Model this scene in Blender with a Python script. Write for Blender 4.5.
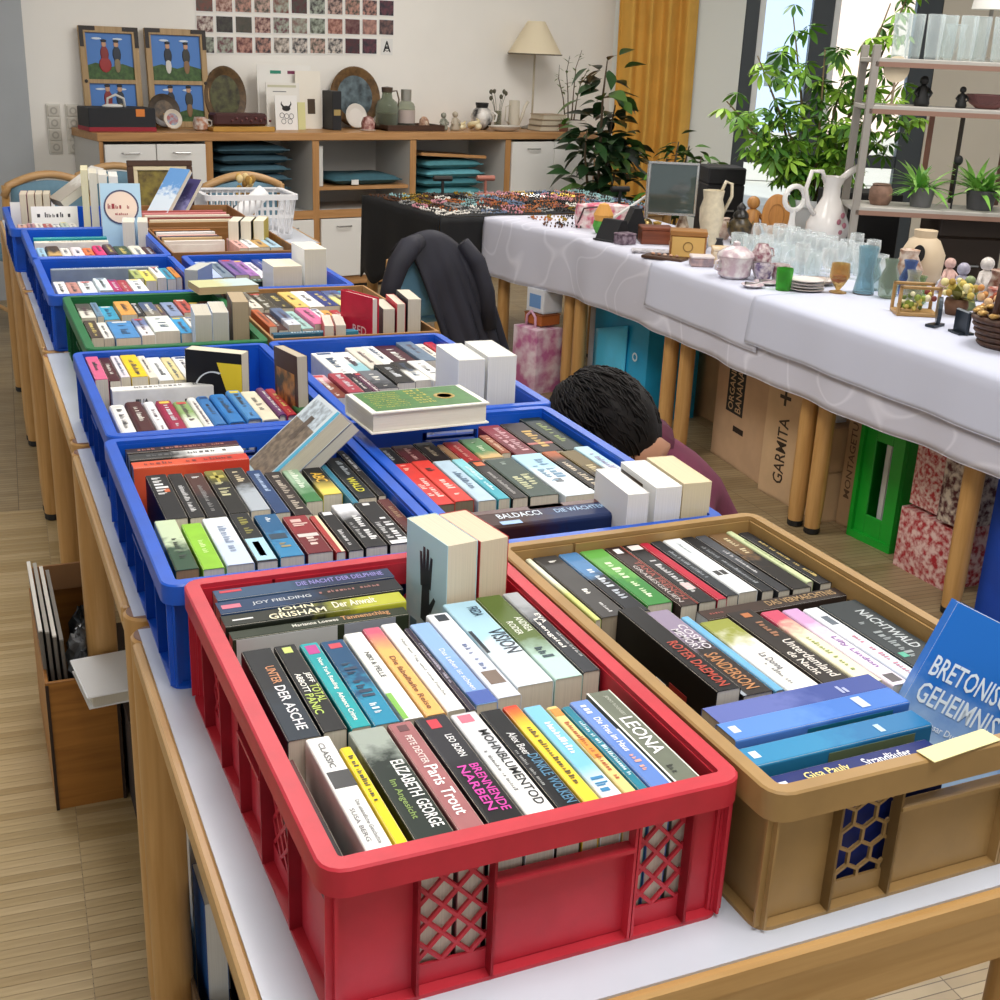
import bpy, bmesh, math, random
from mathutils import Matrix, Vector, Euler
PI = math.pi
# ------------------------------------------------------------------ scene, camera, world, lights, exposure
for o in list(bpy.data.objects): bpy.data.objects.remove(o, do_unlink=True)
SC = bpy.context.scene
COL = SC.collection
ROW = -0.20            # the two rows of tables stand turned this much against the back wall
TOP = 0.72             # table height
CAM_ROW = (-0.1574, -1.5795, 1.4673); F_PX = 1239.45; PITCH = 0.34965; YAW = -0.41808 + ROW; ROLL = 0.0436
def rt(x, y, z=0.0):   # row coordinates -> world
    c, s = math.cos(ROW), math.sin(ROW)
    return Vector((x*c - y*s, x*s + y*c, z))
fw = Vector((-math.sin(YAW)*math.cos(PITCH), math.cos(YAW)*math.cos(PITCH), -math.sin(PITCH)))
r0 = Vector((math.cos(YAW), math.sin(YAW), 0)); u0 = r0.cross(fw)
rgt = r0*math.cos(ROLL) + u0*math.sin(ROLL); upv = -r0*math.sin(ROLL) + u0*math.cos(ROLL)
cd = bpy.data.cameras.new('camera'); cam = bpy.data.objects.new('camera', cd); COL.objects.link(cam)
cd.sensor_width = 36; cd.lens = 36*F_PX/1000; cd.clip_start = 0.05; cd.clip_end = 200
mw = Matrix((rgt, upv, -fw)).transposed().to_4x4(); mw.translation = rt(*CAM_ROW)
cam.matrix_world = mw; SC.camera = cam
wd = bpy.data.worlds.new('world'); SC.world = wd; wd.use_nodes = True
bg = wd.node_tree.nodes['Background']; bg.inputs[0].default_value = (0.93, 0.96, 1.0, 1); bg.inputs[1].default_value = 0.62
def area(name, loc, target, sx, sy, power, col):
    l = bpy.data.lights.new(name, 'AREA'); l.shape = 'RECTANGLE'; l.size = sx; l.size_y = sy; l.energy = power; l.color = col
    o = bpy.data.objects.new(name, l); COL.objects.link(o); o.location = loc
    o.rotation_euler = (Vector(target) - Vector(loc)).to_track_quat('-Z', 'Y').to_euler()
    return o
for lx, ly in ((0.3, -1.2), (0.6, 1.8), (3.4, 0.6), (3.6, 3.6)):
    area('overhead_fill', (lx, ly, 2.93), (lx, ly, 0), 1.25, 1.25, 43, (1, 0.975, 0.945))  # added fill under the ceiling; no such lamps are seen
sl = bpy.data.lights.new('sun', 'SUN'); sl.energy = 4.5; sl.angle = 0.02; sl.color = (1, 0.96, 0.88)
so = bpy.data.objects.new('sun', sl); COL.objects.link(so); so.rotation_euler = Vector((0.50, 0.65, -0.57)).to_track_quat('-Z', 'Y').to_euler()
vs = SC.view_settings; vs.view_transform = 'Standard'; vs.look = 'None'; vs.gamma = 1; vs.use_curve_mapping = False; vs.exposure = 0.35

# ------------------------------------------------------------------ helpers: materials
def lin(c):
    if isinstance(c, str):
        c = c.lstrip('#'); c = tuple(int(c[i:i+2], 16)/255 for i in (0, 2, 4))
    return tuple((v/12.92 if v <= 0.04045 else ((v+0.055)/1.055)**2.4) for v in c) + (1.0,)
MATS = {}
def mat(col, rough=0.5, metal=0.0, var=0.0, scale=12.0, bump=0.0, spec=0.5, emit=0.0, coat=0.0, col2=None):
    key = (col, rough, metal, var, scale, bump, spec, emit, coat, col2)
    if key in MATS: return MATS[key]
    m = bpy.data.materials.new('mat_%03d' % len(MATS)); m.use_nodes = True; MATS[key] = m
    nt = m.node_tree; b = nt.nodes['Principled BSDF']; L = nt.links
    c = lin(col); b.inputs['Base Color'].default_value = c
    b.inputs['Roughness'].default_value = rough; b.inputs['Metallic'].default_value = metal
    b.inputs['Specular IOR Level'].default_value = spec; b.inputs['Coat Weight'].default_value = coat
    if emit: b.inputs['Emission Color'].default_value = c; b.inputs['Emission Strength'].default_value = emit
    if var or bump or col2:
        tc = nt.nodes.new('ShaderNodeTexCoord'); n = nt.nodes.new('ShaderNodeTexNoise')
        n.inputs['Scale'].default_value = scale; n.inputs['Detail'].default_value = 4
        L.new(tc.outputs['Object'], n.inputs['Vector'])
        if var or col2:
            mx = nt.nodes.new('ShaderNodeMix'); mx.data_type = 'RGBA'
            d = lin(col2) if col2 else tuple(v*(1-var) for v in c[:3]) + (1,)
            mx.inputs[6].default_value = c; mx.inputs[7].default_value = d
            rp = nt.nodes.new('ShaderNodeValToRGB'); rp.color_ramp.elements[0].position = 0.38; rp.color_ramp.elements[1].position = 0.62
            L.new(n.outputs['Fac'], rp.inputs[0]); L.new(rp.outputs[0], mx.inputs[0]); L.new(mx.outputs[2], b.inputs['Base Color'])
        if bump:
            bp = nt.nodes.new('ShaderNodeBump'); bp.inputs['Strength'].default_value = bump; bp.inputs['Distance'].default_value = 0.002
            L.new(n.outputs['Fac'], bp.inputs['Height']); L.new(bp.outputs[0], b.inputs['Normal'])
    return m
def wood(c1, c2, rough=0.4, scale=(3, 3, 40), axis='Z'):
    key = ('wood', c1, c2, rough, scale, axis)
    if key in MATS: return MATS[key]
    m = bpy.data.materials.new('wood_%03d' % len(MATS)); m.use_nodes = True; MATS[key] = m
    nt = m.node_tree; b = nt.nodes['Principled BSDF']; L = nt.links
    tc = nt.nodes.new('ShaderNodeTexCoord'); mp = nt.nodes.new('ShaderNodeMapping'); n = nt.nodes.new('ShaderNodeTexNoise')
    s = {'X': (2, 30, 30), 'Y': (30, 2, 30), 'Z': (30, 30, 2)}[axis]
    mp.inputs['Scale'].default_value = s
    n.inputs['Scale'].default_value = 2.0; n.inputs['Detail'].default_value = 6; n.inputs['Distortion'].default_value = 0.6
    rp = nt.nodes.new('ShaderNodeValToRGB'); e = rp.color_ramp.elements
    e[0].position = 0.3; e[0].color = lin(c2); e[1].position = 0.65; e[1].color = lin(c1)
    L.new(tc.outputs['Object'], mp.inputs[0]); L.new(mp.outputs[0], n.inputs['Vector']); L.new(n.outputs['Fac'], rp.inputs[0])
    L.new(rp.outputs[0], b.inputs['Base Color']); b.inputs['Roughness'].default_value = rough
    return m
def cover_mat(c1, c2=None, split=0.5, soft=0.1, nz=0.25, sc=6.0, seed=0.0, rough=0.3):
    """book cover: one colour, or two that meet along the height of the book in a ragged printed edge"""
    if c2 is None: return mat(c1, 0.42, var=0.12, scale=30, spec=0.22)
    key = ('cover', c1, c2, split, soft, nz, sc, seed)
    if key in MATS: return MATS[key]
    m = bpy.data.materials.new('cover_%03d' % len(MATS)); m.use_nodes = True; MATS[key] = m
    nt = m.node_tree; b = nt.nodes['Principled BSDF']; L = nt.links
    tc = nt.nodes.new('ShaderNodeTexCoord'); sp = nt.nodes.new('ShaderNodeSeparateXYZ'); n = nt.nodes.new('ShaderNodeTexNoise')
    mp = nt.nodes.new('ShaderNodeMapping'); mp.inputs['Location'].default_value = (seed*3.1, seed*7.7, seed); mp.inputs['Scale'].default_value = (1, 1, 1)
    L.new(tc.outputs['Object'], mp.inputs[0]); L.new(mp.outputs[0], n.inputs['Vector']); n.inputs['Scale'].default_value = sc*12; n.inputs['Detail'].default_value = 5
    L.new(tc.outputs['Generated'], sp.inputs[0])
    a = nt.nodes.new('ShaderNodeMath'); a.operation = 'MULTIPLY_ADD'; L.new(n.outputs['Fac'], a.inputs[0]); a.inputs[1].default_value = nz*2; L.new(sp.outputs['Y'], a.inputs[2])
    mr = nt.nodes.new('ShaderNodeMapRange'); mr.inputs['From Min'].default_value = split + nz - soft; mr.inputs['From Max'].default_value = split + nz + soft
    L.new(a.outputs[0], mr.inputs['Value'])
    mx = nt.nodes.new('ShaderNodeMix'); mx.data_type = 'RGBA'; mx.inputs[6].default_value = lin(c1); mx.inputs[7].default_value = lin(c2)
    L.new(mr.outputs[0], mx.inputs[0]); L.new(mx.outputs[2], b.inputs['Base Color']); b.inputs['Roughness'].default_value = 0.42; b.inputs['Specular IOR Level'].default_value = 0.22
    return m
def page_mat(c='e8dfcb'):
    key = ('pages', c)
    if key in MATS: return MATS[key]
    m = bpy.data.materials.new('pages_%03d' % len(MATS)); m.use_nodes = True; MATS[key] = m
    nt = m.node_tree; b = nt.nodes['Principled BSDF']; L = nt.links
    tc = nt.nodes.new('ShaderNodeTexCoord'); mp = nt.nodes.new('ShaderNodeMapping'); mp.inputs['Scale'].default_value = (1400, 6, 6)
    n = nt.nodes.new('ShaderNodeTexNoise'); n.inputs['Scale'].default_value = 1; n.inputs['Detail'].default_value = 2
    mx = nt.nodes.new('ShaderNodeMix'); mx.data_type = 'RGBA'; k = lin(c); mx.inputs[6].default_value = tuple(v*0.66 for v in k[:3]) + (1,); mx.inputs[7].default_value = k
    L.new(tc.outputs['Object'], mp.inputs[0]); L.new(mp.outputs[0], n.inputs['Vector']); L.new(n.outputs['Fac'], mx.inputs[0]); L.new(mx.outputs[2], b.inputs['Base Color'])
    b.inputs['Roughness'].default_value = 0.8
    return m
def glass_mat(tint='ffffff', alpha=0.25, rough=0.05):
    key = ('glass', tint, alpha, rough)
    if key in MATS: return MATS[key]
    m = bpy.data.materials.new('glass_%03d' % len(MATS)); m.use_nodes = True; MATS[key] = m
    nt = m.node_tree; L = nt.links; b = nt.nodes['Principled BSDF']; out = nt.nodes['Material Output']
    b.inputs['Base Color'].default_value = lin(tint); b.inputs['Roughness'].default_value = rough
    t = nt.nodes.new('ShaderNodeBsdfTransparent'); t.inputs[0].default_value = lin(tint)
    fr = nt.nodes.new('ShaderNodeLayerWeight'); fr.inputs[0].default_value = 0.35
    a = nt.nodes.new('ShaderNodeMath'); a.operation = 'MULTIPLY_ADD'; L.new(fr.outputs['Facing'], a.inputs[0]); a.inputs[1].default_value = 0.38; a.inputs[2].default_value = alpha*0.35; a.use_clamp = True
    mx = nt.nodes.new('ShaderNodeMixShader'); L.new(a.outputs[0], mx.inputs[0]); L.new(t.outputs[0], mx.inputs[1]); L.new(b.outputs[0], mx.inputs[2]); L.new(mx.outputs[0], out.inputs[0])
    return m

# ------------------------------------------------------------------ helpers: meshes
class MB:
    def __init__(s): s.v = []; s.f = []
    def add(s, vs, fs, M=None):
        k = len(s.v)
        s.v += [tuple(M @ Vector(p)) if M else tuple(p) for p in vs]
        s.f += [tuple(i + k for i in f) for f in fs]
        return s
    def box(s, c, d, bev=0.0, M=None):
        x, y, z = c; a, b, h = d[0]/2, d[1]/2, d[2]/2
        if bev <= 0:
            vs = [(x+i*a, y+j*b, z+k*h) for i in (-1, 1) for j in (-1, 1) for k in (-1, 1)]
            return s.add(vs, [(0,1,3,2),(4,6,7,5),(0,4,5,1),(2,3,7,6),(0,2,6,4),(1,5,7,3)], M)
        e = min(bev, a*0.95, b*0.95, h*0.95); vs = []; idx = {}
        for i in (-1, 1):
            for j in (-1, 1):
                for k in (-1, 1):
                    for ax in range(3):
                        p = [i*(a-e), j*(b-e), k*(h-e)]; p[ax] = (i*a, j*b, k*h)[ax]
                        idx[(i, j, k, ax)] = len(vs); vs.append((x+p[0], y+p[1], z+p[2]))
        fs = []
        for sg in (-1, 1):
            q = [idx[(sg, -1, -1, 0)], idx[(sg, 1, -1, 0)], idx[(sg, 1, 1, 0)], idx[(sg, -1, 1, 0)]]; fs.append(q if sg > 0 else q[::-1])
            q = [idx[(-1, sg, -1, 1)], idx[(1, sg, -1, 1)], idx[(1, sg, 1, 1)], idx[(-1, sg, 1, 1)]]; fs.append(q[::-1] if sg > 0 else q)
            q = [idx[(-1, -1, sg, 2)], idx[(1, -1, sg, 2)], idx[(1, 1, sg, 2)], idx[(-1, 1, sg, 2)]]; fs.append(q if sg > 0 else q[::-1])
        for j in (-1, 1):
            for k in (-1, 1):
                fs.append([idx[(-1, j, k, 1)], idx[(1, j, k, 1)], idx[(1, j, k, 2)], idx[(-1, j, k, 2)]])
                q = [idx[(j, -1, k, 0)], idx[(j, 1, k, 0)], idx[(j, 1, k, 2)], idx[(j, -1, k, 2)]]; fs.append(q[::-1] if j*k > 0 else q)
                q = [idx[(j, k, -1, 0)], idx[(j, k, 1, 0)], idx[(j, k, 1, 1)], idx[(j, k, -1, 1)]]; fs.append(q if j*k > 0 else q[::-1])
        for i in (-1, 1):
            for j in (-1, 1):
                for k in (-1, 1):
                    q = [idx[(i, j, k, 0)], idx[(i, j, k, 1)], idx[(i, j, k, 2)]]; fs.append(q if i*j*k > 0 else q[::-1])
        return s.add(vs, fs, M)
    def prism(s, poly, y0, y1, M=None, plane='XZ'):
        """closed polygon extruded; XZ: along y, XY: along z"""
        n = len(poly)
        if plane == 'XZ': vs = [(p[0], y0, p[1]) for p in poly] + [(p[0], y1, p[1]) for p in poly]
        elif plane == 'XY': vs = [(p[0], p[1], y0) for p in poly] + [(p[0], p[1], y1) for p in poly]
        else: vs = [(y0, p[0], p[1]) for p in poly] + [(y1, p[0], p[1]) for p in poly]
        fs = [tuple(range(n)), tuple(range(2*n-1, n-1, -1))] + [(i, i+n, (i+1) % n + n, (i+1) % n) for i in range(n)]
        return s.add(vs, fs, M)
    def lathe(s, prof, seg=20, M=None, close=True):
        n = len(prof); vs = []; fs = []
        for i in range(seg):
            a = 2*PI*i/seg
            for r, z in prof: vs.append((r*math.cos(a), r*math.sin(a), z))
        for i in range(seg):
            j = (i+1) % seg
            for k in range(n-1): fs.append((i*n+k, j*n+k, j*n+k+1, i*n+k+1))
        if close and n > 2 and (Vector(prof[0]) - Vector(prof[-1])).length < 0.12*max(p[0] for p in prof):
            for i in range(seg): j = (i+1) % seg; fs.append((i*n+n-1, j*n+n-1, j*n, i*n))
        elif close:
            if prof[0][0] > 1e-6: fs.append(tuple(i*n for i in range(seg))[::-1])
            if prof[-1][0] > 1e-6: fs.append(tuple(i*n+n-1 for i in range(seg)))
        return s.add(vs, fs, M)
    def tube(s, pts, r, seg=8, M=None, caps=True):
        pts = [Vector(p) for p in pts]; n = len(pts); rr = r if isinstance(r, (list, tuple)) else [r]*n
        up = None; vs = []; fs = []
        for i, p in enumerate(pts):
            d = (pts[min(i+1, n-1)] - pts[max(i-1, 0)]).normalized()
            if up is None: up = d.orthogonal().normalized()
            up = (up - d*up.dot(d)); up = up.normalized() if up.length > 1e-6 else d.orthogonal().normalized()
            w = d.cross(up)
            for k in range(seg):
                a = 2*PI*k/seg; vs.append(p + (up*math.cos(a) + w*math.sin(a))*rr[i])
        for i in range(n-1):
            for k in range(seg):
                l = (k+1) % seg; fs.append((i*seg+k, i*seg+l, (i+1)*seg+l, (i+1)*seg+k))
        if caps: fs.append(tuple(range(seg))[::-1]); fs.append(tuple((n-1)*seg+k for k in range(seg)))
        return s.add(vs, fs, M)
    def ball(s, c, r, seg=12, rings=8, M=None):
        rx, ry, rz = r if isinstance(r, (list, tuple)) else (r, r, r)
        prof = [(math.sin(PI*i/rings), -math.cos(PI*i/rings)) for i in range(rings+1)]; prof[0] = (1e-7, -1); prof[-1] = (1e-7, 1)
        T = Matrix.Translation(c) @ Matrix.Diagonal((rx, ry, rz, 1))
        return s.lathe(prof, seg, (M @ T) if M else T, close=False)
    def grid(s, fn, nu, nv, thick=0.0, M=None):
        """sheet from fn(u,v), u,v in 0..1; with thickness along +offset given by fn's normal"""
        P = [[Vector(fn(i/nu, j/nv)) for j in range(nv+1)] for i in range(nu+1)]
        vs = [p for r in P for p in r]; w = nv+1
        fs = [(i*w+j, (i+1)*w+j, (i+1)*w+j+1, i*w+j+1) for i in range(nu) for j in range(nv)]
        if thick:
            N = []
            for i in range(nu+1):
                for j in range(nv+1):
                    a = P[min(i+1, nu)][j] - P[max(i-1, 0)][j]; b = P[i][min(j+1, nv)] - P[i][max(j-1, 0)]
                    N.append(a.cross(b).normalized())
            k = len(vs); vs = vs + [p - n*thick for p, n in zip(vs, N)]
            fs += [tuple(k+q for q in reversed(f)) for f in fs]
            bd = [(i, 0) for i in range(nu+1)] + [(nu, j) for j in range(1, nv+1)] + [(i, nv) for i in range(nu-1, -1, -1)] + [(0, j) for j in range(nv-1, 0, -1)]
            ix = [i*w+j for i, j in bd]
            for a, b in zip(ix, ix[1:] + ix[:1]): fs.append((b, a, a+k, b+k))
        return s.add(vs, fs, M)
    def mesh(s, name='mesh', smooth=False):
        m = bpy.data.meshes.new(name); m.from_pydata(s.v, [], s.f); m.update()
        if len(s.f) > 5:
            b = bmesh.new(); b.from_mesh(m); bmesh.ops.recalc_face_normals(b, faces=b.faces); b.to_mesh(m); b.free()
        if smooth: m.polygons.foreach_set('use_smooth', [True]*len(m.polygons))
        return m
    def build(s, name, material, parent=None, smooth=False, autosmooth=None):
        m = s.mesh(name, smooth or autosmooth is not None); m.materials.append(material)
        if autosmooth is not None:
            try: m.set_sharp_from_angle(angle=autosmooth)
            except Exception: pass
        return link(name, m, parent)
def link(name, mesh, parent=None):
    o = bpy.data.objects.new(name, mesh); COL.objects.link(o)
    if parent is not None: o.parent = parent
    return o
def tag(o, label=None, cat=None, group=None, kind=None):
    if label: o['label'] = label
    if cat: o['category'] = cat
    if group: o['group'] = group
    if kind: o['kind'] = kind
    return o
def thing(name, label, cat, loc=(0, 0, 0), rz=0.0, group=None, M=None):
    o = bpy.data.objects.new(name, None); COL.objects.link(o); o.empty_display_size = 0.05
    if M is not None: o.matrix_world = M
    else: o.location = loc; o.rotation_euler = (0, 0, rz)
    return tag(o, label, cat, group)
def TR(x=0, y=0, z=0): return Matrix.Translation((x, y, z))
def RX(a): return Matrix.Rotation(a, 4, 'X')
def RY(a): return Matrix.Rotation(a, 4, 'Y')
def RZ(a): return Matrix.Rotation(a, 4, 'Z')
ROWM = RZ(ROW)
def RM(x, y, z=0.0, a=0.0): return ROWM @ TR(x, y, z) @ RZ(a)    # placement in row coordinates
TXT = {}
def text_mesh(st):
    if st in TXT: return TXT[st]
    cu = bpy.data.curves.new('t', 'FONT'); cu.body = st; cu.resolution_u = 2; cu.offset = 0.012
    ob = bpy.data.objects.new('t', cu); me = bpy.data.meshes.new_from_object(ob)
    vs = [tuple(v.co) for v in me.vertices]; fs = [tuple(p.vertices) for p in me.polygons]
    bpy.data.objects.remove(ob); bpy.data.curves.remove(cu); bpy.data.meshes.remove(me)
    x0 = min(v[0] for v in vs); x1 = max(v[0] for v in vs); y0 = min(v[1] for v in vs); y1 = max(v[1] for v in vs)
    TXT[st] = ([((v[0]-x0)/(x1-x0), (v[1]-y0)/(y1-y0)) for v in vs], fs)
    return TXT[st]
def add_text(mb, st, O, U, V):
    """flat lettering: O lower-left corner, U reading direction with full width, V up with full height"""
    vs, fs = text_mesh(st); O, U, V = Vector(O), Vector(U), Vector(V)
    return mb.add([O + U*a + V*b for a, b in vs], fs)
def add_glyphs(mb, O, U, V, seed=0):
    """unreadably small lettering: a row of little strokes"""
    rnd = random.Random(seed); O, U, V = Vector(O), Vector(U), Vector(V); x = 0.0; step = max(0.012, 0.75*V.length/max(U.length, 1e-6))
    while x < 1 - step*0.6:
        w = step*rnd.uniform(0.45, 0.8); h = rnd.choice((0.7, 0.7, 1.0)); a = O + U*x
        if rnd.random() > 0.14:
            if rnd.random() < 0.5: mb.add([a, a+U*w, a+U*w+V*h, a+V*h], [(0, 1, 2, 3)])
            else:
                mb.add([a, a+U*w*0.4, a+U*w*0.4+V*h, a+V*h], [(0, 1, 2, 3)]); b = a+U*w*0.6; mb.add([b, b+U*w*0.4, b+U*w*0.4+V*h*0.7, b+V*h*0.7], [(0, 1, 2, 3)])
        x += step
    return mb
ORD = ['first', 'second', 'third', 'fourth', 'fifth', 'sixth', 'seventh', 'eighth', 'ninth', 'tenth', 'eleventh', 'twelfth', 'thirteenth', 'fourteenth', 'fifteenth', 'sixteenth', 'seventeenth', 'eighteenth', 'nineteenth', 'twentieth']
# ------------------------------------------------------------------ the setting
def struct(o): o['kind'] = 'structure'; return o
SA = -0.24                                   # direction the floor strips run
def floor_mat():
    m = bpy.data.materials.new('parquet'); m.use_nodes = True; nt = m.node_tree; b = nt.nodes['Principled BSDF']; L = nt.links
    tc = nt.nodes.new('ShaderNodeTexCoord'); mp = nt.nodes.new('ShaderNodeMapping'); mp.inputs['Rotation'].default_value = (0, 0, -SA)
    br = nt.nodes.new('ShaderNodeTexBrick'); br.inputs['Scale'].default_value = 1.0; br.inputs['Brick Width'].default_value = 0.16; br.inputs['Row Height'].default_value = 0.023
    br.inputs['Mortar Size'].default_value = 0.0012; br.offset = 0.0; br.inputs['Color1'].default_value = lin('b5a07a'); br.inputs['Color2'].default_value = lin('a28b65'); br.inputs['Mortar'].default_value = lin('6b5638'); br.inputs['Bias'].default_value = 0.0
    n = nt.nodes.new('ShaderNodeTexNoise'); n.inputs['Scale'].default_value = 9; n.inputs['Detail'].default_value = 6
    mx = nt.nodes.new('ShaderNodeMix'); mx.data_type = 'RGBA'; mx.blend_type = 'MULTIPLY'; mx.inputs[0].default_value = 0.5
    L.new(tc.outputs['Object'], mp.inputs[0]); L.new(mp.outputs[0], br.inputs['Vector']); L.new(tc.outputs['Object'], n.inputs['Vector'])
    L.new(br.outputs['Color'], mx.inputs[6]); L.new(n.outputs['Fac'], mx.inputs[7]); L.new(mx.outputs[2], b.inputs['Base Color']); b.inputs['Roughness'].default_value = 0.38
    return m
flo = struct(MB().box((3.0, 2.0, -0.05), (14.0, 12.0, 0.10)).build('floor', floor_mat())); flo['label'] = 'light oak strip parquet floor'
strip_cols = [wood('bda67c', 'a38c62', 0.38, axis='X'), wood('b59e74', '9b845a', 0.38, axis='X'), wood('c2ab82', 'a89168', 0.38, axis='X'), wood('ae966a', '947c52', 0.38, axis='X')]
strip_mesh = []
for k, m in enumerate(strip_cols):
    me = MB().box((0, 0, 0.0004), (0.1585, 0.0216, 0.0008), 0.0004).mesh('floor_strip'); me.materials.append(m); strip_mesh.append(me)
rnd = random.Random(5); cand = []
for i in range(-30, 30):
    for j in range(-80, 160):
        x, y = i*0.16, j*0.023; p = RZ(SA) @ Vector((x, y, 0)); q = RZ(-ROW) @ p
        if -1.1 < q.x < 0.10 and 0.0 < q.y < 3.0:
            d = (p - mw.translation).length; v = p - mw.translation
            if abs(v.dot(rgt)/v.dot(fw)*F_PX + 0) < 560 and -560 < v.dot(upv)/v.dot(fw)*F_PX: cand.append((d, p))
cand.sort(key=lambda t: t[0])
for d, p in cand[:300]:
    o = link('floor_strip', rnd.choice(strip_mesh), flo); o.location = (p.x, p.y, 0); o.rotation_euler = (0, 0, SA)
plaster = mat('f4f0e8', 0.85, var=0.04, scale=2, bump=0.05)
BACKY = 5.92; CORX = 5.65
struct(MB().box(((1.47+CORX)/2, BACKY+0.06, 1.5), (CORX-1.47, 0.12, 3.0)).build('wall_back', plaster))
struct(MB().box((0.42, BACKY-0.02, 1.5), (2.1, 0.12, 3.0)).build('wall_left', mat('a9adb0', 0.6, var=0.05, scale=3)))
struct(MB().box((-0.5, -1.5, 3.05), (16.0, 15.0, 0.1)).build('ceiling', mat('f2f0ea', 0.9)))  # unseen; added and carried far past the floor to block direct sun
# the wall with the windows runs off at a slant from the corner
WA = -0.66; WM = TR(CORX, BACKY, 0) @ RZ(WA)           # local x along the wall, local -y into the room
def wbox(name, x0, x1, z0, z1, d, m, y=0.0, par=None, bev=0): 
    return MB().box(((x0+x1)/2, y, (z0+z1)/2), (x1-x0, d, z1-z0), bev).build(name, m, par)
wr = struct(bpy.data.objects.new('wall_right', None)); COL.objects.link(wr); wr.matrix_world = WM
def wpart(name, x0, x1, z0, z1, d, m, y=0.0, bev=0): return wbox(name, x0, x1, z0, z1, d, m, y, wr, bev)
wpart('wall_panel', -0.2, 0.93, 0, 3.0, 0.16, mat('e9ece6', 0.8), 0.08)
wpart('wall_panel', 2.32, 5.2, 0, 3.0, 0.16, mat('d8d0c0', 0.8, var=0.04, scale=2), 0.08)
wpart('lintel', 0.93, 2.32, 2.6, 3.0, 0.16, plaster, 0.08)
wn = struct(bpy.data.objects.new('window_1', None)); COL.objects.link(wn); wn.matrix_world = WM; wn['label'] = 'dark grey framed floor-length window with two leaves'
fm = mat('3b4247', 0.4)
def fpart(name, x0, x1, z0, z1, d=0.09): return wbox(name, x0, x1, z0, z1, d, fm, 0.05, wn, 0.006)
for x0, x1 in ((0.93, 1.03), (1.41, 1.56), (2.14, 2.32)): fpart('window_frame', x0, x1, 0, 2.6)
for x0, x1 in ((1.03, 1.41), (1.56, 2.14)):
    for z0, z1 in ((0, 0.08), (0.74, 0.83), (2.52, 2.6)): fpart('window_rail', x0, x1, z0, z1, 0.08)
    wbox('sash', x0, x0+0.045, 0.83, 2.52, 0.07, mat('e8ecec', 0.4), 0.05, wn, 0.004)
    wbox('pane', x0, x1, 0.83, 2.52, 0.012, glass_mat('f4fbff', 0.04, 0.02), 0.06, wn)
    wbox('pane', x0, x1, 0.08, 0.74, 0.012, glass_mat('f4fbff', 0.04, 0.02), 0.06, wn)
# outside: sunlit pavement and a pale house opposite
pv = MB().box((0, 0, -0.06), (16, 9, 0.1)).build('pavement', mat('c9c4ba', 0.8, var=0.1, scale=1)); struct(pv)
pv.matrix_world = WM @ TR(2, 4.8, 0)
hs = thing('house', 'pale sunlit house across the street behind the window', 'building', M=WM @ TR(2.2, 7.0, 0))
MB().box((-3.25, 1, 2.5), (8.0, 2, 5)).build('house_wall', mat('b4c3e2', 0.8), hs); MB().box((3.85, 1, 2.5), (6.2, 2, 5)).build('house_wall', mat('ecd0c2', 0.8), hs)
MB().box((0, -0.02, 0.3), (14, 0.06, 0.6)).build('plinth', mat('b9b4ae', 0.8), hs)
for wx in (-4.4, -2.6, -0.9, 3.4, 5.2):
    f = MB().box((wx, -0.02, 1.75), (0.9, 0.06, 1.5)).build('window', mat('f4f4f2', 0.5), hs)
    MB().box((wx, -0.055, 1.75), (0.76, 0.02, 1.36)).build('pane', mat('9fb6cc', 0.15), f)
nb = thing('notice', 'white printed notice taped to the outer side of window glass', 'notice', M=WM @ TR(1.20, 0.085, 1.30))
MB().box((0, 0, 0.10), (0.15, 0.003, 0.24)).build('sheet', mat('f3f3f6', 0.6), nb)
pr = MB(); [add_glyphs(pr, (-0.06, -0.003, 0.17-0.04*k), (0.11, 0, 0), (0, 0, 0.012), k) for k in range(3)]; pr.build('print', mat('8d7fb8', 0.6), nb)

# ------------------------------------------------------------------ tables
beech = wood('c79a5f', 'b3854a', 0.35, axis='Z'); beechx = wood('c9a068', 'b68b52', 0.35, axis='X'); beechy = wood('c9a068', 'b68b52', 0.35, axis='Y')
lam = mat('cdd3df', 0.25, var=0.05, scale=7); black = mat('171717', 0.5); endgrain = mat('8a6650', 0.5, var=0.15, scale=60)
def make_table(label, x, y, w, d, group, ang=0.0, top=None, zt=TOP):
    t = thing('folding_table' if False else 'table', label, 'table', group=group, M=RM(x, y, 0, ang))
    R = 0.029; bw = 0.012
    MB().box((w/2, d/2, zt-0.013), (w-2*bw, d-2*bw, 0.026)).build('table_top', top or lam, t)
    for (cx, cy, sx, sy, m) in ((bw/2, d/2, bw, d-2*R*1.7, beechy), (w-bw/2, d/2, bw, d-2*R*1.7, beechy), (w/2, bw/2, w-2*R*1.7, bw, beechx), (w/2, d-bw/2, w-2*R*1.7, bw, beechx)):
        MB().box((cx, cy, zt-0.013), (sx, sy, 0.0262), 0.003).build('edge_band', m, t)
    for (cx, cy, sx, sy, m) in ((0.024, d/2, 0.02, d-0.12, beechy), (w-0.024, d/2, 0.02, d-0.12, beechy), (w/2, 0.024, w-0.12, 0.02, beechx), (w/2, d-0.024, w-0.12, 0.02, beechx)):
        MB().box((cx, cy, zt-0.061), (sx, sy, 0.07)).build('apron', m, t)
    for cx in (R, w-R):
        for cy in (R, d-R):
            l = MB().lathe([(R*.88, 0.02), (R, 0.10), (R, zt-0.004), (R-0.003, zt-0.001)], 24, TR(cx, cy, 0)).build('leg', beech, t, autosmooth=0.6)
            MB().lathe([(R-0.004, zt-0.002), (R-0.004, zt-0.0002)], 24, TR(cx, cy, 0)).build('leg_end', endgrain, l)
            MB().lathe([(R*.8, 0), (R*.92, 0.004), (R*.92, 0.021)], 16, TR(cx, cy, 0)).build('foot', black, l)
    return t
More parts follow.
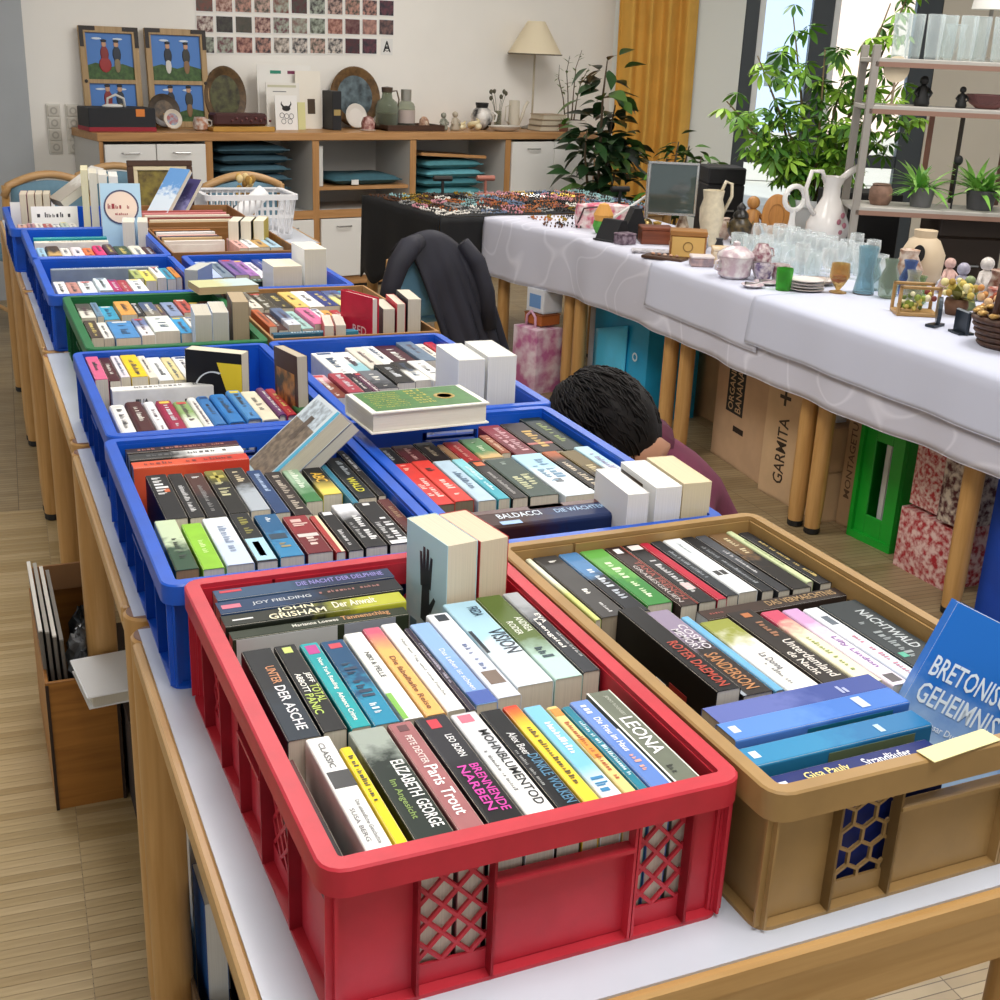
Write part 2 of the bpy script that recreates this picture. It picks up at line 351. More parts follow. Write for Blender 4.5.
LEFT = [(0.0, -0.868, 0.82, 0.85), (0.0, 0.0, 0.82, 0.795), (0.004, 0.81, 0.82, 0.775), (0.008, 1.595, 0.82, 0.79), (0.008, 2.40, 0.82, 0.785), (0.006, 3.195, 1.15, 0.785)]
LT_LAB = ['beech table with white top carrying the red and the brown crate', 'beech table with white top under the two blue crates behind the red one',
          'beech table with white top under the two blue crates flanking the upright black book', 'beech table with white top carrying the green crate', 
          'beech table with white top under the flat tray of pictures', 'beech table at the far end of the book row by the chairs']
for (x, y, w, d), lb in zip(LEFT, LT_LAB): make_table(lb, x, y, w, d, 'tables of the book row')
RIGHT = [(2.32, 0.83, 0.96, 0.71), (2.31, 1.56, 0.97, 0.82), (2.29, 2.41, 0.99, 0.83), (2.29, 3.268, 0.62, 0.575)]
RT_LAB = ['beech table under white cloths beside the blue bag and red patterned bags', 'beech table under white cloths above the banana boxes and green crate', 'beech table under patterned white cloth above the turquoise bag', 'beech table under the white cloth corner beside the black cloth']
for k, ((x, y, w, d), lb) in enumerate(zip(RIGHT, RT_LAB)): make_table(lb, x, y, w, d, 'tables of the bric-a-brac row', 0.20 if k == 3 else 0.0)

# ------------------------------------------------------------------ crates
def clip(p, q, x0, x1, y0, y1):
    t0, t1 = 0.0, 1.0; dx, dy = q[0]-p[0], q[1]-p[1]
    for a, b in ((-dx, p[0]-x0), (dx, x1-p[0]), (-dy, p[1]-y0), (dy, y1-p[1])):
        if abs(a) < 1e-9:
            if b < 0: return None
        else:
            r = b/a
            if a < 0: t0 = max(t0, r)
            else: t1 = min(t1, r)
    if t0 >= t1: return None
    return (p[0]+dx*t0, p[1]+dy*t0), (p[0]+dx*t1, p[1]+dy*t1)
def rrect(w, l, r, off, n=4):
    pts = []
    for cx, cy, a0 in ((w-r, l-r, 0), (r, l-r, PI/2), (r, r, PI), (w-r, r, 3*PI/2)):
        for k in range(n+1):
            a = a0 + PI/2*k/n; rr = max(r-off, 0.0005); pts.append((cx+rr*math.cos(a), cy+rr*math.sin(a)))
    return pts
def ring(mb, w, l, r, prof):
    """closed profile [(offset inward, z)...] swept round a rounded rectangle"""
    loops = [rrect(w, l, r, o) for o, z in prof]; n = len(loops[0]); m = len(prof); vs = []; fs = []
    for (o, z), lp in zip(prof, loops): vs += [(x, y, z) for x, y in lp]
    for k in range(m):
        k2 = (k+1) % m
        for i in range(n): j = (i+1) % n; fs.append((k*n+i, k*n+j, k2*n+j, k2*n+i))
    return mb.add(vs, fs)
def make_crate(name, label, x, y, w, l, h, ang, m, group, lattice='diamond', front=None, side=None, rim=0.018, skirt=0.026, z=TOP, m2=None):
    c = thing(name, label, 'crate', group=group, M=RM(x, y, z, ang)); IN = 0.016; T = 0.003
    mb = MB(); ring(mb, w, l, 0.022, [(0, h-skirt), (0, h-0.002), (0.002, h), (rim, h), (rim, h-0.006), (0.0035, h-0.006), (0.0035, h-skirt)]).build('rim', m, c, autosmooth=0.7)
    mb = MB(); ring(mb, w, l, 0.022, [(0.006, 0), (0.006, 0.004), (IN+0.004, 0.006), (IN+0.004, 0)]).build('base_flange', m, c, autosmooth=0.7)
    MB().box((w/2, l/2, 0.004), (w-2*IN, l-2*IN, 0.005)).build('crate_floor', m, c)
    # sides: local frame u along the side, v up, n outward
    for sd, S, M in (('f', w, TR(0, 0, 0)), ('b', w, TR(w, l, 0) @ RZ(PI)), ('l', l, TR(0, l, 0) @ RZ(-PI/2)), ('r', l, TR(w, 0, 0) @ RZ(PI/2))):
        lay = (front if sd in 'fb' else side); a0 = 0.012; a1 = S-0.012; wall = MB(); ribs = MB(); lat = MB(); zt = h-0.006
        def bx(mb_, u0, u1, v0, v1, n0, n1): mb_.box(((u0+u1)/2, (n0+n1)/2, (v0+v1)/2), (u1-u0, n1-n0, v1-v0), 0, M)
        for kd, f0, f1 in lay:
            u0, u1 = a0+(a1-a0)*f0, a0+(a1-a0)*f1
            if kd == 's': bx(wall, u0, u1, 0.004, zt, IN, IN+T)
            elif kd == 'h':
                bx(wall, u0, u1, 0.004, h*0.66, IN, IN+T); bx(wall, u0, u1, h*0.80, zt, IN, IN+T); bx(ribs, u0, u1, h*0.645, h*0.67, 0.003, IN)
            else:
                v0, v1 = h*0.17, h*0.77; bx(wall, u0, u1, 0.004, v0, IN, IN+T); bx(wall, u0, u1, v1, zt, IN, IN+T)
                if kd == 'd':
                    st = 0.026; k = -20
                    while k < 30:
                        for s in (-1, 1):
                            cx = u0 + k*st; q = clip((cx, v0), (cx+s*(v1-v0)*0.95, v1), u0, u1, v0, v1)
                            if q: 
                                (px, pz), (qx, qz) = q; lat.tube([M @ Vector((px, IN+0.002, pz)), M @ Vector((qx, IN+0.002, qz))], 0.0024, 4)
                        k += 1
                elif kd == 'x':
                    R = 0.0150; dx = R*math.sqrt(3); k = 0
                    for jj in range(-1, 8):
                        for ii in range(-1, 8):
                            hx = u0 + ii*dx + (dx/2 if jj % 2 else 0); hz = v0 + jj*R*1.5
                            for e in range(3):
                                aa = PI/6 + e*PI/3 + PI/3*0; b2 = aa + PI/3
                                q = clip((hx+R*math.cos(aa), hz+R*math.sin(aa)*1.0), (hx+R*math.cos(b2), hz+R*math.sin(b2)), u0, u1, v0, v1)
                                if q: (px, pz), (qx, qz) = q; lat.tube([M @ Vector((px, IN+0.002, pz)), M @ Vector((qx, IN+0.002, qz))], 0.0022, 4)
                else:   # vertical slots
                    n = max(3, int((u1-u0)/0.012))
                    for k in range(n+1): uu = u0+(u1-u0)*k/n; bx(lat, uu-0.002, uu+0.002, v0, v1, IN, IN+T)
            for uu in (u0, u1): bx(ribs, uu-0.0013, uu+0.0013, 0.004, zt-0.001, 0.0045, IN)
        sw = wall.build('side_wall', m, c)
        rb = ribs.build('ribs', m, sw); rb['kind'] = 'stuff'
        if lat.v: la = lat.build('lattice', m, sw); la['kind'] = 'stuff'
    return c
red_pl = mat('c42a3a', 0.42, var=0.12, scale=25, bump=0.05); brown_pl = mat('a3814e', 0.5, var=0.14, scale=14, bump=0.05); blue_pl = mat('0f55c4', 0.35, var=0.10, scale=20); green_pl = mat('0f6b3a', 0.4, var=0.1, scale=20)
FR = [('s', 0, .19), ('d', .19, .375), ('h', .375, .74), ('d', .75, .90), ('s', .90, 1)]
SD = [('s', 0, .14), ('d', .14, .30), ('s', .30, .46), ('h', .46, .62), ('d', .62, .80), ('s', .80, 1)]
def rep(l, a): return [((a if k == 'd' else k), x, y) for k, x, y in l]
FS = [('s', 0, .2), ('s', .2, .36), ('h', .36, .64), ('s', .64, .8), ('s', .8, 1)]
SS = [('s', 0, .16), ('s', .16, .33), ('s', .33, .5), ('h', .5, .66), ('s', .66, .84), ('s', .84, 1)]
CR = {}
def crate(key, name, label, x, y, w, l, h, ang, m, front=FS, side=SS, **k):
    make_crate(name, label, x, y, w, l, h, ang, m, 'book crates', front=front, side=side, **k); CR[key] = (x, y, ang, w, l, h)
crate('red', 'plastic_crate', 'red plastic crate full of paperbacks with diamond lattice sides', 0.05, -0.811, 0.388, 0.585, 0.15, 0.0135, red_pl, FR, SD)
crate('brown', 'plastic_crate', 'brown plastic crate with honeycomb openings full of dark thrillers', 0.443, -0.84, 0.40, 0.607, 0.15, 0.0155, brown_pl, rep(FR, 'x'), rep(SD, 'x'), rim=0.015, skirt=0.03)
crate('A', 'plastic_crate', 'blue plastic crate directly behind the red crate on the open-floor side', 0.022, -0.218, 0.382, 0.60, 0.14, 0, blue_pl)
crate('B', 'plastic_crate', 'blue plastic crate behind the brown crate with the green hardcover lying across', 0.408, -0.218, 0.392, 0.60, 0.14, 0, blue_pl)
crate('C', 'plastic_crate', 'blue plastic crate of pale books around the upright black book', 0.03, 0.39, 0.392, 0.595, 0.14, 0, blue_pl)
crate('D', 'plastic_crate', 'blue plastic crate of paperbacks with two thick white books upright in its corner', 0.427, 0.39, 0.392, 0.605, 0.14, 0, blue_pl)
crate('G', 'plastic_crate', 'dark green plastic crate packed with small paperbacks', 0.06, 1.0, 0.375, 0.57, 0.14, 0, green_pl, rep(FS, 'v'), [('v', 0, .16), ('v', .16, .33), ('v', .33, .5), ('h', .5, .66), ('v', .66, .84), ('v', .84, 1)])
crate('E', 'plastic_crate', 'blue plastic crate behind the green crate', 0.03, 1.583, 0.385, 0.55, 0.14, 0, blue_pl)
crate('E2', 'plastic_crate', 'blue plastic crate of bright books beside two thick white upright ones', 0.445, 1.64, 0.375, 0.55, 0.13, 0, blue_pl)
crate('F', 'plastic_crate', 'blue plastic crate of pink and green spined books near the sampler sign', 0.03, 2.145, 0.385, 0.56, 0.14, 0, blue_pl)
crate('H', 'plastic_crate', 'blue plastic crate farthest along the row with upright cards', 0.0, 2.72, 0.385, 0.56, 0.14, 0, blue_pl)
# ------------------------------------------------------------------ books
BOOKN = [0]
def book_part_mesh(t, L, w, hard):
    ct = 0.0022 if hard else 0.0007; r = min(t*0.45, 0.006 if hard else 0.0025); n = 3
    out = [(-t/2, 0)]; inn = [(-t/2+ct, 0)]
    for k in range(n+1): a = PI - PI/2*k/n; out.append((-t/2+r+r*math.cos(a), w-r+r*math.sin(a))); ri = max(r-ct, 0.0002); inn.append((-t/2+r+ri*math.cos(a), w-r+ri*math.sin(a)))
    for k in range(n+1): a = PI/2 - PI/2*k/n; out.append((t/2-r+r*math.cos(a), w-r+r*math.sin(a))); ri = max(r-ct, 0.0002); inn.append((t/2-r+ri*math.cos(a), w-r+ri*math.sin(a)))
    out.append((t/2, 0)); inn.append((t/2-ct, 0)); m = len(out); mb = MB()
    vs = [(x, 0, z) for x, z in out] + [(x, 0, z) for x, z in inn] + [(x, L, z) for x, z in out] + [(x, L, z) for x, z in inn]; fs = []
    for i in range(m-1):
        fs += [(i, i+1, 2*m+i+1, 2*m+i), (m+i, 3*m+i, 3*m+i+1, m+i+1), (i, m+i, m+i+1, i+1), (2*m+i, 2*m+i+1, 3*m+i+1, 3*m+i)]
    fs += [(0, 2*m, 3*m, m), (m-1, 2*m-1, 4*m-1, 3*m-1)]
    mb.add(vs, fs); pg = MB(); e = 0.004 if hard else 0.0006
    pg.box((0, L/2, (e + w-ct)/2), (t-2*ct, L-2*e, w-ct-e))
    return mb, pg
def book(M, t, L, w, c1, c2=None, label='book', group=None, txt=(), blk=(), hard=False, pages='e9e0cd', split=0.5, soft=0.12, nz=0.2, art=(), name=None):
    """a book with its spine up along local y; txt (string, from, to, across0, across1, colour), blk (from, to, across0, across1, colour); art on a board: (side, y0, y1, z0, z1, colour, string or None)"""
    BOOKN[0] += 1; k = BOOKN[0]
    o = thing(name or ('hardcover_book' if hard else 'paperback_book'), label, 'book', group=group, M=M)
    mb, pg = book_part_mesh(t, L, w, hard)
    mb.build('cover', cover_mat(c1, c2, split, soft, nz, 5.0, float(k % 17)), o); pg.build('page_block', page_mat(pages), o)
    e = 0.0003; by = {}
    for (a, b, c, d, col) in blk:
        y0, y1 = L*(1-a), L*(1-b); x0, x1 = -t/2+c*t, -t/2+d*t
        MB().box(((x0+x1)/2, (y0+y1)/2, w+e/2), (abs(x1-x0), abs(y1-y0), e)).build('spine_panel', mat(col, 0.35), o)
    for i, (st, a, b, c, d, col) in enumerate(txt):
        m = by.setdefault(col, MB()); z = w+e+0.0003
        O = (-t/2+c*t, L*(1-a), z); U = (0, -(b-a)*L, 0); V = ((d-c)*t, 0, 0)
        if st == '~': add_glyphs(m, O, U, V, k*7+i)
        else: add_text(m, st, O, U, V)
    for (sd, y0, y1, z0, z1, col, st) in art:
        x = sd*(t/2+0.0004); m = by.setdefault(col, MB())
        if st is None: m.box((x, (y0+y1)/2*L, (z0+z1)/2*w), (0.0004, (y1-y0)*L, (z1-z0)*w))
        else: add_text(m, st, (sd*(t/2+0.0007), y0*L, z0*w), (0, (y1-y0)*L, 0), (0, 0, (z1-z0)*w))
    for col, m in by.items():
        if m.v: m.build('lettering', mat(col, 0.4), o)
    return o
def CM(key, x, y, z, a=0.0):
    cx, cy, an = CR[key][:3]; return ROWM @ TR(cx, cy, TOP+0.008) @ RZ(an) @ TR(x, y, z) @ RZ(a)
OCC = {}
TINT = ['f2efe6', '1d1d1f']
def row(key, rowname, cratename, items, w=0.13, z=0.0, group=None, mode='y', start=0, anchor='open-floor'):
    """items: (x0, x1, yfar, L, colour words, c1, c2, txt, blk, extra) in crate coordinates; spines run along the crate"""
    for i, it in enumerate(items):
        x0, x1, yf, L, words, c1 = it[:6]; c2 = it[6] if len(it) > 6 else None; txt = it[7] if len(it) > 7 else (); blk = it[8] if len(it) > 8 else (); ex = it[9] if len(it) > 9 else {}
        dz = ex.get('dz', 0.0); hw = ex.get('w', w)
        lab = '%s, %s %s-row book from open floor in %s' % (words, ORD[i+start], rowname, cratename)
        if len(lab.split()) > 16: lab = '%s, %s in %s row of %s' % (words, ORD[i+start], rowname, cratename)
        if len(lab.split()) > 16: lab = '%s in %s row of %s' % (words, rowname, cratename)
        cw, cl = CR[key][3:5]; ins = 0.0225
        y0 = max(yf-L, ins); y1 = min(yf, cl-ins)
        for (a0, a1, b0, b1) in OCC.setdefault(key, []):
            if min(x1, a1) - max(x0, a0) > 0.0005 and min(y1, b1) - max(y0, b0) > 0:
                if (y0+y1) < (b0+b1): y1 = b0 - 0.0015
                else: y0 = b1 + 0.0015
        OCC[key].append((x0, x1, y0, y1)); L = y1-y0; yf = y1; x0 = max(x0, ins); x1 = min(x1, cw-ins)
        kw = {k: v for k, v in ex.items() if k in ('hard', 'pages', 'split', 'soft', 'nz', 'art')}
        M = CM(key, (x0+x1)/2, yf-L, z+dz) @ RZ(ex.get('a', 0.0)) @ RY(ex.get('tilt', 0.0))
        book(M, (x1-x0)-0.001, L, hw, c1, c2, lab, group, txt, blk, **kw)
W_, K_, Y_ = 'f3f1ea', '17171a', 'e8c93a'
def T1(s, col, a=.1, b=.9, c=.25, d=.75): return (s, a, b, c, d, col)
# --- red crate
g = 'books in the red crate'
rc = 'red crate'
row('red', 'middle', rc, [
 (.026, .059, .392, .188, 'dark navy paperback with orange lettering', '1f2a36', '16191d', [('UNTER', .22, .42, .45, .75, 'c98a5a'), ('DER ASCHE', .45, .92, .42, .75, 'e4e4e6')]),
 (.0605, .085, .392, .184, 'black paperback titled TOTAL PANIC', '17181a', None, [('JEFF', .36, .48, .55, .85, W_), ('ABBOTT', .36, .58, .18, .45, W_), ('TOTAL', .50, .70, .52, .9, 'b9cf5a'), ('PANIC', .6, .82, .12, .48, 'b9cf5a')], [(.03, .1, .3, .7, 'c7d66e')]),
 (.087, .108, .388, .182, 'turquoise paperback with magenta logo', '1aa0a6', None, [('New York Reading', .2, .58, .35, .65, W_), ('Advance Crime', .62, .93, .35, .62, W_)], [(.03, .14, .2, .8, 'b52a86')]),
 (.109, .136, .386, .182, 'blue paperback with a printed night skyline', '1f86a8', '18496f', [('~', .3, .75, .25, .75, '0f2c4a'), ('~', .78, .9, .3, .7, 'd8e4ea')], [(.04, .1, .25, .75, 'c93a4c')], {'nz': .5}),
 (.138, .160, .396, .192, 'white paperback with green foot', 'f0efea', 'eef0ea', [('NIKI & PELLE', .25, .55, .35, .62, '4a4a4c')], [(.72, .99, .0, .28, '7ab648')]),
 (.161, .182, .402, .198, 'apricot paperback with pink patterned head', 'e8b266', 'c95a74', [('Die fabelhafte Reise', .36, .94, .3, .6, '7a3f1e')], [], {'split': .82, 'nz': .06}),
 (.183, .203, .405, .20, 'plain white paperback with fine grey title', 'f4f3f0', None, [('Nur ein Tag und eine Nacht', .2, .85, .4, .62, '8c8c8c')]),
 (.204, .2125, .388, .188, 'thin dark purple paperback', '2f2438', None, [('~', .2, .7, .3, .7, 'c9c2d4')]),
 (.2135, .238, .395, .188, 'cornflower blue paperback', '7fa3d8', '8fb2e4', [('Das Leben ist schoen', .35, .85, .35, .6, 'e9eefc')], [(.86, .995, 0, 1, '2c4fa0')]),
 (.239, .266, .412, .20, 'pale lilac paperback with small photo near its foot', 'd5dbe8', 'e8eaf0', [('~', .4, .7, .4, .66, '6878a0')], [(.72, .86, .2, .85, '6d5a4c'), (.02, .1, .3, .8, '30343c')]),
 (.267, .309, .432, .205, 'light blue and white paperback titled VISION', 'e4eef4', 'a9cfe0', [('VISION', .38, .66, .5, .95, '1e2c3c'), ('FREDA', .08, .2, .55, .85, '24405c')], [(.36, .62, .02, .12, '26323c')], {'split': .45}),
 (.310, .343, .437, .209, 'olive green paperback with pale green foot', 'b7d5cc', '56692f', [('ANDREA', .30, .48, .62, .88, 'dfe3d4'), ('RODER', .34, .5, .2, .45, 'dfe3d4'), ('~', .66, .82, .3, .7, '24404a')], [], {'split': .34, 'nz': .12}),
 (.344, .3655, .437, .205, 'charcoal and grey paperback with white lettering', '2a2d33', 'a9acb0', [('EVA', .3, .42, .55, .85, W_), ('Laengsiel', .36, .72, .15, .5, W_), ('~', .55, .85, .68, .82, 'c4c4c4')], [], {'split': .72, 'nz': .1}),
], w=.138, group=g)
row('red', 'front', rc, [
 (.022, .040, .190, .178, 'black paperback with dark red side', '1b1214', '4a1712', [], [], {'tilt': -.08, 'dz': -.01}),
 (.042, .066, .213, .196, 'white paperback with a black band', 'f2f2f0', None, [('CLASSIC', .06, .3, .35, .6, '555555'), ('Die unendliche Geschichte', .6, .96, .55, .72, '777777'), ('SUSA BERG', .66, .93, .2, .38, '777777')], [(.33, .48, .1, .98, '19191b')]),
 (.067, .079, .178, .165, 'thin bright yellow paperback', 'f0d21e', None, [('~', .1, .6, .3, .7, '222222')]),
 (.083, .119, .205, .192, 'dark forest paperback with grey mist on its spine', '1f2a24', '9aa39a', [('ELIZABETH', .34, .67, .55, .88, 'f0f0ee'), ('GEORGE', .70, .93, .55, .88, 'f0f0ee'), ('Im Angesicht', .5, .84, .2, .42, '7f9a4a')], [], {'split': .74, 'nz': .3}),
 (.121, .146, .208, .195, 'dusty rose paperback titled Paris Trout', 'a4686a', None, [('PETE DEXTER', .14, .42, .35, .62, 'e9d9d4'), ('Paris Trout', .44, .88, .28, .78, 'ffffff')], [(.03, .09, .3, .7, '5c2f34')]),
 (.148, .182, .208, .195, 'black paperback with magenta title', '111114', '2a2a30', [('LEO BORN', .2, .42, .5, .72, 'ececec'), ('BRENNENDE', .5, .92, .56, .82, 'd63aa8'), ('NARBEN', .5, .9, .22, .48, 'd63aa8')], [(.03, .12, .3, .62, 'c9283c')]),
 (.183, .211, .205, .192, 'half white half black paperback titled MOHNBLUMENTOD', 'f0f0ee', 'd2d4d8', [('MOHNBLUMENTOD', .2, .93, .52, .86, '1f2226'), ('~', .4, .8, .2, .34, '7a7a7a')], [(.02, .1, .2, .7, 'd06a80')]),
 (.212, .236, .195, .182, 'black paperback with steel blue title', '15171b', None, [('Alex Beer', .26, .5, .35, .7, 'd7d7d7'), ('DUNKLE WOLKEN', .5, .97, .45, .88, '4f86a8'), ('~', .44, .8, .12, .26, '9a9a9a')]),
 (.237, .254, .196, .183, 'yellow paperback with red head', 'f2cf3a', 'd9402c', [('~', .25, .85, .35, .68, '5a4a1a')], [], {'split': .86, 'nz': .05}),
 (.255, .276, .188, .175, 'sky blue paperback with white foot', 'e8f2f8', '7dbfe6', [('~', .2, .6, .35, .68, 'ffffff'), ('~', .8, .95, .2, .8, '2c7fb0')], [], {'split': .2, 'nz': .05}),
 (.277, .290, .181, .168, 'cream paperback with orange bands', 'f0d488', None, [('~', .2, .85, .3, .7, 'b0562a')], [(.03, .12, .1, .9, 'd98a2c'), (.4, .62, .1, .9, 'e59a3a')]),
 (.291, .302, .176, .163, 'thin teal paperback', '1f7f96', None, [('~', .2, .85, .3, .7, 'd2e8ee')]),
 (.303, .325, .182, .169, 'periwinkle paperback with white title', '5f83c8', '6d8fd2', [('~', .06, .2, .3, .7, 'e2e8f6'), ('Die Frau im Haus', .22, .62, .35, .68, 'f4f6fc'), ('~', .66, .9, .35, .65, 'e8a898')], [(.38, .99, .9, 1, 'dce4ee')]),
 (.327, .354, .192, .18, 'grey olive paperback titled LEONA', '6f7566', None, [('LEONA', .32, .72, .25, .8, 'ffffff'), ('JENNY ROGNEBY', .06, .3, .5, .68, 'b4b8ac'), ('~', .84, .92, .25, .5, '2f342c')], [(.0, 1, 0, .08, 'eceee8'), (.0, 1, .94, 1, 'd9dcd2')]),
], w=.137, group=g)
for i, (x0, x1, yf, t, words, c1, c2, tx, bl) in enumerate([
 (.030, .242, .555, .030, 'navy paperback with violet title', '22304e', '35506e', [('DIE NACHT DER DELPHINE', .45, .95, .3, .7, '8f86c8')], [(.03, .15, .6, .8, 'c9283c')]),
 (.026, .240, .522, .034, 'black and navy paperback with pink logo', '15191f', '1f3a5c', [('JOY FIELDING', .18, .5, .3, .6, 'c2c8cc'), ('~', .55, .9, .5, .7, 'a06a62')], [(.02, .12, .35, .65, 'd56a80')]),
 (.024, .232, .485, .030, 'black paperback with glowing yellow green end', 'b7b83a', '23271f', [('JOHN', .3, .5, .55, .95, 'f2ecc8'), ('GRISHAM', .24, .55, .05, .5, 'f2ecc8'), ('Der Anwalt', .6, .84, .25, .8, 'f4f0dc')], [(.05, .16, .4, .5, 'e8e8e8')]),
 (.026, .226, .452, .022, 'dark olive paperback with copper title', '2b3323', None, [('Marianne Loewes', .34, .6, .35, .68, 'e8e6da'), ('Tannenschlag', .62, .9, .2, .8, 'c9905a')], [])]):
    M = CM('red', x0, yf-t/2, -.006) @ RZ(PI/2) @ RY(0.0)
    book(CM('red', x1, yf-t/2, .0 if i < 3 else -.004) @ RZ(PI/2), t-.001, x1-x0, .138, c1, c2, words + ' lying crosswise, %s from far wall of red crate' % ORD[i], g, tx, bl, split=.38 if i == 2 else .5,
         art=([(-1, .42, .98, .55, .99, 'b9bcbd', None), (-1, .08, .38, .5, .99, '8e94a0', None)] if i == 3 else ()))
# the two thick books standing upright in the red crate
o = book(CM('red', .296, .446, .205) @ RZ(.14) @ RX(-PI/2), .040, .205, .10, 'b9d9e2', 'd4e6ea', 'thick paperback standing upright in red crate, black hand on pale blue cover', g, [], pages='e6d9c0',
         art=[(-1, .60, .95, .70, .86, '6b8a96', None)])
hand = MB(); hx = -.0204
def hp(z, y): return (hx, .205*(y-.02), .10*z)
hand.add([hp(.40, .34), hp(.58, .36), hp(.60, .58), hp(.38, .60)], [(0, 1, 2, 3)])
for (z0, y0, z1, y1) in ((.57, .37, .62, .16), (.52, .36, .54, .12), (.46, .36, .45, .12), (.41, .36, .36, .16), (.40, .50, .27, .40)):
    a, b = Vector(hp(z0, y0)), Vector(hp(z1, y1)); n = Vector((0, (b-a).z, -(b-a).y)).normalized()*.0045; hand.add([a-n, a+n, b+n*.6, b-n*.6], [(0, 1, 2, 3)])
hand.build('hand_print', mat('1b2a2e', .4), o)
book(CM('red', .338, .451, .203) @ RZ(.14) @ RX(-PI/2), .039, .203, .10, 'b3252c', 'c23038', 'thick red-covered paperback standing upright beside the hand book in red crate', g, pages='e2d3b6')
# --- brown crate
g = 'books in the brown crate'; rc = 'brown crate'
row('brown', 'back', rc, [
 (.036, .045, .585, .19, 'thin lime edged paperback', 'c9d27a', 'e8ead0'),
 (.046, .082, .588, .19, 'dark grey paperback with almost bare spine', '3f3d3c', None, [('~', .05, .12, .4, .7, W_), ('~', .58, .68, .4, .6, W_), ('~', .8, .95, .45, .58, 'd8d8d8')], [], {'pages': 'b9ab94'}),
 (.083, .112, .588, .19, 'black paperback with blue white splash', '14181f', '4e7fae', [('~', .3, .8, .4, .75, 'cfd8e2')], [], {'split': .6, 'nz': .35}),
 (.114, .150, .595, .185, 'leaf green paperback', '2f7d33', '5da046', [('~', .2, .6, .35, .7, 'd8efc4'), ('~', .62, .9, .4, .6, 'e4f2d0')], [], {'nz': .45}),
 (.151, .176, .590, .195, 'brown black paperback with rust lettering', '30201d', None, [('TANA FRENCH', .28, .92, .5, .85, '9a4a3c'), ('GRABESGRUEN', .34, .95, .18, .45, 'b9b4b0')], [(.04, .12, .3, .7, 'e8e8e8'), (0, 1, .95, 1, 'b0453c')]),
 (.177, .203, .586, .19, 'black paperback with red edged spine', '1b1a1c', None, [('~', .3, .85, .35, .7, 'c8c8c8')], [(.02, .1, .2, .9, 'e6dcd8'), (.7, .8, .3, .8, 'd8b8b8')]),
 (.204, .219, .587, .19, 'crimson paperback', 'b3203a', None),
 (.221, .239, .592, .19, 'slate paperback', '2b3036', None, [('~', .2, .7, .3, .6, '9aa0a8')]),
 (.240, .269, .595, .19, 'white paperback with two black dots on its spine', 'e9eef0', None, [('~', .08, .3, .4, .55, '9aa4a8')], [(.62, .7, .52, .78, '2b2b2b'), (.62, .7, .2, .46, '2b2b2b')]),
 (.270, .289, .589, .19, 'black paperback with grey letters', '1c1e22', None, [('~', .2, .9, .35, .65, '8f9499')]),
 (.290, .309, .583, .19, 'graphite paperback with grey head', '2a2c30', '45484e', [('~', .3, .7, .35, .65, 'd4d4d4')]),
 (.311, .340, .582, .19, 'black paperback with bronze art', '1b1816', '6f5436', [('~', .1, .4, .4, .7, 'd6c9a4')], [], {'nz': .5, 'split': .6}),
 (.342, .353, .585, .18, 'pale green paperback', 'cdd9a8', None, [('~', .2, .7, .35, .65, '5a6a3a')]),
 (.355, .374, .575, .18, 'black paperback with gold letters', '17171a', None, [('~', .2, .9, .4, .7, 'c9b26a')]),
], w=.126, group=g)
row('brown', 'middle', rc, [
 (.066, .096, .405, .215, 'tall black paperback with red title and pictured side', '131315', None, [('ROTER DAEMON', .45, .96, .3, .75, 'b4402c')], [], {'w': .134, 'tilt': .0, 'art': [(-1, .25, .42, .35, .75, 'a02a26', None), (-1, .1, .24, .15, .6, '3a86b4', None), (-1, .45, .55, .4, .7, 'c8ccd0', None)]}),
 (.098, .136, .408, .22, 'brown and sunset blue paperback titled MEMORY', '2a2422', '8f8298', [('COSMO', .2, .5, .58, .86, 'd9d4da'), ('MEMORY', .24, .5, .25, .52, 'd9d4da'), ('SANDERSON', .55, .95, .3, .75, 'b87f4e')], [(.05, 1, 0, .12, '9aa2ac')], {'split': .6, 'nz': .25}),
 (.137, .149, .372, .186, 'thin sky blue paperback', '6fb1dc', None),
 (.150, .191, .352, .178, 'white paperback with green landscape head', 'f0eee8', '8f9440', [('La Donna', .5, .72, .45, .7, '6a6a72'), ('~', .62, .9, .28, .42, '8a8a8a')], [], {'split': .72, 'nz': .2}),
 (.194, .232, .364, .182, 'dark brown paperback with pale title Unterdemland', '2a2421', None, [('Unterdemland', .45, .95, .5, .85, 'e3ddd4'), ('de Nacht', .6, .9, .15, .42, 'e3ddd4'), ('~', .18, .4, .5, .75, '9a6a4a')], [(.04, .1, .4, .7, 'b06a3a')]),
 (.235, .262, .352, .185, 'cream paperback with raspberry head', 'eee8c4', 'c24a64', [('~', .4, .85, .35, .6, '8a9a4a')], [], {'split': .75, 'nz': .2}),
 (.263, .287, .348, .195, 'lilac and white floral paperback', 'e8dcea', 'c69ac4', [('Lilly Lindon', .4, .8, .35, .75, '8a5fa4')], [(.88, .97, .2, .8, '3a3238')], {'split': .7}),
 (.289, .312, .342, .195, 'pale blue paperback with small flower', 'd9e4f0', 'e9eef4', [('~', .4, .9, .4, .7, 'c07a90')], [(.12, .24, .3, .75, '55606c')]),
 (.314, .372, .345, .185, 'broad slate black paperback with silver title', '2b3336', None, [('NACHTWALD', .15, .7, .55, .8, 'bfc6c8'), ('~', .3, .8, .25, .45, '8f989a')], [(.72, .78, .1, .25, '3aa88a')]),
], w=.124, group=g)
book(CM('brown', .372, .376, -.002) @ RZ(PI/2+.02), .026, .205, .124, '2b211d', '3a2a22', 'dark brown book lying crosswise between the rows of brown crate, bronze title', g, [('DAS VERMAECHTNIS', .45, .95, .25, .75, 'a98a5e'), ('~', .05, .15, .4, .6, 'a04a44')], [], pages='dcdcd8')
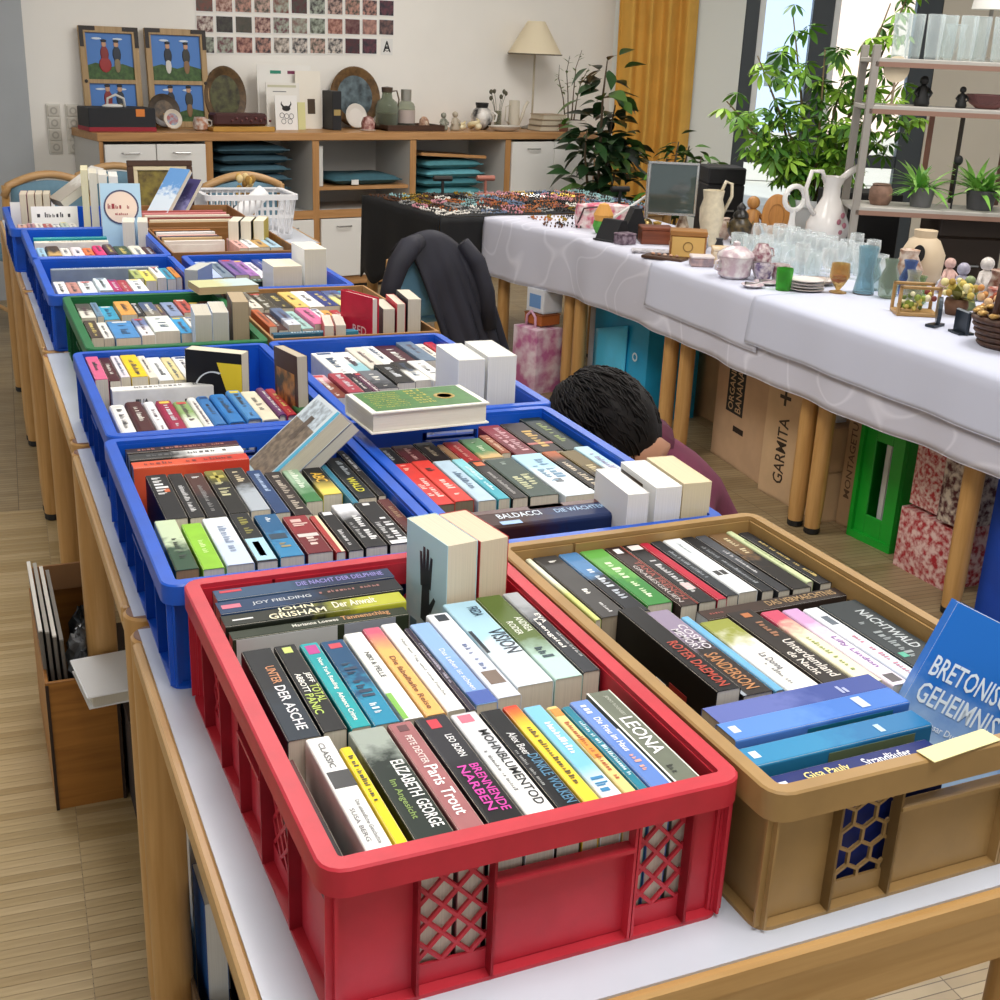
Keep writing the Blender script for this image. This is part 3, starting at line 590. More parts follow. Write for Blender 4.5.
for i, (x0, x1, yc, t, words, c1, c2, tx, bl, dz) in enumerate([
 (.040, .250, .162, .036, 'violet blue paperback', '3a4c92', '5f6cae', [('~', .74, .82, .2, .8, 'aab4dc')], [], .002),
 (.032, .245, .125, .036, 'bright blue paperback', '3f74c6', '5a8ad4', [('~', .74, .84, .2, .8, 'c4d4f0')], [(.03, .07, .35, .7, 'dce6f6')], .006),
 (.028, .240, .085, .034, 'teal blue paperback', '2270a4', '2f86b4', [('~', .72, .82, .2, .8, 'b4d6e6')], [(.03, .07, .35, .7, 'dce6f6')], .002),
 (.030, .224, .045, .034, 'navy paperback titled Strandlaeufer', '1c2a6c', None, [('Gisa Pauly', .2, .46, .3, .75, 'efe08a'), ('Strandläufer', .55, .84, .35, .75, 'e9ecf4')], [(.04, .09, .1, .6, 'dce6f6')], -.006)]):
    book(CM('brown', x1, yc, dz) @ RZ(PI/2+.012) @ RY(.0), t-.002, x1-x0, .126, c1, c2, words + ' lying crosswise, %s of four at near end of brown crate' % ORD[i], g, tx, bl,
         art=[(-1, .1, .6, .75, .96, ['2c3a6c', '1f6f86', '6a7a5a', '2c3a6c'][i], None)])
def face_book(TL, U, V, t, h, w, c1, c2, label, g, **k):
    """book seen cover on: top left corner of the cover in row coordinates, U to the reader's right, V up; spine at the left"""
    U = Vector(U).normalized(); V = Vector(V); V = (V - U*V.dot(U)).normalized(); N = U.cross(V); O = Vector(TL) + U*w - N*t/2
    M = Matrix(((-N.x, -V.x, -U.x, O.x), (-N.y, -V.y, -U.y, O.y), (-N.z, -V.z, -U.z, O.z), (0, 0, 0, 1)))
    return book(ROWM @ M, t, h, w, c1, c2, label, g, **k)
o = face_book((.750, -.705, .952), (.75, -.55, -.37), (.45, 0, .89), .026, .19, .13, '8fb8e4', '1f6cc4', 'bright blue paperback leaning face out in brown crate, cover reads GEHEIMNIS', g, split=.36, nz=.3)
o.children[0].data.materials[0] = cover_mat('1f6cc4', 'a9c8ea', .62, .25, .25, 3.0, 2.0)
tm = MB(); fx = -.0137
for st, y0, y1, z0, z1 in (('BRETONISCHES', .30, .42, .93, .05), ('GEHEIMNIS', .46, .58, .93, .25)): add_text(tm, st, (fx, .19*y1, .13*z0), (0, 0, -.13*(z0-z1)), (0, -.19*(y1-y0), 0))
add_text(tm, 'Kommissar Dupins siebter Fall', (fx, .19*.70, .13*.9), (0, 0, -.13*.8), (0, -.19*.05, 0)); tm.build('lettering', mat('dbe9f6', .4), o)
nt_ = thing('paper_note', 'pale yellow paper slip lying on the near rim of brown crate', 'paper', M=CM('brown', .215, .006, .1432)); MB().box((0, .003, .0006), (.09, .022, .0008), 0, RZ(.1)).build('slip', mat('e9dfa4', .7), nt_)
# --- helpers for the farther crates
NAMES = {'white': 'f2f0ea', 'cream': 'e8dcb8', 'black': '18181a', 'charcoal': '3a3a3e', 'grey': '8f9296', 'navy': '1f2c50', 'blue': '2f66b0', 'light blue': '9cc6e2', 'sky blue': '4fa4d8', 'teal': '1f8a90', 'dark green': '23402e', 'green': '3f8a44', 'lime green': '9fd03a', 'yellow': 'ecd02c', 'orange': 'e08a34', 'tan': 'c4a070', 'brown': '6a4530', 'maroon': '55202a', 'red': 'c0282c', 'crimson': 'a82046', 'pink': 'e08aa8', 'magenta': 'c82a78', 'purple': '5a3570', 'lilac': 'b8a8d0', 'slate': '55626e'}
def cname(h):
    a = lin(h); return min(NAMES, key=lambda n: sum((x**.45-y**.45)**2 for x, y in zip(a[:3], lin(NAMES[n])[:3])))
def simple_row(key, rowname, cn, xs, yf, L, cols, w=.12, z=0, g=None, seed=1, start=0, hard=False):
    """xs: boundaries; cols: one hex or 'c1/c2' for each book"""
    r = random.Random(seed); items = []
    for i, c in enumerate(cols):
        c1, c2 = (c.split('/') + [None])[:2]; dark = sum(lin(c1)[:3]) < .6; ink = r.choice(['f0eee4', 'e6d27a', 'd8dde2']) if dark else r.choice(['3a3a40', '55404a', '2c4a6a'])
        a = r.uniform(.1, .3); tx = [('~', a, r.uniform(.6, .9), .35, .68, ink)] + ([('~', .82, .93, .4, .6, ink)] if r.random() < .4 else [])
        bl = [(.03, .1, .2, .8, r.choice(['d8d8d4', 'c23a3a', 'e4c84a', '2c4a7a']))] if r.random() < .35 else []
        ln = L[i] if isinstance(L, (list, tuple)) else L + r.uniform(-.008, .006); yy = yf[i] if isinstance(yf, (list, tuple)) else yf + r.uniform(-.006, .004)
        items.append((xs[i], xs[i+1]-.0005, yy, ln, cname(c1) + (' and ' + cname(c2) if c2 and cname(c2) != cname(c1) else '') + ' book', c1, c2, tx, bl, {'w': w + r.uniform(-.006, .005), 'hard': hard, 'split': r.uniform(.3, .7), 'nz': r.uniform(.1, .4)}))
    row(key, rowname, cn, items, w=w, z=z, group=g, start=start)
def across(key, x0, x1, yc, t, w, c1, c2, label, g, tx=(), bl=(), dz=0.0, a=0.0, **k):
    OCC.setdefault(key, []).append((x0, x1, yc-t/2, yc+t/2))
    return book(CM(key, x1, yc, dz) @ RZ(PI/2+a), t, x1-x0, w, c1, c2, label, g, tx, bl, **k)
def up(x, y, z, t, h, d, rz, c1, c2, label, g, lean=0.0, ll=0.0, **k):
    """upright book, fore-edge towards -y; x,y: middle of its near foot in row coordinates"""
    return book(RM(x, y, z, rz) @ RY(ll) @ RX(-lean) @ TR(0, 0, h) @ RX(-PI/2), t, h, d, c1, c2, label, g, **k)
# --- blue crate A
g = 'books in blue crate behind the red crate'; n = 'blue crate behind red crate'
row('A', 'back', n, [
 (.042, .073, .440, .19, 'black thick paperback with white blocks', '17171a', None, [('~', .08, .5, .2, .8, 'e8e8e8')], [(.35, .42, .55, .8, 'd0602a')]),
 (.0735, .096, .437, .19, 'black paperback', '1b1a1c', None, [('~', .3, .9, .3, .65, 'd4d4d4')]),
 (.097, .125, .432, .19, 'black and brown paperback', '17171a', '4a2a24', [('~', .05, .15, .3, .7, 'e8e8e8'), ('~', .3, .9, .35, .6, '8a8a8a')]),
 (.127, .157, .436, .188, 'black paperback, olive cross', '1a1a18', '7a7430', [('~', .3, .8, .2, .8, 'c8c49a')], [(.05, .3, .4, .55, 'b4a84a'), (.13, .19, .15, .85, 'b4a84a')], {'split': .8}),
 (.158, .187, .440, .19, 'dark to silver paperback', 'a8b0b8', '2a2420', [('~', .1, .4, .3, .7, 'd8c8a4')], [], {'split': .5}),
 (.188, .211, .420, .188, 'navy paperback', '22406e', None, [('~', .1, .6, .35, .7, 'b4c8e4')]),
 (.212, .238, .405, .19, 'brown black paperback', '2a1f1d', None, [('~', .1, .9, .3, .7, 'c4b8a8')]),
 (.240, .266, .463, .20, 'green paperback', '3f7a48', '9ab89a', [('~', .3, .7, .3, .7, 'e4f0dc')], [], {'split': .3}),
 (.271, .301, .480, .195, 'black and yellow paperback', 'e8d060', '1a1a1a', [('~', .08, .45, .2, .8, '9a9a9a'), ('ABC', .5, .72, .2, .8, 'e8b83a')], [], {'split': .22, 'nz': .05}),
 (.302, .313, .420, .18, 'thin teal paperback', '2a7a94', None),
 (.315, .344, .445, .19, 'black paperback, yellow title', '1b2226', None, [('~', .1, .5, .5, .8, 'b4bcc0'), ('WALD', .52, .86, .25, .7, 'd8d23a')]),
 (.346, .359, .478, .22, 'black paperback, small white title', '1c1a1a', None, [('~', .1, .5, .3, .7, 'e4e4e4')]),
], w=.12, group=g)
row('A', 'front', n, [
 (.026, .056, .248, .175, 'tilted dark green paperback', '2a4a34', 'c4d4b0', [('~', .4, .8, .4, .7, '1a2a20')], [], {'split': .5, 'nz': .3, 'pages': 'a8855e'}),
 (.058, .086, .226, .16, 'lime green paperback', '8fc832', None, [('~', .4, .7, .4, .65, 'd8f0a4')]),
 (.088, .124, .238, .168, 'pale blue white paperback', 'c8d6e8', 'dfe6ee', [('~', .2, .85, .4, .7, '8a9ab4')]),
 (.126, .154, .246, .176, 'black paperback with pale blue label', '1d1f22', None, [('~', .1, .45, .3, .7, '8f8a3a')], [(.55, .98, .05, .95, 'a9d4e8'), (.62, .9, .3, .62, '1f4a6a')]),
 (.157, .190, .286, .21, 'deep blue art paperback', '2f7fae', '1f5a86', [('~', .05, .2, .4, .6, 'e8f2f8'), ('~', .7, .9, .3, .7, '9a8a5a')], [(.48, .6, .1, .8, '16384f')], {'nz': .45}),
 (.193, .228, .292, .215, 'dark red paperback', '6a1c24', '8a2a30', [('~', .1, .45, .2, .8, 'd8b8b0'), ('~', .6, .9, .35, .75, 'e4c8c0')], [(.5, .58, .1, .9, 'd4ccc8')]),
 (.229, .243, .206, .135, 'thin red and cream paperback', 'a83232', None, [], [(.0, 1, .55, .9, 'ead8b4')]),
 (.245, .267, .218, .148, 'black narrow paperback', '1b1a1c', None, [('~', .5, .9, .3, .6, 'd8d8d8')], [(.02, .1, .2, .8, 'e4e4e4')]),
 (.270, .301, .240, .165, 'white and black paperback', '1e1e20', 'dfe0e4', [('~', .3, .9, .5, .85, 'e8e8e8'), ('~', .45, .8, .15, .35, 'b4b4b4')], [], {'split': .75, 'nz': .1}),
 (.303, .337, .243, .168, 'broad black paperback', '1c1c1e', None, [('~', .4, .95, .5, .85, 'e8e8e8'), ('~', .5, .9, .15, .4, 'c4c4c4')], [(.03, .08, .3, .6, 'e4e4e4'), (.92, .99, .1, .9, 'f0f0f0')]),
 (.339, .358, .243, .165, 'black and mahogany paperback', '1c1817', '5a2420', [('~', .2, .5, .3, .8, '9a7a5a')], [], {'split': .3}),
], w=.12, group=g)
for i, (t, y, c1, c2, words) in enumerate([(.024, .560, '4a1f20', '2a1a18', 'maroon book'), (.030, .528, 'e8e8e4', '3a3a38', 'white spiral-bound pad'), (.030, .488, 'c8402e', 'd85a3a', 'orange red book')]):
    across('A', .030, .205, y, t, .122, c1, c2, words + ' lying crosswise at far end of blue crate behind red crate', g, [('~', .1, .9, .3, .7, ['a86a5a', '5a5a5a', '7a1f18'][i])])
# two books leaning between the blue crates A and B
o = face_book((.352, .305, .932), (.03, -1, .0), (.76, .0, .65), .024, .165, .115, 'cfd8dc', 'b0c4d0', 'paperback with cathedral picture leaning on the rim between two blue crates', 'books leaning on the crates', pages='d8d0ba')
for (y0, y1, z0, z1, c) in ((.30, .95, .15, .95, '8a7a68'), (.04, .3, .2, .9, 'c8d4dc'), (.2, .5, .45, .6, '6a5c50')): MB().box((-.0122-.0002*(c == '6a5c50'), .165*(y0+y1)/2, .115*(z0+z1)/2), (.0004, .165*(y1-y0), .115*(z1-z0))).build('cover_picture', mat(c, .4, var=.5, scale=90), o)
MB().box((-.0124, .0825, .006), (.0005, .163, .010)).build('cover_band', mat('4fa8c8', .4), o)
face_book((.371, .306, .915), (.03, -1, .0), (.76, .0, .65), .018, .14, .115, '8a8690', 'b4b0ba', 'grey paperback leaning behind the cathedral paperback', 'books leaning on the crates', pages='cfcabc')
# --- blue crate B
g = 'books in blue crate behind the brown crate'; n = 'blue crate behind brown crate'
row('B', 'back', n, [
 (.024, .053, .480, .09, 'black book', '1c1a1b', None, [('~', .2, .8, .3, .6, 'c4c4c4')]),
 (.054, .092, .484, .095, 'dark red book', '5a1c22', None, [('~', .2, .9, .4, .65, 'c89a94')]),
 (.093, .128, .488, .095, 'black brown book', '221b19', None, [('~', .2, .9, .35, .6, 'b4a48a')]),
 (.129, .142, .470, .09, 'tan book', 'a8805a', None),
 (.143, .172, .480, .115, 'red book', 'b02a2e', None, [('~', .2, .9, .35, .6, 'e8b8a8')]),
 (.174, .214, .488, .105, 'green book with peach foot', 'd8b878', '4a8a4a', [('~', .2, .7, .4, .65, 'd8ecc4')], [], {'split': .22}),
 (.216, .234, .500, .10, 'orange brown book', '9a4a24', None, [('~', .2, .9, .3, .7, 'e8c8a4')]),
 (.236, .276, .550, .175, 'wine red book', '6a1f2c', '822836', [('~', .1, .9, .5, .8, 'd4a8ac'), ('~', .3, .8, .2, .4, 'd4a8ac')]),
 (.278, .324, .553, .165, 'dark brown book with gold letters', '2a1c1a', None, [('~', .3, .9, .4, .8, 'c8a24a')], [(.7, .76, 0, 1, 'a84438')]),
 (.326, .368, .576, .19, 'black green book', '1d2a24', None, [('~', .2, .8, .35, .65, '8a9a4a')]),
], w=.118, group=g)
row('B', 'front', n, [
 (.0225, .055, .382, .19, 'bright red thick paperback', 'd0332c', None, [('~', .05, .2, .3, .6, 'f0c8b8'), ('~', .4, .85, .55, .85, 'f4d8d0'), ('~', .5, .8, .2, .45, 'f4d8d0')], [], {'pages': '8f7f68'}),
 (.056, .087, .388, .19, 'bright red paperback', 'd83a30', None, [('~', .2, .3, .3, .7, '2a1a18'), ('~', .5, .9, .35, .75, 'f4d8d0')], [], {'pages': '8f7f68'}),
 (.089, .119, .378, .188, 'pale blue paperback', 'b8d0e0', None, [('~', .3, .75, .35, .72, '4f6a86')]),
 (.121, .141, .380, .19, 'turquoise paperback', '3fa4b4', '8fd0d8', [('~', .2, .8, .35, .65, 'e4f4f4')]),
 (.142, .168, .374, .188, 'black paperback with orange logo', '231f1e', None, [('~', .3, .9, .35, .6, 'a8a4a0')], [(.04, .14, .2, .8, 'd86a3a')]),
 (.170, .218, .376, .19, 'dark green grey thick paperback', '34463f', None, [('~', .4, .85, .55, .85, 'c4c69a'), ('~', .5, .85, .2, .45, 'c4c69a'), ('~', .1, .2, .4, .6, '8a9a92')]),
 (.221, .274, .378, .205, 'broad light blue and white paperback', 'e2ecf2', 'a8cfe4', [('~', .15, .6, .5, .8, '5f8aa8'), ('~', .3, .7, .2, .42, '5f8aa8')], [(.62, .7, .3, .55, '2a3a46'), (.9, .99, 0, 1, 'dbe8ee')], {'split': .6}),
 (.277, .304, .376, .195, 'black and orange paperback', '1f1c1b', 'b05a2a', [('~', .3, .9, .3, .7, 'd4c4a8')], [], {'split': .85, 'nz': .1}),
 (.306, .338, .370, .19, 'dark brown paperback', '3a3024', '6a5a34', [('~', .3, .9, .3, .7, 'c8b88a')]),
 (.340, .368, .385, .20, 'pale floral paperback', 'd8e0ea', 'b4d8e4', [('~', .2, .8, .3, .7, '8a7aa4')]),
], w=.122, group=g)
across('B', .036, .255, .105, .062, .128, '1f2d54', '3a1f1c', 'thick navy hardcover titled DIE WÄCHTER at near end of blue crate', g, [('BALDACCI', .22, .52, .40, .68, 'd8e2ec'), ('DIE WÄCHTER', .62, .98, .40, .68, '9ab8d8')], [(.0, 1, .76, .98, '4a201c'), (.48, .72, .77, .97, 'c89a84'), (.2, .34, .06, .26, '8fb4e0')], hard=True)
across('B', .036, .235, .165, .034, .10, '3a2622', '201a1a', 'dark brown paperback tucked behind the thick navy hardcover', g, [('~', .2, .8, .3, .7, 'a8806a')])
up(.668, -.190, .735, .032, .165, .112, -.06, 'eceae6', 'd8d8d4', 'slim white paperback standing upright beside the navy hardcover', 'upright books at corner of blue crate', pages='f2f0ec')
up(.716, -.190, .735, .040, .170, .118, -.06, 'f0f0ee', '5a4a3c', 'white paperback with dark pictured cover standing upright behind brown crate', 'upright books at corner of blue crate', pages='f4f2ee', art=[(-1, .05, .95, .35, .95, '4a3a2c', None)])
up(.762, -.190, .735, .044, .172, .12, -.06, 'e4d4b0', 'd8c8a4', 'thick cream paperback standing upright nearest the kneeling person', 'upright books at corner of blue crate', pages='e8d9b4')
# the green hardcover lying across crates B and C
M = ROWM @ TR(.402, .222, .888) @ RZ(.06) @ TR(0, .125, 0) @ RY(PI/2) @ RZ(PI/2)
o = book(ROWM @ TR(.405, .335, .8865) @ RZ(.055) @ Matrix(((0, 1, 0, 0), (0, 0, 1, -.125), (1, 0, 0, .0175), (0, 0, 0, 1))), .035, .205, .125, 'f2efe4', None, 'thick green and cream hardcover lying flat across the blue crates', 'books leaning on the crates', hard=True, pages='eae4d6')
MB().box((.0178, .1025, .062), (.0006, .185, .108)).build('cover_panel', mat('3f7a34', .4, var=.25, scale=60), o)
pm = MB(); [add_glyphs(pm, (.0184, .02, .1-.011*k), (0, .06, 0), (0, 0, .004), k) for k in range(8)]; [add_glyphs(pm, (.0184, .095, .1-.014*k), (0, .03, 0), (0, 0, .008), k+20) for k in range(6)]; pm.build('lettering', mat('c4b23a', .4), o)
rg = MB(); rg.lathe([(.012, 0), (.016, .0005), (.018, 0)], 20, TR(.0184, .15, .06) @ RY(PI/2)); rg.build('ornament', mat('a88a3a', .4), o)
# --- blue crate C
g = 'books in blue crate with the black book'; n = 'blue crate with black book'
simple_row('C', 'back', n, [.0225, .048, .070, .089, .122, .139, .168, .190, .224, .262], .575, .185, ['d8628a', '4a1c24', 'e4dce4', 'eccb1e', 'ece4d4', 'eef0ee', 'e4d49a', 'f0eeea', 'f2f2f0'], .122, 0, g, 3)
across('C', .046, .250, .345, .030, .118, 'f0efec', None, 'wide white book lying crosswise in blue crate with black book', g, [('~', .2, .9, .3, .7, '6a6a6a')], art=[(-1, .3, .36, .25, .8, '333333', None), (-1, .5, .62, .4, .8, '222222', 'GANZ'), (-1, .68, .8, .35, .85, '444444', 'GUT')])
simple_row('C', 'front', n, [.026, .054, .085, .106, .136, .165, .183, .207, .238, .266, .300, .317, .339, .367], [.213, .226, .223, .22, .221, .245, .255, .253, .258, .27, .284, .288, .285], .185, ['eeece8', '4a1e22', 'e8e6ea', '9a2046', 'e4ead8/8aa86a', 'eceae4', '3f7ab8', '2f7ac0', '4a8ac4', 'ece2c8', '6a3a6a', 'b03038', '2f6a3a'], .12, 0, g, 4, hard=True)
o = up(.318, .700, .735, .034, .175, .115, .95, '1c1c1e', None, 'thick black book with white crescent and yellow corner standing upright', 'upright books in the blue crates', pages='e4dcc4')
cr = MB(); th = [a*PI/20 for a in range(-12, 13)]
cr.add([(-.0174, .0875+.05*math.sin(a), .055+.045*math.cos(a)) for a in th] + [(-.0174, .0875+.047*math.sin(a), .058+.038*math.cos(a)) for a in th], [(i, i+1, 25+i+1, 25+i) for i in range(24)]); cr.build('cover_crescent', mat('d8dde0', .4), o)
MB().add([(-.0174, .02, 0), (-.0174, .172, 0), (-.0174, .02, .05)], [(0, 1, 2)]).build('cover_corner', mat('e8cc2a', .4), o)
o = up(.384, .515, .735, .020, .205, .125, .10, '3a1a1c', '5a2a24', 'dark red book with candlelit painting standing face out between blue crates', 'upright books in the blue crates', pages='c8bca4', lean=.06)
MB().box((-.0104, .11, .062), (.0004, .15, .095)).build('cover_painting', mat('1c1210', .4, col2='b0702a', scale=45), o)
# --- blue crate D
g = 'books in blue crate with the thick white pair'; n = 'blue crate with white pair'
simple_row('D', 'back', n, [.072, .122, .160, .198, .228, .280, .318, .345, .368], [.517, .535, .565, .575, .58, .58, .58, .58], .18, ['ecebe6', '8fc0c8/e8e8e4', 'e4dccc', 'f0eeea', '4a2028', '6a7e92', 'ece4d4', 'c22c3a'], .12, 0, g, 6)
simple_row('D', 'front', n, [.0225, .056, .088, .106, .122, .165, .205, .241, .280], [.35, .375, .34, .335, .405, .43, .44, .42], [.17, .19, .17, .165, .19, .20, .20, .19], ['7a3a2a/e0a8b0', 'a83a4a', '2a1a2c', '5a1c48', '2c2e34/6a6e74', '1a1a1a', 'ecebe4/2a2a2a', 'f0efec'], .122, 0, g, 8)
up(.685, .470, .735, .052, .195, .13, -.03, 'eef0ee', 'd8dce4', 'thick white book standing upright in blue crate corner, pale blue cover', 'upright books in the blue crates', pages='efece4')
up(.746, .470, .735, .056, .198, .13, -.03, 'f0eeea', 'e4e0d8', 'thick white book standing upright at crate corner toward the jacket', 'upright books in the blue crates', pages='f2efe6')
# --- green crate
g = 'books in the green crate'; n = 'green crate'
simple_row('G', 'back', n, [.024, .058, .075, .112, .150, .170, .205, .222, .255, .285, .318, .350], .520, .16, ['d8d4c8/4a4a44', '6a8aa4', '3fa0c4', 'e0a050', '2c2a2c', '7a7468/4a5a7a', '5a4a54', '8a9abc', 'c05a50', '7a4a44', '9a6050'], .12, 0, g, 11)
simple_row('G', 'front', n, [.024, .052, .075, .130, .160, .215, .245, .270, .305, .322], .330, .17, ['4a3f3a', 'e4e2dc', '4a8ac4', 'e8e4e4/6a7aa4', 'e6ece4', '3a9ad0', 'e4e0d8', '5a6484', '3a3630'], .12, 0, g, 12)
across('G', .04, .245, .10, .05, .10, 'e8d8d4', 'd8a8a0', 'pinkish white book lying crosswise at near end of green crate', g, [('~', .2, .8, .3, .6, 'b07a74')])
for i, (x, y, t, h, c, lb) in enumerate([(.305, 1.05, .036, .175, 'c4d4ea', 'pale blue paperback'), (.345, 1.07, .034, .175, 'dfe4ea', 'white paperback'), (.395, 1.10, .036, .19, '6a6258', 'grey brown paperback')]):
    up(x, y, .735, t, h, .12, -.1, c, None, '%s standing upright in near corner of green crate' % lb, 'upright books in the green crate', pages=['cfc9b8', 'd4cfc0', 'b8a484'][i])
# --- shallow trays
card = mat('a87c4c', .8, var=.1, scale=20)
def tray(key, name, label, x, y, w, l, h, m, cat='box', z=TOP, ang=0, t=.006):
    o = thing(name, label, cat, M=RM(x, y, z, ang)); CR[key] = (x, y, ang, w, l, h)
    MB().box((w/2, l/2, .003), (w-2*t, l-2*t, .005)).build('bottom_panel', m, o)
    for c, d in (((w/2, t/2, h/2), (w, t, h)), ((w/2, l-t/2, h/2), (w, t, h)), ((t/2, l/2, h/2), (t, l-2*t, h)), ((w-t/2, l/2, h/2), (t, l-2*t, h))): MB().box(c, d, .001).build('side_panel', m, o)
    return o
tray('T', 'cardboard_tray', 'brown cardboard tray of paperbacks beside the green crate', .447, 1.03, .385, .575, .135, card)
g = 'books in the cardboard tray'; n = 'cardboard tray'
simple_row('T', 'back', n, [.03, .06, .10, .14, .175, .215, .255, .30, .35], .545, .20, ['e4dccc', '4a4434', '3a3630', 'e8c06a', 'eeece8', '2f3a7c', 'e8e08a/4a5a8a', '3a94b0'], .122, 0, g, 21)
simple_row('T', 'front', n, [.025, .045, .07, .10, .13, .165, .19, .215, .238], .325, .19, ['b8603c', '4a2c28', 'dfe4ec/5a6a8a', 'a8cfc8', 'd8709c', 'e8e4e8', 'd8a050', 'b02c34'], .122, 0, g, 22)
across('T', .02, .235, .085, .022, .12, '3f8fac', '2a5a74', 'blue book lying crosswise at near end of cardboard tray', g, [('~', .2, .8, .3, .7, 'd8ecf0')])
o = up(.690, 1.062, .735, .020, .195, .12, .36, 'c0203c', None, 'crimson hardcover standing face out in the cardboard tray', 'upright books in the cardboard tray', pages='ece4d8', hard=True); 
pm = MB(); add_text(pm, 'RED', (-.0105, .09, .07), (0, 0, -.05), (0, -.02, 0)); add_glyphs(pm, (-.0105, .125, .08), (0, 0, -.06), (0, -.008, 0), 4); pm.build('lettering', mat('e8b8b8', .4), o)
for i, (x, t, c, lb) in enumerate([(.728, .028, '2a2c38', 'dark covered'), (.757, .020, 'd83a48', 'red edged'), (.789, .032, '2c2a30', 'black covered')]): up(x, 1.08, .735, t, .165+.01*i, .12, -.1, c, None, lb + ' paperback standing upright in cardboard tray, page edge showing', 'upright books in the cardboard tray', pages='ddd4c0')
for i, (x, c) in enumerate([(.585, 'd84a50'), (.612, 'e8e0d0')]): up(x, 1.07, .735, .022, .135, .12, -.2, c, None, ('red', 'cream')[i] + ' low paperback standing beside the crimson hardcover', 'upright books in the cardboard tray', pages='e4dccc')
book(RM(.36, 1.56, .872, .1) @ TR(.0, 0, 0) @ Matrix(((0, 1, 0, 0), (0, 0, 1, -.10), (1, 0, 0, .0095), (0, 0, 0, 1))), .018, .15, .10, 'c4c494', 'bccccc', 'pale green book lying flat over the gap behind green crate', 'books lying on the crates', pages='c8b48a')
# --- blue crate E and its neighbour
g = 'books in blue crate behind the green crate'; n = 'blue crate behind green crate'
across('E', .04, .33, .47, .02, .115, '8f9aa4', None, 'long grey book lying crosswise in blue crate behind green crate', g, [('~', .1, .9, .3, .7, 'e4e8ea')])
simple_row('E', 'middle', n, [.03, .06, .09, .13, .165, .19, .215, .255], .27, .17, ['ecebe6', 'c08a80', 'e2e6e8', 'dcecf0', 'b02a66', 'a83a48', 'f0eeea'], .12, 0, g, 31)
simple_row('E', 'back', n, [.24, .265, .295, .32, .345, .362], .42, .17, ['a8b46a', 'e4d86a', 'ecebe8', '3f9ab8', 'd88a3a'], .118, 0, g, 32, start=0)
up(.385, 1.655, .735, .036, .165, .12, -.5, '7a8cb4', 'a4b4d0', 'blue grey paperback standing upright at corner of crate behind green crate', 'upright books far along the row', pages='c4c4bc')
g = 'books in blue crate beside the upright white pair'; n = 'blue crate beside upright pair'
simple_row('E2', 'back', n, [.03, .065, .10, .14, .17, .20, .225, .26, .30, .345], .50, .26, ['b4c4e4', '7a8a9a', '7a5a9c', 'a470b4', 'ece4ec', '3a4a94', '2a8aa0', 'e0d8a4', 'd8503c'], .11, 0, g, 33)
across('E2', .03, .25, .17, .04, .112, '1c1c20', '2c4a34', 'black book lying crosswise in blue crate beside upright pair', g, [('~', .2, .8, .3, .7, 'a8c4c0')])
up(.640, 1.668, .735, .078, .165, .12, .02, 'eeece4', 'e0dcd0', 'thick white block of a book, lower of the upright pair', 'upright books far along the row', pages='ebdfc8')
up(.722, 1.690, .735, .062, .205, .13, .02, 'f2f2ee', 'e0e4e4', 'thick white block of a book, taller of the upright pair', 'upright books far along the row', pages='ece4cf')
# --- blue crate F
g = 'books in blue crate near the sampler sign'; n = 'blue crate near sampler sign'
across('F', .03, .25, .44, .022, .122, '1f8a94', '2a9aa0', 'teal book lying crosswise in blue crate near sampler sign', g)
across('F', .03, .25, .405, .03, .115, 'ece4d4', None, 'cream book lying crosswise in blue crate near sampler sign', g, [('~', .2, .8, .3, .7, 'a8987a')])
simple_row('F', 'front', n, [.024, .05, .09, .12, .155, .185, .215, .245, .29, .33, .362], .26, .18, ['a8cfe4', 'c8a46a/4a3a30', 'e8e4dc', 'eae0e4', 'e07a4a', 'e03a78', '4a3444', '2a4a38', 'e8e4d4', '4a2a30'], .122, 0, g, 41, hard=True)
# --- tray with pictures, tray behind it
wbrown = wood('9a6c3e', '7f5428', .5, axis='X')
tray('P', 'wooden_tray', 'brown wooden tray of prints and books beside the far blue crates', .425, 2.21, .39, .52, .135, wbrown)
for i, (yc, c, lb) in enumerate([(.49, 'b8743a', 'orange wooden board'), (.45, '4a3a34', 'dark brown board'), (.41, 'ece8e4', 'white mounted print'), (.37, 'd8a89a', 'pink backed print'), (.33, '3f3a4c', 'dark violet print'), (.29, 'c8a87a', 'tan board'), (.25, 'e4dcd4', 'pale framed print')]):
    o = thing('picture_print', lb + ' filed on edge in the wooden tray', 'print', group='prints in the wooden tray', M=CM('P', .11, yc, 0)); MB().box((0, 0, .062), (.19, .012, .124+.004*(i % 3)), .001).build('board', mat(c, .6), o); MB().box((0, -.0065, .062), (.16, .001, .1)).build('print_face', mat(c, .4, col2='f0ece4', scale=20), o)
g = 'books in the wooden tray'; n = 'wooden tray'
simple_row('P', 'back', n, [.22, .25, .285, .32, .36], .30, .2, ['e8b0a8', 'f0eeea', 'c8a060', 'a8c8d8'], .118, 0, g, 51)
for i, (x, c) in enumerate([(.66, '3a403c'), (.70, '2c2c2c'), (.742, 'c8b45a')]): up(x, 2.46, .735, .034, .175, .12, -.35, c, None, ('dark green', 'black', 'straw yellow')[i] + ' covered book standing upright in wooden tray, cream pages showing', 'upright books in the wooden tray', pages='ece4cf')
tray('Q', 'wooden_tray', 'brown tray of red and white prints in front of the framed picture', .44, 2.78, .36, .46, .145, wbrown)
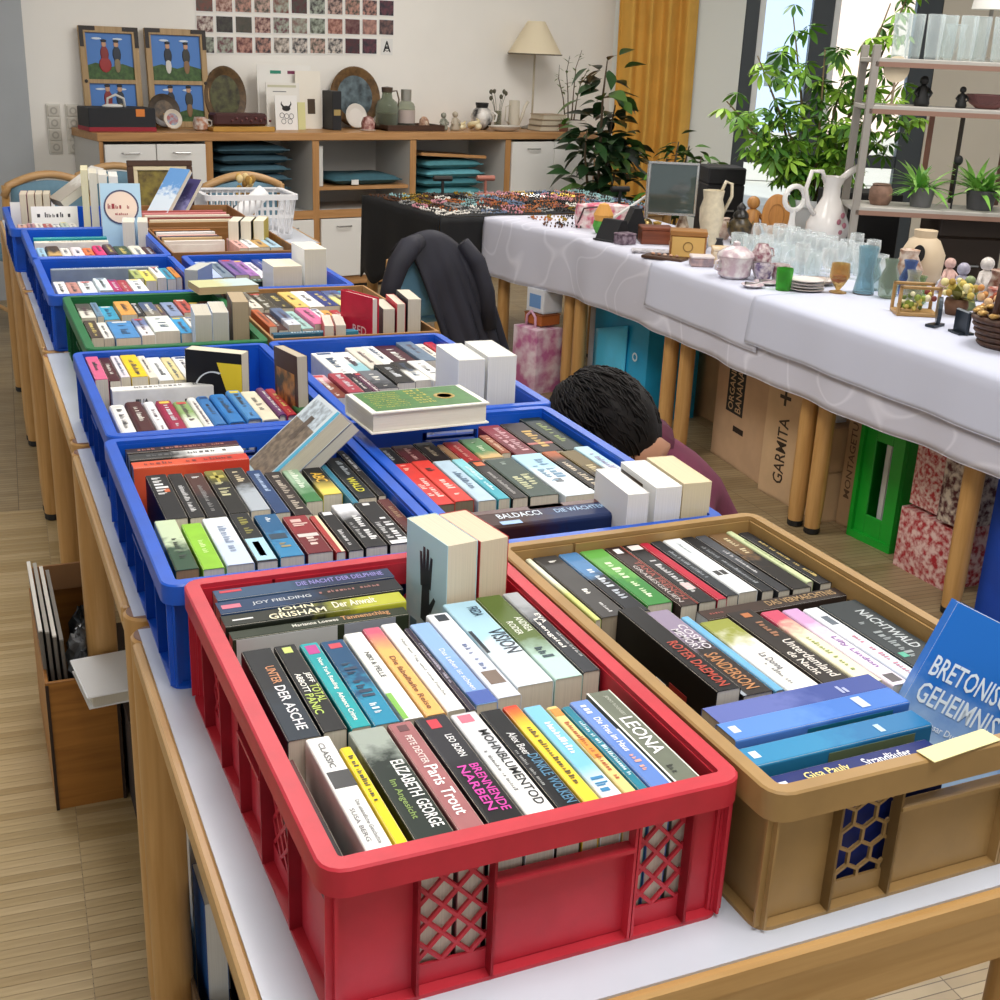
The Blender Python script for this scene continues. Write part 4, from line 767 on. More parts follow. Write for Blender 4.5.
for i, (yc, c, lb) in enumerate([(.36, 'b05a54', 'dull red mounted print'), (.30, 'd88a8a', 'rose mounted print'), (.24, 'e8dcc8', 'cream mounted print'), (.18, '8a4a44', 'brick red mounted print'), (.12, 'e4d4b4', 'ivory mounted print')]):
    o = thing('picture_print', lb + ' filed on edge in front of framed picture', 'print', group='prints in the far tray', M=CM('Q', .17, yc, 0)); MB().box((0, 0, .065), (.30, .012, .13), .001).build('board', mat(c, .6), o); MB().box((0, -.0065, .065), (.27, .001, .11)).build('print_face', mat(c, .4, col2='f0ece4', scale=20), o)
# ------------------------------------------------------------------ far end of the book row
g = 'books in the farthest blue crate'; n = 'farthest blue crate'
simple_row('H', 'front', n, [.03, .06, .085, .11, .14, .165, .19, .215], .20, .15, ['e0b0a0', 'c08890', 'ece4dc', 'b04a44', 'ecebe8', 'c8d4c0', 'e8e4dc'], .12, 0, g, 61)
for i, (x, y, t, h, c, pg, lb) in enumerate([(.245, 2.80, .022, .30, 'd8cf9a', 'e4dcb8', 'straw yellow magazine'), (.272, 2.80, .024, .29, 'dcd8c4', 'e0dac8', 'ivory magazine'), (.303, 2.80, .026, .285, 'eae6dc', 'e6e2d6', 'off-white magazine'), (.337, 2.80, .028, .28, 'f2f0ea', 'eeece6', 'white magazine')]):
    up(x, y, .735, t, h, .16, -.1, c, None, 'tall %s standing upright in farthest blue crate' % lb, 'tall magazines in farthest crate', pages=pg)
for i, (x, y, c, lb) in enumerate([(.06, 3.0, 'b88a94', 'dull pink paperback'), (.085, 3.0, 'd8b8a8', 'peach paperback'), (.11, 3.0, 'c8b090', 'buff paperback'), (.135, 3.0, 'b4a088', 'drab paperback')]):
    up(x, y, .735, .022, .20, .11, -.1, c, None, '%s standing upright beside the white price cards' % lb, 'upright books beside price cards', pages='ddd2bc')
face_book((.30, 3.12, 1.02), (.25, -.97, 0), (.80, .2, .55), .028, .19, .12, 'd8d4cc', 'b0a89c', 'grey white book leaning in the farthest blue crate', 'upright books beside price cards', pages='e0dccf')
def card_sign(x, y, z0, w, h, label, col, ink, rows, a=0.0):
    o = thing('card_sign', label, 'sign', M=RM(x, y, z0, a) @ RX(-.08)); MB().box((0, 0, h/2), (w, .003, h)).build('card', mat(col, .7), o); MB().box((0, .012, .004), (w*.5, .024, .004)).build('foot', mat(col, .7), o); m = MB()
    for k in range(rows): add_glyphs(m, (-w*.38, -.0022, h*(.78-.24*k)), (w*.76, 0, 0), (0, 0, h*.10), int(x*100)+k)
    if m.v: q = m.build('lettering', mat(ink, .7), o); q['kind'] = 'stuff'
    return o
card_sign(.155, 2.945, .735, .15, .165, 'white handwritten price card standing in farthest blue crate, black lettering', 'f2f2f2', '3a3a44', 3)
card_sign(.10, 3.19, .735, .15, .15, 'blank white card standing behind the handwritten price card', 'eceae6', '8a8a8a', 0)
o = thing('sampler_card', 'pale blue card with a ringed red title standing at crate edge', 'card', M=RM(.342, 2.672, .735, -.06) @ RX(-.05))
MB().box((0, 0, .135), (.125, .004, .27)).build('card', mat('b4d4e6', .6), o); MB().lathe([(.001, 0), (.050, 0), (.050, .0012), (.001, .0012)], 28, TR(0, -.0022, .195) @ RX(PI/2)).build('disc', mat('efd8c4', .6), o); MB().lathe([(.050, 0), (.055, 0), (.055, .0016), (.050, .0016)], 28, TR(0, -.0022, .195) @ RX(PI/2)).build('ring', mat('4a4a68', .6), o)
m = MB(); add_glyphs(m, (-.042, -.0042, .19), (.084, 0, 0), (0, 0, .016), 5); add_glyphs(m, (-.02, -.0042, .17), (.04, 0, 0), (0, 0, .008), 6); m.build('lettering', mat('a03a3c', .6), o)
for i, (x, t) in enumerate([(.345, .038), (.388, .030)]): up(x, 2.545, .735, t, .165, .11, -.15, ['c4d8ee', 'ecebe6'][i], None, ['pale blue', 'white'][i] + ' paperback standing upright before the sampler card', 'upright books before sampler card', pages='e8e0d0')
# framed picture
o = thing('framed_picture', 'small dark picture in a brown and cream frame propped on the table', 'picture', M=RM(.60, 3.52, TOP, .04) @ RX(-.10)); fb = wood('4a2e1c', '38200f', .4, axis='X')
def frame(o, w, h, b, m, d=.02, z0=0, cx=0, name='frame'):
    for c, s in (((cx, 0, z0+b/2), (w, d, b)), ((cx, 0, z0+h-b/2), (w, d, b)), ((cx-w/2+b/2, 0, z0+h/2), (b, d, h-2*b)), ((cx+w/2-b/2, 0, z0+h/2), (b, d, h-2*b))): MB().box(c, s, .002).build(name, m, o)
frame(o, .25, .28, .022, fb); frame(o, .206, .236, .016, mat('d8c8a4', .6), .014, .022, 0, 'mount')
MB().box((0, .004, .14), (.176, .006, .206)).build('painting', mat('5a4a24', .5, col2='8a7a34', scale=25), o)
for i, (dx, c1, c2) in enumerate([(.0, '6a9ad0', 'd8e4ee'), (.045, '4a4470', '8a86b0')]):
    face_book((.60+dx, 3.30+.03*i, .995-.04*i), (.7, -.7, 0), (.65, .35, .67), .018, .21, .09, c1, c2, ['light blue', 'violet grey'][i] + ' paperback leaning before the framed picture', 'books leaning on the crates', split=.5, nz=.4)
# white basket with bottles
o = thing('laundry_basket', 'white slotted plastic basket on the far table', 'basket', M=RM(.72, 3.265, TOP, .04)); wp = mat('e6e6e8', .4); W2, L2, H2 = .37, .27, .175
ring(MB(), W2, L2, .03, [(0, H2-.02), (0, H2), (.02, H2), (.02, H2-.006), (.006, H2-.006), (.006, H2-.02)]).build('rim', wp, o, autosmooth=.7)
MB().box((W2/2, L2/2, .004), (W2-.07, L2-.07, .006)).build('base', wp, o)
ring(MB(), W2, L2, .03, [(.030, 0), (.030, .022), (.033, .022), (.033, 0)]).build('lower_band', wp, o); ring(MB(), W2, L2, .03, [(.018, .085), (.018, .097), (.021, .097), (.021, .085)]).build('middle_band', wp, o)
for k in range(14):
    for yy, a, sg in ((0, 0, 1), (L2, 0, -1)):
        xx = .035 + (W2-.07)*k/13; MB().tube([(xx, yy+sg*.030, .02), (xx, yy+sg*.008, H2-.01)], .0035, 6).build('slat', wp, o)
for k in range(9):
    for xx, sg in ((0, 1), (W2, -1)):
        yy = .035 + (L2-.07)*k/8; MB().tube([(xx+sg*.030, yy, .02), (xx+sg*.008, yy, H2-.01)], .0035, 6).build('slat', wp, o)
o = thing('cloth_roll', 'white rolled cloth lying in the slotted basket', 'cloth', M=RM(.86, 3.38, .735, .2)); MB().tube([(-.1, 0, .04), (0, .0, .06), (.12, 0, .16)], [.03, .036, .03], 12).build('roll', mat('ecebea', .8), o, smooth=True)
for i, (dx, dy, c) in enumerate([(.08, .19, '5a4a44'), (.15, .20, '40484c'), (.10, .12, '6a3a34')]):
    o = thing('pouch', ['grey brown', 'slate', 'brick red'][i] + ' soft pouch in the slotted white basket', 'pouch', group='pouches in the basket', M=RM(.72+dx, 3.265+dy, .732)); MB().ball((0, 0, .045), (.034, .034, .045)).build('body', mat(c, .8), o, smooth=True); MB().lathe([(.012, 0), (.02, .02)], 10, TR(0, 0, .08)).build('neck', mat(c, .8), o)
o = thing('dried_flowers', 'ochre bunch of dried flowers standing behind the slotted basket', 'flowers', M=RM(.95, 3.62, TOP)); MB().lathe([(.025, 0), (.035, .05), (.03, .12)], 14).build('pot', mat('b08a4a', .6), o, smooth=True); r = random.Random(4)
for k in range(14): a = r.uniform(0, 6.3); MB().ball((.028*math.cos(a), .028*math.sin(a), .14+r.uniform(0, .07)), (.014, .014, .018), 8, 5).build('blossom', mat(r.choice(['c8a04a', '9a7434', 'd8c08a']), .8), o, smooth=True)
# ------------------------------------------------------------------ chairs
blue_pad = mat('66889a', .85, var=.08, scale=40); rail = wood('c8a070', 'b48a58', .4, axis='X')
def chair(label, M, pad, seat_z=.45, H=.86, w=.42, group='wooden chairs'):
    o = thing('wooden_chair', label, 'chair', group=group, M=M); d = .42
    MB().box((0, 0, seat_z), (w, d, .035), .012).build('seat', pad, o)
    for sx in (-1, 1):
        MB().tube([(sx*(w/2-.02), -d/2+.03, 0), (sx*(w/2-.02), -d/2+.03, seat_z-.018)], .017, 10).build('leg', beech, o)
        MB().tube([(sx*(w/2-.02), d/2+.04, 0), (sx*(w/2-.02), d/2-.02, seat_z), (sx*(w/2-.018), d/2+.02, H-.05)], .017, 10).build('leg', beech, o)
        MB().tube([(sx*(w/2-.02), -d/2+.03, .2), (sx*(w/2-.02), d/2+.01, .2)], .01, 8).build('stretcher', beech, o)
    pts = [(-w/2+.01, d/2+.02, H-.10)] + [(-w/2+.03+(w-.06)*k/10, d/2+.024, H-.05+.045*math.sin(PI*k/10)) for k in range(11)] + [(w/2-.01, d/2+.02, H-.10)]
    MB().tube(pts, .018, 10).build('top_rail', rail, o, smooth=True)
    MB().grid(lambda u, v: (-w/2+.045+(w-.09)*u, d/2+.005+.02*math.sin(PI*u), H-.27+v*(.21+.03*math.sin(PI*u))), 10, 4, .02).build('backrest', pad, o, smooth=True)
    return o
chair('wooden chair with dusty blue back at the far end beside grey wall', TR(1.14, 4.72, 0) @ RZ(PI+.1), blue_pad, H=.84)
chair('wooden chair with dusty blue back behind the framed picture', TR(1.60, 5.06, 0) @ RZ(PI-.05), blue_pad, H=.84)
chair('wooden chair with dusty blue back behind the slotted basket', TR(1.92, 4.24, 0) @ RZ(PI), blue_pad, H=.87)
o = thing('paper_sheet', 'pale blue leaflet propped on the chair behind the basket', 'paper', M=TR(1.90, 3.995, .66) @ RX(-.05)); MB().box((0, 0, .06), (.15, .003, .12)).build('sheet', mat('a8c0e0', .6), o)
chair('light blue padded chair under the dark jacket', RM(1.48, 3.18, 0, PI+.22), mat('6fa3c4', .8), H=.745, group=None)
# jacket hung over the chair back
jk = thing('jacket', 'dark navy jacket draped over the light blue chair', 'jacket', M=RM(1.48, 3.18, 0, PI+.22)); navy = mat('1f1f2c', .7, var=.25, scale=9, bump=.4)
def drape(u, v):
    t = max(0, (v-.14)/.86); xl = .15 - .16*t; xr = -.13 - .19*t**.8; x = xl + (xr-xl)*u; f = .012*math.sin(u*15+v*3) + .009*math.sin(u*33+1); top = .765 + .035*math.sin(PI*min(1, u*1.15)) - .05*u*u
    if v < .14: return (x, .17 + .085*v/.14, top - .06*(.14-v)/.14)
    return (x, .262 + .03*math.sin(min(1, t*3)*PI/2) + .05*t + f*t, top - .46*t - .02*math.sin(u*9)*t)
MB().grid(drape, 40, 28, .016).build('jacket_back', navy, jk, smooth=True)
MB().grid(lambda u, v: (.13-.25*u, .165-.03*v+.012*math.sin(u*17), .745-.28*v), 20, 10, .01).build('jacket_front', navy, jk, smooth=True)
MB().tube([(.09, .27, .765), (.15, .295, .75), (.205, .305, .69), (.235, .305, .61), (.25, .30, .54)], [.03, .044, .042, .037, .033], 14).build('sleeve', navy, jk, smooth=True)
MB().tube([(-.10, .285, .755), (-.15, .31, .68), (-.185, .33, .56), (-.20, .34, .42)], [.025, .036, .036, .032], 14).build('sleeve', navy, jk, smooth=True)
# ------------------------------------------------------------------ kneeling person
pe = thing('person', 'person with short dark hair in plum pullover kneeling between the table rows', 'person', M=RM(0, 0, 0))
def skin_mesh(name, verts, edges, radii, material, parent, sub=2):
    me = bpy.data.meshes.new(name); me.from_pydata(verts, edges, []); o = link(name, me, parent); me.materials.append(material)
    md = o.modifiers.new('skin', 'SKIN'); sv = me.skin_vertices[0].data if me.skin_vertices else None
    if sv is None:
        bm = bmesh.new(); bm.from_mesh(me); bm.verts.layers.skin.verify(); bm.to_mesh(me); bm.free(); sv = me.skin_vertices[0].data
    for i, r in enumerate(radii): sv[i].radius = (r, r) if not isinstance(r, tuple) else r; sv[i].use_root = (i == 0)
    md.use_smooth_shade = True; s = o.modifiers.new('sub', 'SUBSURF'); s.levels = sub; s.render_levels = sub
    return o
skin_c = mat('b98567', .5); plum = mat('6a2440', .85, var=.15, scale=30); jean = mat('2a3244', .8, var=.1, scale=40)
MB().tube([(1.18, .675, .645), (1.12, .66, .69), (1.075, .645, .715)], [.085, .074, .066], 16).build('collar', plum, pe, smooth=True)
HC = Vector((1.05, .63, .725))
skin_mesh('pullover', [(1.46, .78, .30), (1.40, .76, .40), (1.32, .73, .50), (1.20, .69, .62), (1.105, .655, .695), (1.22, .56, .55), (1.20, .42, .44), (1.06, .44, .34), (1.24, .84, .54), (1.24, .92, .40), (1.10, .88, .32)], [(0, 1), (1, 2), (2, 3), (3, 4), (3, 5), (5, 6), (6, 7), (3, 8), (8, 9), (9, 10)], [(.13, .11), (.13, .11), (.125, .10), (.095, .085), .072, .075, .056, .045, .075, .056, .045], plum, pe)
skin_mesh('trousers', [(1.46, .775, .30), (1.45, .69, .22), (1.22, .56, .085), (1.58, .58, .055), (1.50, .86, .22), (1.26, .93, .085), (1.60, .90, .055), (1.41, .765, .40)], [(0, 1), (1, 2), (2, 3), (0, 4), (4, 5), (5, 6), (0, 7)], [.135, .095, .075, .045, .095, .075, .045, .10], jean, pe)
for y, s in ((.585, 1), (.905, 1)):
    MB().ball((1.67, y, .045), (.10, .042, .045), 14, 8).build('shoe', black, pe, smooth=True)
hand_v = []; 
for (hx, hy, hz, sg) in ((1.06, .44, .34, 1), (1.10, .88, .32, -1)):
    V = [(hx+.07, hy+(-.01 if sg > 0 else .01), hz+.05), (hx-.045, hy+.01*sg, hz-.03), (hx-.10, hy+.012*sg, hz-.05)]; E_ = [(0, 1), (1, 2)]; Rr = [.028, .03, .027]
    for f, ln in ((-.028, .055), (-.009, .065), (.010, .06), (.028, .045)): k = len(V); V += [(hx-.125, hy+f, hz-.062), (hx-.125-ln*.5, hy+f, hz-.085), (hx-.125-ln*.7, hy+f, hz-.11)]; E_ += [(2, k), (k, k+1), (k+1, k+2)]; Rr += [.0095, .009, .008]
    k = len(V); V += [(hx-.07, hy+.035*sg, hz-.045), (hx-.105, hy+.05*sg, hz-.07)]; E_ += [(1, k), (k, k+1)]; Rr += [.011, .0095]
    skin_mesh('hand', V, E_, Rr, skin_c, pe, 2)
FD = Vector((-.30, .66, -.69)).normalized(); UPH = Vector((-.42, .42, .80)); UPH = (UPH - FD*UPH.dot(FD)).normalized(); SDH = FD.cross(UPH)
HM = Matrix(((SDH.x, FD.x, UPH.x, HC.x), (SDH.y, FD.y, UPH.y, HC.y), (SDH.z, FD.z, UPH.z, HC.z), (0, 0, 0, 1)))
hd = MB().ball((0, 0, 0), (.074, .092, .105), 20, 14); hd.ball((0, .04, -.055), (.042, .05, .045), 14, 8); hd.ball((0, .098, -.015), (.012, .018, .02), 8, 6)
for s in (-1, 1): hd.ball((s*.074, -.005, -.02), (.011, .02, .03), 10, 6)
hd.tube([(0, -.03, -.06), (0, -.055, -.13)], [.05, .05], 14)
head = hd.build('head', skin_c, pe, smooth=True); head.matrix_basis = HM
fc = MB()
for s in (-1, 1): fc.ball((s*.03, .086, .008), (.013, .008, .008), 8, 6)
e = fc.build('eyes', mat('e8e4e0', .3), head, smooth=True); e['kind'] = 'stuff'
MB().ball((0, .088, -.055), (.024, .008, .007), 10, 6).build('mouth', mat('9a5a50', .5), head, smooth=True)
hairm = mat('140e0c', .62, var=.5, scale=70, bump=.6, spec=.25)
r = random.Random(8); hb = MB()
hb.grid(lambda u, v: tuple(Vector((math.sin(PI*(.02+(.62-.22*math.sin(2*PI*u))*v))*math.cos(2*PI*u)*.094, -.010+math.sin(PI*(.02+(.62-.22*math.sin(2*PI*u))*v))*math.sin(2*PI*u)*.112 - .012*v, math.cos(PI*(.02+(.62-.22*math.sin(2*PI*u))*v))*.122)) * (1+.02*math.sin(23*u*2*PI/3.3+9*v))), 40, 16)
hair = hb.build('hair', hairm, head, smooth=True)
lk = MB()
for k in range(900):
    a = r.uniform(0, 2*PI); t0 = r.uniform(.05, .5); L_ = r.uniform(.10, .22)
    if math.sin(a) > .3: t0 *= .6
    if math.sin(a) < -.2: t0 *= 1.25
    pts = []
    for q in range(4):
        t = t0 + L_*q/3; rr = 1.02 + .035*math.sin(q*1.2) + r.uniform(0, .02); aa = a + r.uniform(-.06, .06)*q
        pts.append((math.sin(PI*t)*math.cos(aa)*.094*rr, -.010+math.sin(PI*t)*math.sin(aa)*.112*rr, math.cos(PI*t)*.122*rr))
    lk.tube(pts, [.002, .0024, .0018, .0006], 4)
st = lk.build('hair_locks', hairm, hair, smooth=True); st['kind'] = 'stuff'
# ------------------------------------------------------------------ on the floor by the book row
cb = wood('a8702f', '8c5a22', .45, axis='X'); o = tray('X', 'wooden_box', 'open brown box with worn dark edges standing on the parquet', -.088, .69, .135, .47, .285, cb, z=0.0, t=.007)
MB().box((.0675, .455, .31), (.13, .006, .06)).build('back_flap', mat('9a7048', .8), o); 
for sx in (.003, .132): MB().box((sx, -.001, .14), (.006, .004, .28)).build('edge_strip', mat('2c1c12', .6), o)
for i, (x, c, h) in enumerate([(-.074, 'd8d4cc', .36), (-.062, 'a8a49c', .355), (-.050, 'e4e0d8', .345), (-.038, '8a8680', .335)]):
    t_ = thing('canvas_board', ['cream', 'mid grey', 'white', 'dark grey'][i] + ' edged board standing upright in the open floor box', 'board', group='boards in the floor box', M=RM(x, .93, .008) @ RY(-.03)); MB().box((0, 0, h/2), (.007, .36, h), .001).build('board', mat('6a645c', .7), t_); MB().box((0, 0, h), (.0075, .36, .004)).build('edge', mat(c, .6), t_)
r = random.Random(3); foil = glass_mat('c8ccd0', .45, .15)
for i, (x, y, z) in enumerate([(.005, 1.02, .15), (.012, .93, .14), (.0, .84, .12), (.014, 1.09, .17)]):
    t_ = thing('plastic_bag', ['crumpled clear', 'shiny grey', 'small clear', 'large grey'][i] + ' plastic bag stuffed in the open floor box', 'bag', group='bags in the floor box', M=RM(x, y, z)); mb = MB(); mb.ball((0, 0, 0), (.032, .05, .075), 14, 10); mb.v = [tuple(Vector(p)*(1+r.uniform(-.22, .22))) for p in mb.v]; mb.build('wrap', mat(['b4b8bc', '7a7e84', 'd0d2d4', '5a5e62'][i], .2, var=.5, scale=40), t_)
o = thing('cardboard_box', 'dark cardboard box on the floor beside the worn wooden box', 'box', M=RM(.055, .60, 0)); MB().box((.12, .22, .11), (.24, .44, .22), .003).build('body', mat('3c3430', .8, var=.2, scale=10), o); MB().box((.12, .22, .223), (.245, .445, .006)).build('lid', mat('4a3f38', .8), o)
o = thing('hardcover_book', 'white paper-jacketed book lying on the edge of the floor box', 'book', M=RM(-.012, .560, .289, .10)); MB().box((.065, .075, .012), (.13, .155, .020)).build('page_block', page_mat('d8d0be'), o); MB().box((.062, .075, .0245), (.145, .165, .004), .002).build('cover', mat('f0f1f2', .5), o); MB().box((.062, .075, .001), (.14, .16, .002)).build('cover', mat('e8e9ea', .5), o)
o = tray('Y', 'cardboard_box', 'cardboard box of books on the floor under the table of the red crate', .05, -.18, .34, .46, .16, mat('6a5238', .8), z=0.0)
for i, (x, y, t, h, c, c2, lb) in enumerate([(.085, -.10, .03, .30, '2a5a9c', None, 'blue book'), (.09, .05, .03, .32, 'e4e8ec', '6a9ac8', 'white and blue book'), (.13, -.12, .028, .33, '1c2c5a', None, 'navy book with white edge'), (.085, .15, .03, .29, 'ece8e0', None, 'cream book'), (.17, -.10, .03, .30, '203a74', None, 'dark blue book'), (.13, .06, .03, .31, 'f0f0ee', None, 'white book'), (.13, .17, .03, .28, '4a6a3a', None, 'moss green book')]):
    up(x, y, .012, t, h, .10, 0.0, c, c2, lb + ' standing in the floor box under the front table', 'books under the front table', pages='e4e0d6')
# ------------------------------------------------------------------ under the bric-a-brac tables
def carton(label, x, y, w, l, h, col, a=0.0, z=0.0, cat='box', extra=None):
    o = thing('carton', label, cat, M=RM(x, y, z, a)); m = mat(col, .8, var=.08, scale=12); t = .006
    MB().box((w/2, l/2, .003), (w, l, .006)).build('bottom_panel', m, o)
    for c, d in (((t/2, l/2, h/2), (t, l, h)), ((w-t/2, l/2, h/2), (t, l, h)), ((w/2, t/2, h/2), (w-2*t, t, h)), ((w/2, l-t/2, h/2), (w-2*t, t, h))): MB().box(c, d, .001).build('side_panel', m, o)
    MB().box((w/2, l/4, h+.002), (w, l/2-.002, .004)).build('flap', m, o); MB().box((w/2, 3*l/4, h+.002), (w, l/2-.002, .004)).build('flap', m, o)
    return o
def side_text(o, st, y0, y1, z0, z1, col, turn=False, x=-.0006):
    """lettering on the side facing the book row; turn: reads upwards"""
    m = MB()
    if turn: add_text(m, st, (x, min(y0, y1), z0), (0, 0, z1-z0), (0, abs(y1-y0), 0))
    else: add_text(m, st, (x, y1, z0), (0, y0-y1, 0), (0, 0, z1-z0))
    m.build('lettering', mat(col, .7), o)
o = carton('tall carton printed ORGANIC BANANAS under the white cloth', 2.46, 1.975, .28, .40, .50, 'caa682', -.10)
MB().box((-.0004, .245, .30), (.0008, .13, .20)).build('print_block', mat('1e1c1c', .7), o); side_text(o, 'ORGANIC', .295, .255, .21, .39, 'c8a880', True, -.0012); side_text(o, 'BANANAS', .24, .195, .21, .39, 'c8a880', True, -.0012); MB().box((-.0005, .20, .145), (.001, .08, .022), .0004).build('hand_hole', mat('2a1c10', .9), o)
o = carton('narrow carton printed GARMITA beside the banana carton', 2.43, 1.735, .26, .195, .47, 'cfad85', .05)
side_text(o, 'GARMITA', .12, .065, .06, .30, '3a2a1c', True); side_text(o, '+', .13, .07, .34, .40, '3a2a1c')
o = carton('small carton with round logo stacked beside the GARMITA carton', 2.43, 1.575, .26, .14, .17, 'c8a67e'); MB().lathe([(.022, 0), (.03, 0), (.03, .001), (.022, .001)], 20, TR(-.0005, .07, .085) @ RY(-PI/2)).build('logo', mat('6a4a34', .7), o)
o = carton('small carton with a dark hand hole on top of the logo carton', 2.43, 1.575, .26, .14, .15, 'c09c74', 0, .176); MB().box((-.0005, .06, .08), (.001, .05, .035)).build('hand_hole', mat('231a14', .9), o)
o = thing('white_cup', 'white crumpled parcel on top of the stacked small cartons', 'parcel', M=RM(2.50, 1.64, .335)); MB().ball((0, 0, .05), (.05, .045, .05), 12, 8).build('wrap', mat('d4d8dc', .5, var=.2, scale=30), o); MB().box((0, 0, .012), (.04, .04, .02)).build('base', mat('c8ccd0', .5), o)
o = carton('carton with faint side lettering beside the bright green crate', 2.49, 1.497, .26, .07, .46, 'c09e76'); side_text(o, 'MONTAGETU', .05, .02, .10, .36, '6a5038', True)
carton('large plain carton at the back under the middle table', 2.72, 2.46, .36, .45, .46, 'bc9468', -.05)
o = thing('plastic_crate', 'bright green upended plastic crate under the white cloth', 'crate', M=RM(2.485, 1.275, 0, .10)); bg = mat('17a02c', .35, var=.08, scale=20); w, l, h = .26, .19, .44
MB().box((w/2, l/2, .005), (w, l, .01)).build('base', bg, o); MB().box((w-.004, l/2, h/2), (.008, l, h)).build('side_wall', bg, o); MB().box((w/2, .004, h/2), (w-.016, .008, h)).build('side_wall', bg, o); MB().box((w/2, l-.004, h/2), (w-.016, .008, h)).build('side_wall', bg, o)
for c, d in (((.004, .03, h/2), (.008, .06, h)), ((.004, l-.03, h/2), (.008, .06, h)), ((.004, l/2, .045), (.008, l-.12, .09)), ((.004, l/2, h-.05), (.008, l-.12, .10))): MB().box(c, d, .002).build('front_panel', bg, o)
frame_m = MB(); [frame_m.box(c, d) for c, d in (((-.006, l/2, .012), (.012, l, .024)), ((-.006, l/2, h-.012), (.012, l, .024)), ((-.006, .008, h/2), (.012, .016, h-.05)), ((-.006, l-.008, h/2), (.012, .016, h-.05)))]; fo = frame_m.build('rim', bg, o); fo['kind'] = 'stuff'
for k, yy in enumerate((.082, .108)): t_ = thing('magazine', ['white', 'pale grey'][k] + ' magazine seen through the slot of the green crate', 'magazine', group='magazines in the green crate', M=RM(2.505, 1.275+yy, .012, .10)); MB().box((.09, 0, .19), (.17, .018, .36)).build('page_block', page_mat('f0efe8'), t_); MB().box((.09, .010, .19), (.172, .001, .362)).build('cover', mat('c8ccd0', .4), t_)
redp = mat('a8232c', .7, col2='e0c0b8', scale=55)
def soft_box(o, name, c, d, m, puff=.02, seed=1):
    r = random.Random(seed); mb = MB(); n_ = 6
    def f(u, v, ax, s):
        p = [0, 0, 0]; q = [(u-.5), (v-.5)]; j = 0
        for k in range(3):
            if k == ax: p[k] = s*(.5 + puff/d[k]*math.sin(PI*u)*math.sin(PI*v))
            else: p[k] = q[j]; j += 1
        return (c[0]+p[0]*d[0], c[1]+p[1]*d[1], c[2]+p[2]*d[2])
    for ax in range(3):
        for s in (-1, 1): mb.grid(lambda u, v: f(u, v, ax, s), n_, n_)
    return mb.build(name, m, o, smooth=True)
def bag(label, x, y, w, l, h, m, a=0.0, z=0.0, hd=True, hm=None, seed=1):
    o = thing('shopping_bag', label, 'bag', M=RM(x, y, z, a)); soft_box(o, 'body', (w/2, l/2, h/2), (w, l, h), m, .012, seed)
    if hd:
        for xx in (w*.2, w*.8): MB().tube([(xx, l*.3, h-.01), (xx, l*.33, h+.05), (xx, l*.5, h+.075), (xx, l*.67, h+.05), (xx, l*.7, h-.01)], .006, 8).build('handle', hm or m, o, smooth=True)
    return o
bag('red and cream patterned bag on the floor, lower of two', 2.44, .985, .26, .22, .195, redp, .03, 0, False)
bag('red speckled bag on top of the lower patterned bag', 2.45, 1.06, .24, .13, .20, mat('b83a3c', .7, col2='e8d0c8', scale=80), .03, .21, False, seed=2)
bag('cream bag with red and dark flowers beside the red speckled bag', 2.43, .955, .24, .095, .19, mat('e0d4c4', .7, col2='5a2a30', scale=50), .03, .21, False, seed=3)
bag('deep blue bag on the floor beside the end table leg', 2.40, .46, .28, .36, .50, mat('1448b4', .55, var=.15, scale=10), 0, 0, True)
bag('pink flowered white bag on the floor by the table leg', 2.17, 3.33, .15, .17, .29, mat('ead8e0', .6, col2='c06a9a', scale=14), .25, 0, True, mat('d8a8c0', .6))
o = thing('small_box', 'orange brown box lying on the pink flowered bag', 'box', M=RM(2.20, 3.36, .304, .25)); MB().box((.055, .06, .022), (.11, .12, .044), .003).build('body', mat('b0622c', .6), o); MB().box((.055, .06, .046), (.112, .122, .005)).build('lid', mat('8a4a22', .6), o)
o = carton('small white and blue carton tilted on the orange brown box', 2.215, 3.375, .11, .12, .10, 'dfe3ea', .25, .356); MB().box((-.0006, .06, .05), (.001, .08, .06)).build('print_block', mat('6f9ad0', .6), o)
tq = mat('25a5d6', .35, var=.12, scale=8, bump=.2); o = bag('large turquoise bag with a small emblem standing under the patterned cloth', 2.43, 2.80, .26, .44, .44, tq, .05)
MB().grid(lambda u, v: (-.016-.012*math.sin(PI*u), .14+.26*u, .12+.27*v*(1-.25*u)), 8, 8, .003).build('folded_flap', mat('52c4ec', .3, var=.1, scale=10), o, smooth=True); MB().lathe([(.012, 0), (.019, 0), (.019, .001), (.012, .001)], 18, TR(-.017, .07, .27) @ RY(-PI/2)).build('emblem', mat('d4e8f0', .5), o)
bag('crumpled white plastic bag behind the turquoise bag', 2.46, 3.30, .24, .08, .38, mat('d8dfe6', .4, var=.15, scale=15), .05, 0, False, seed=5)
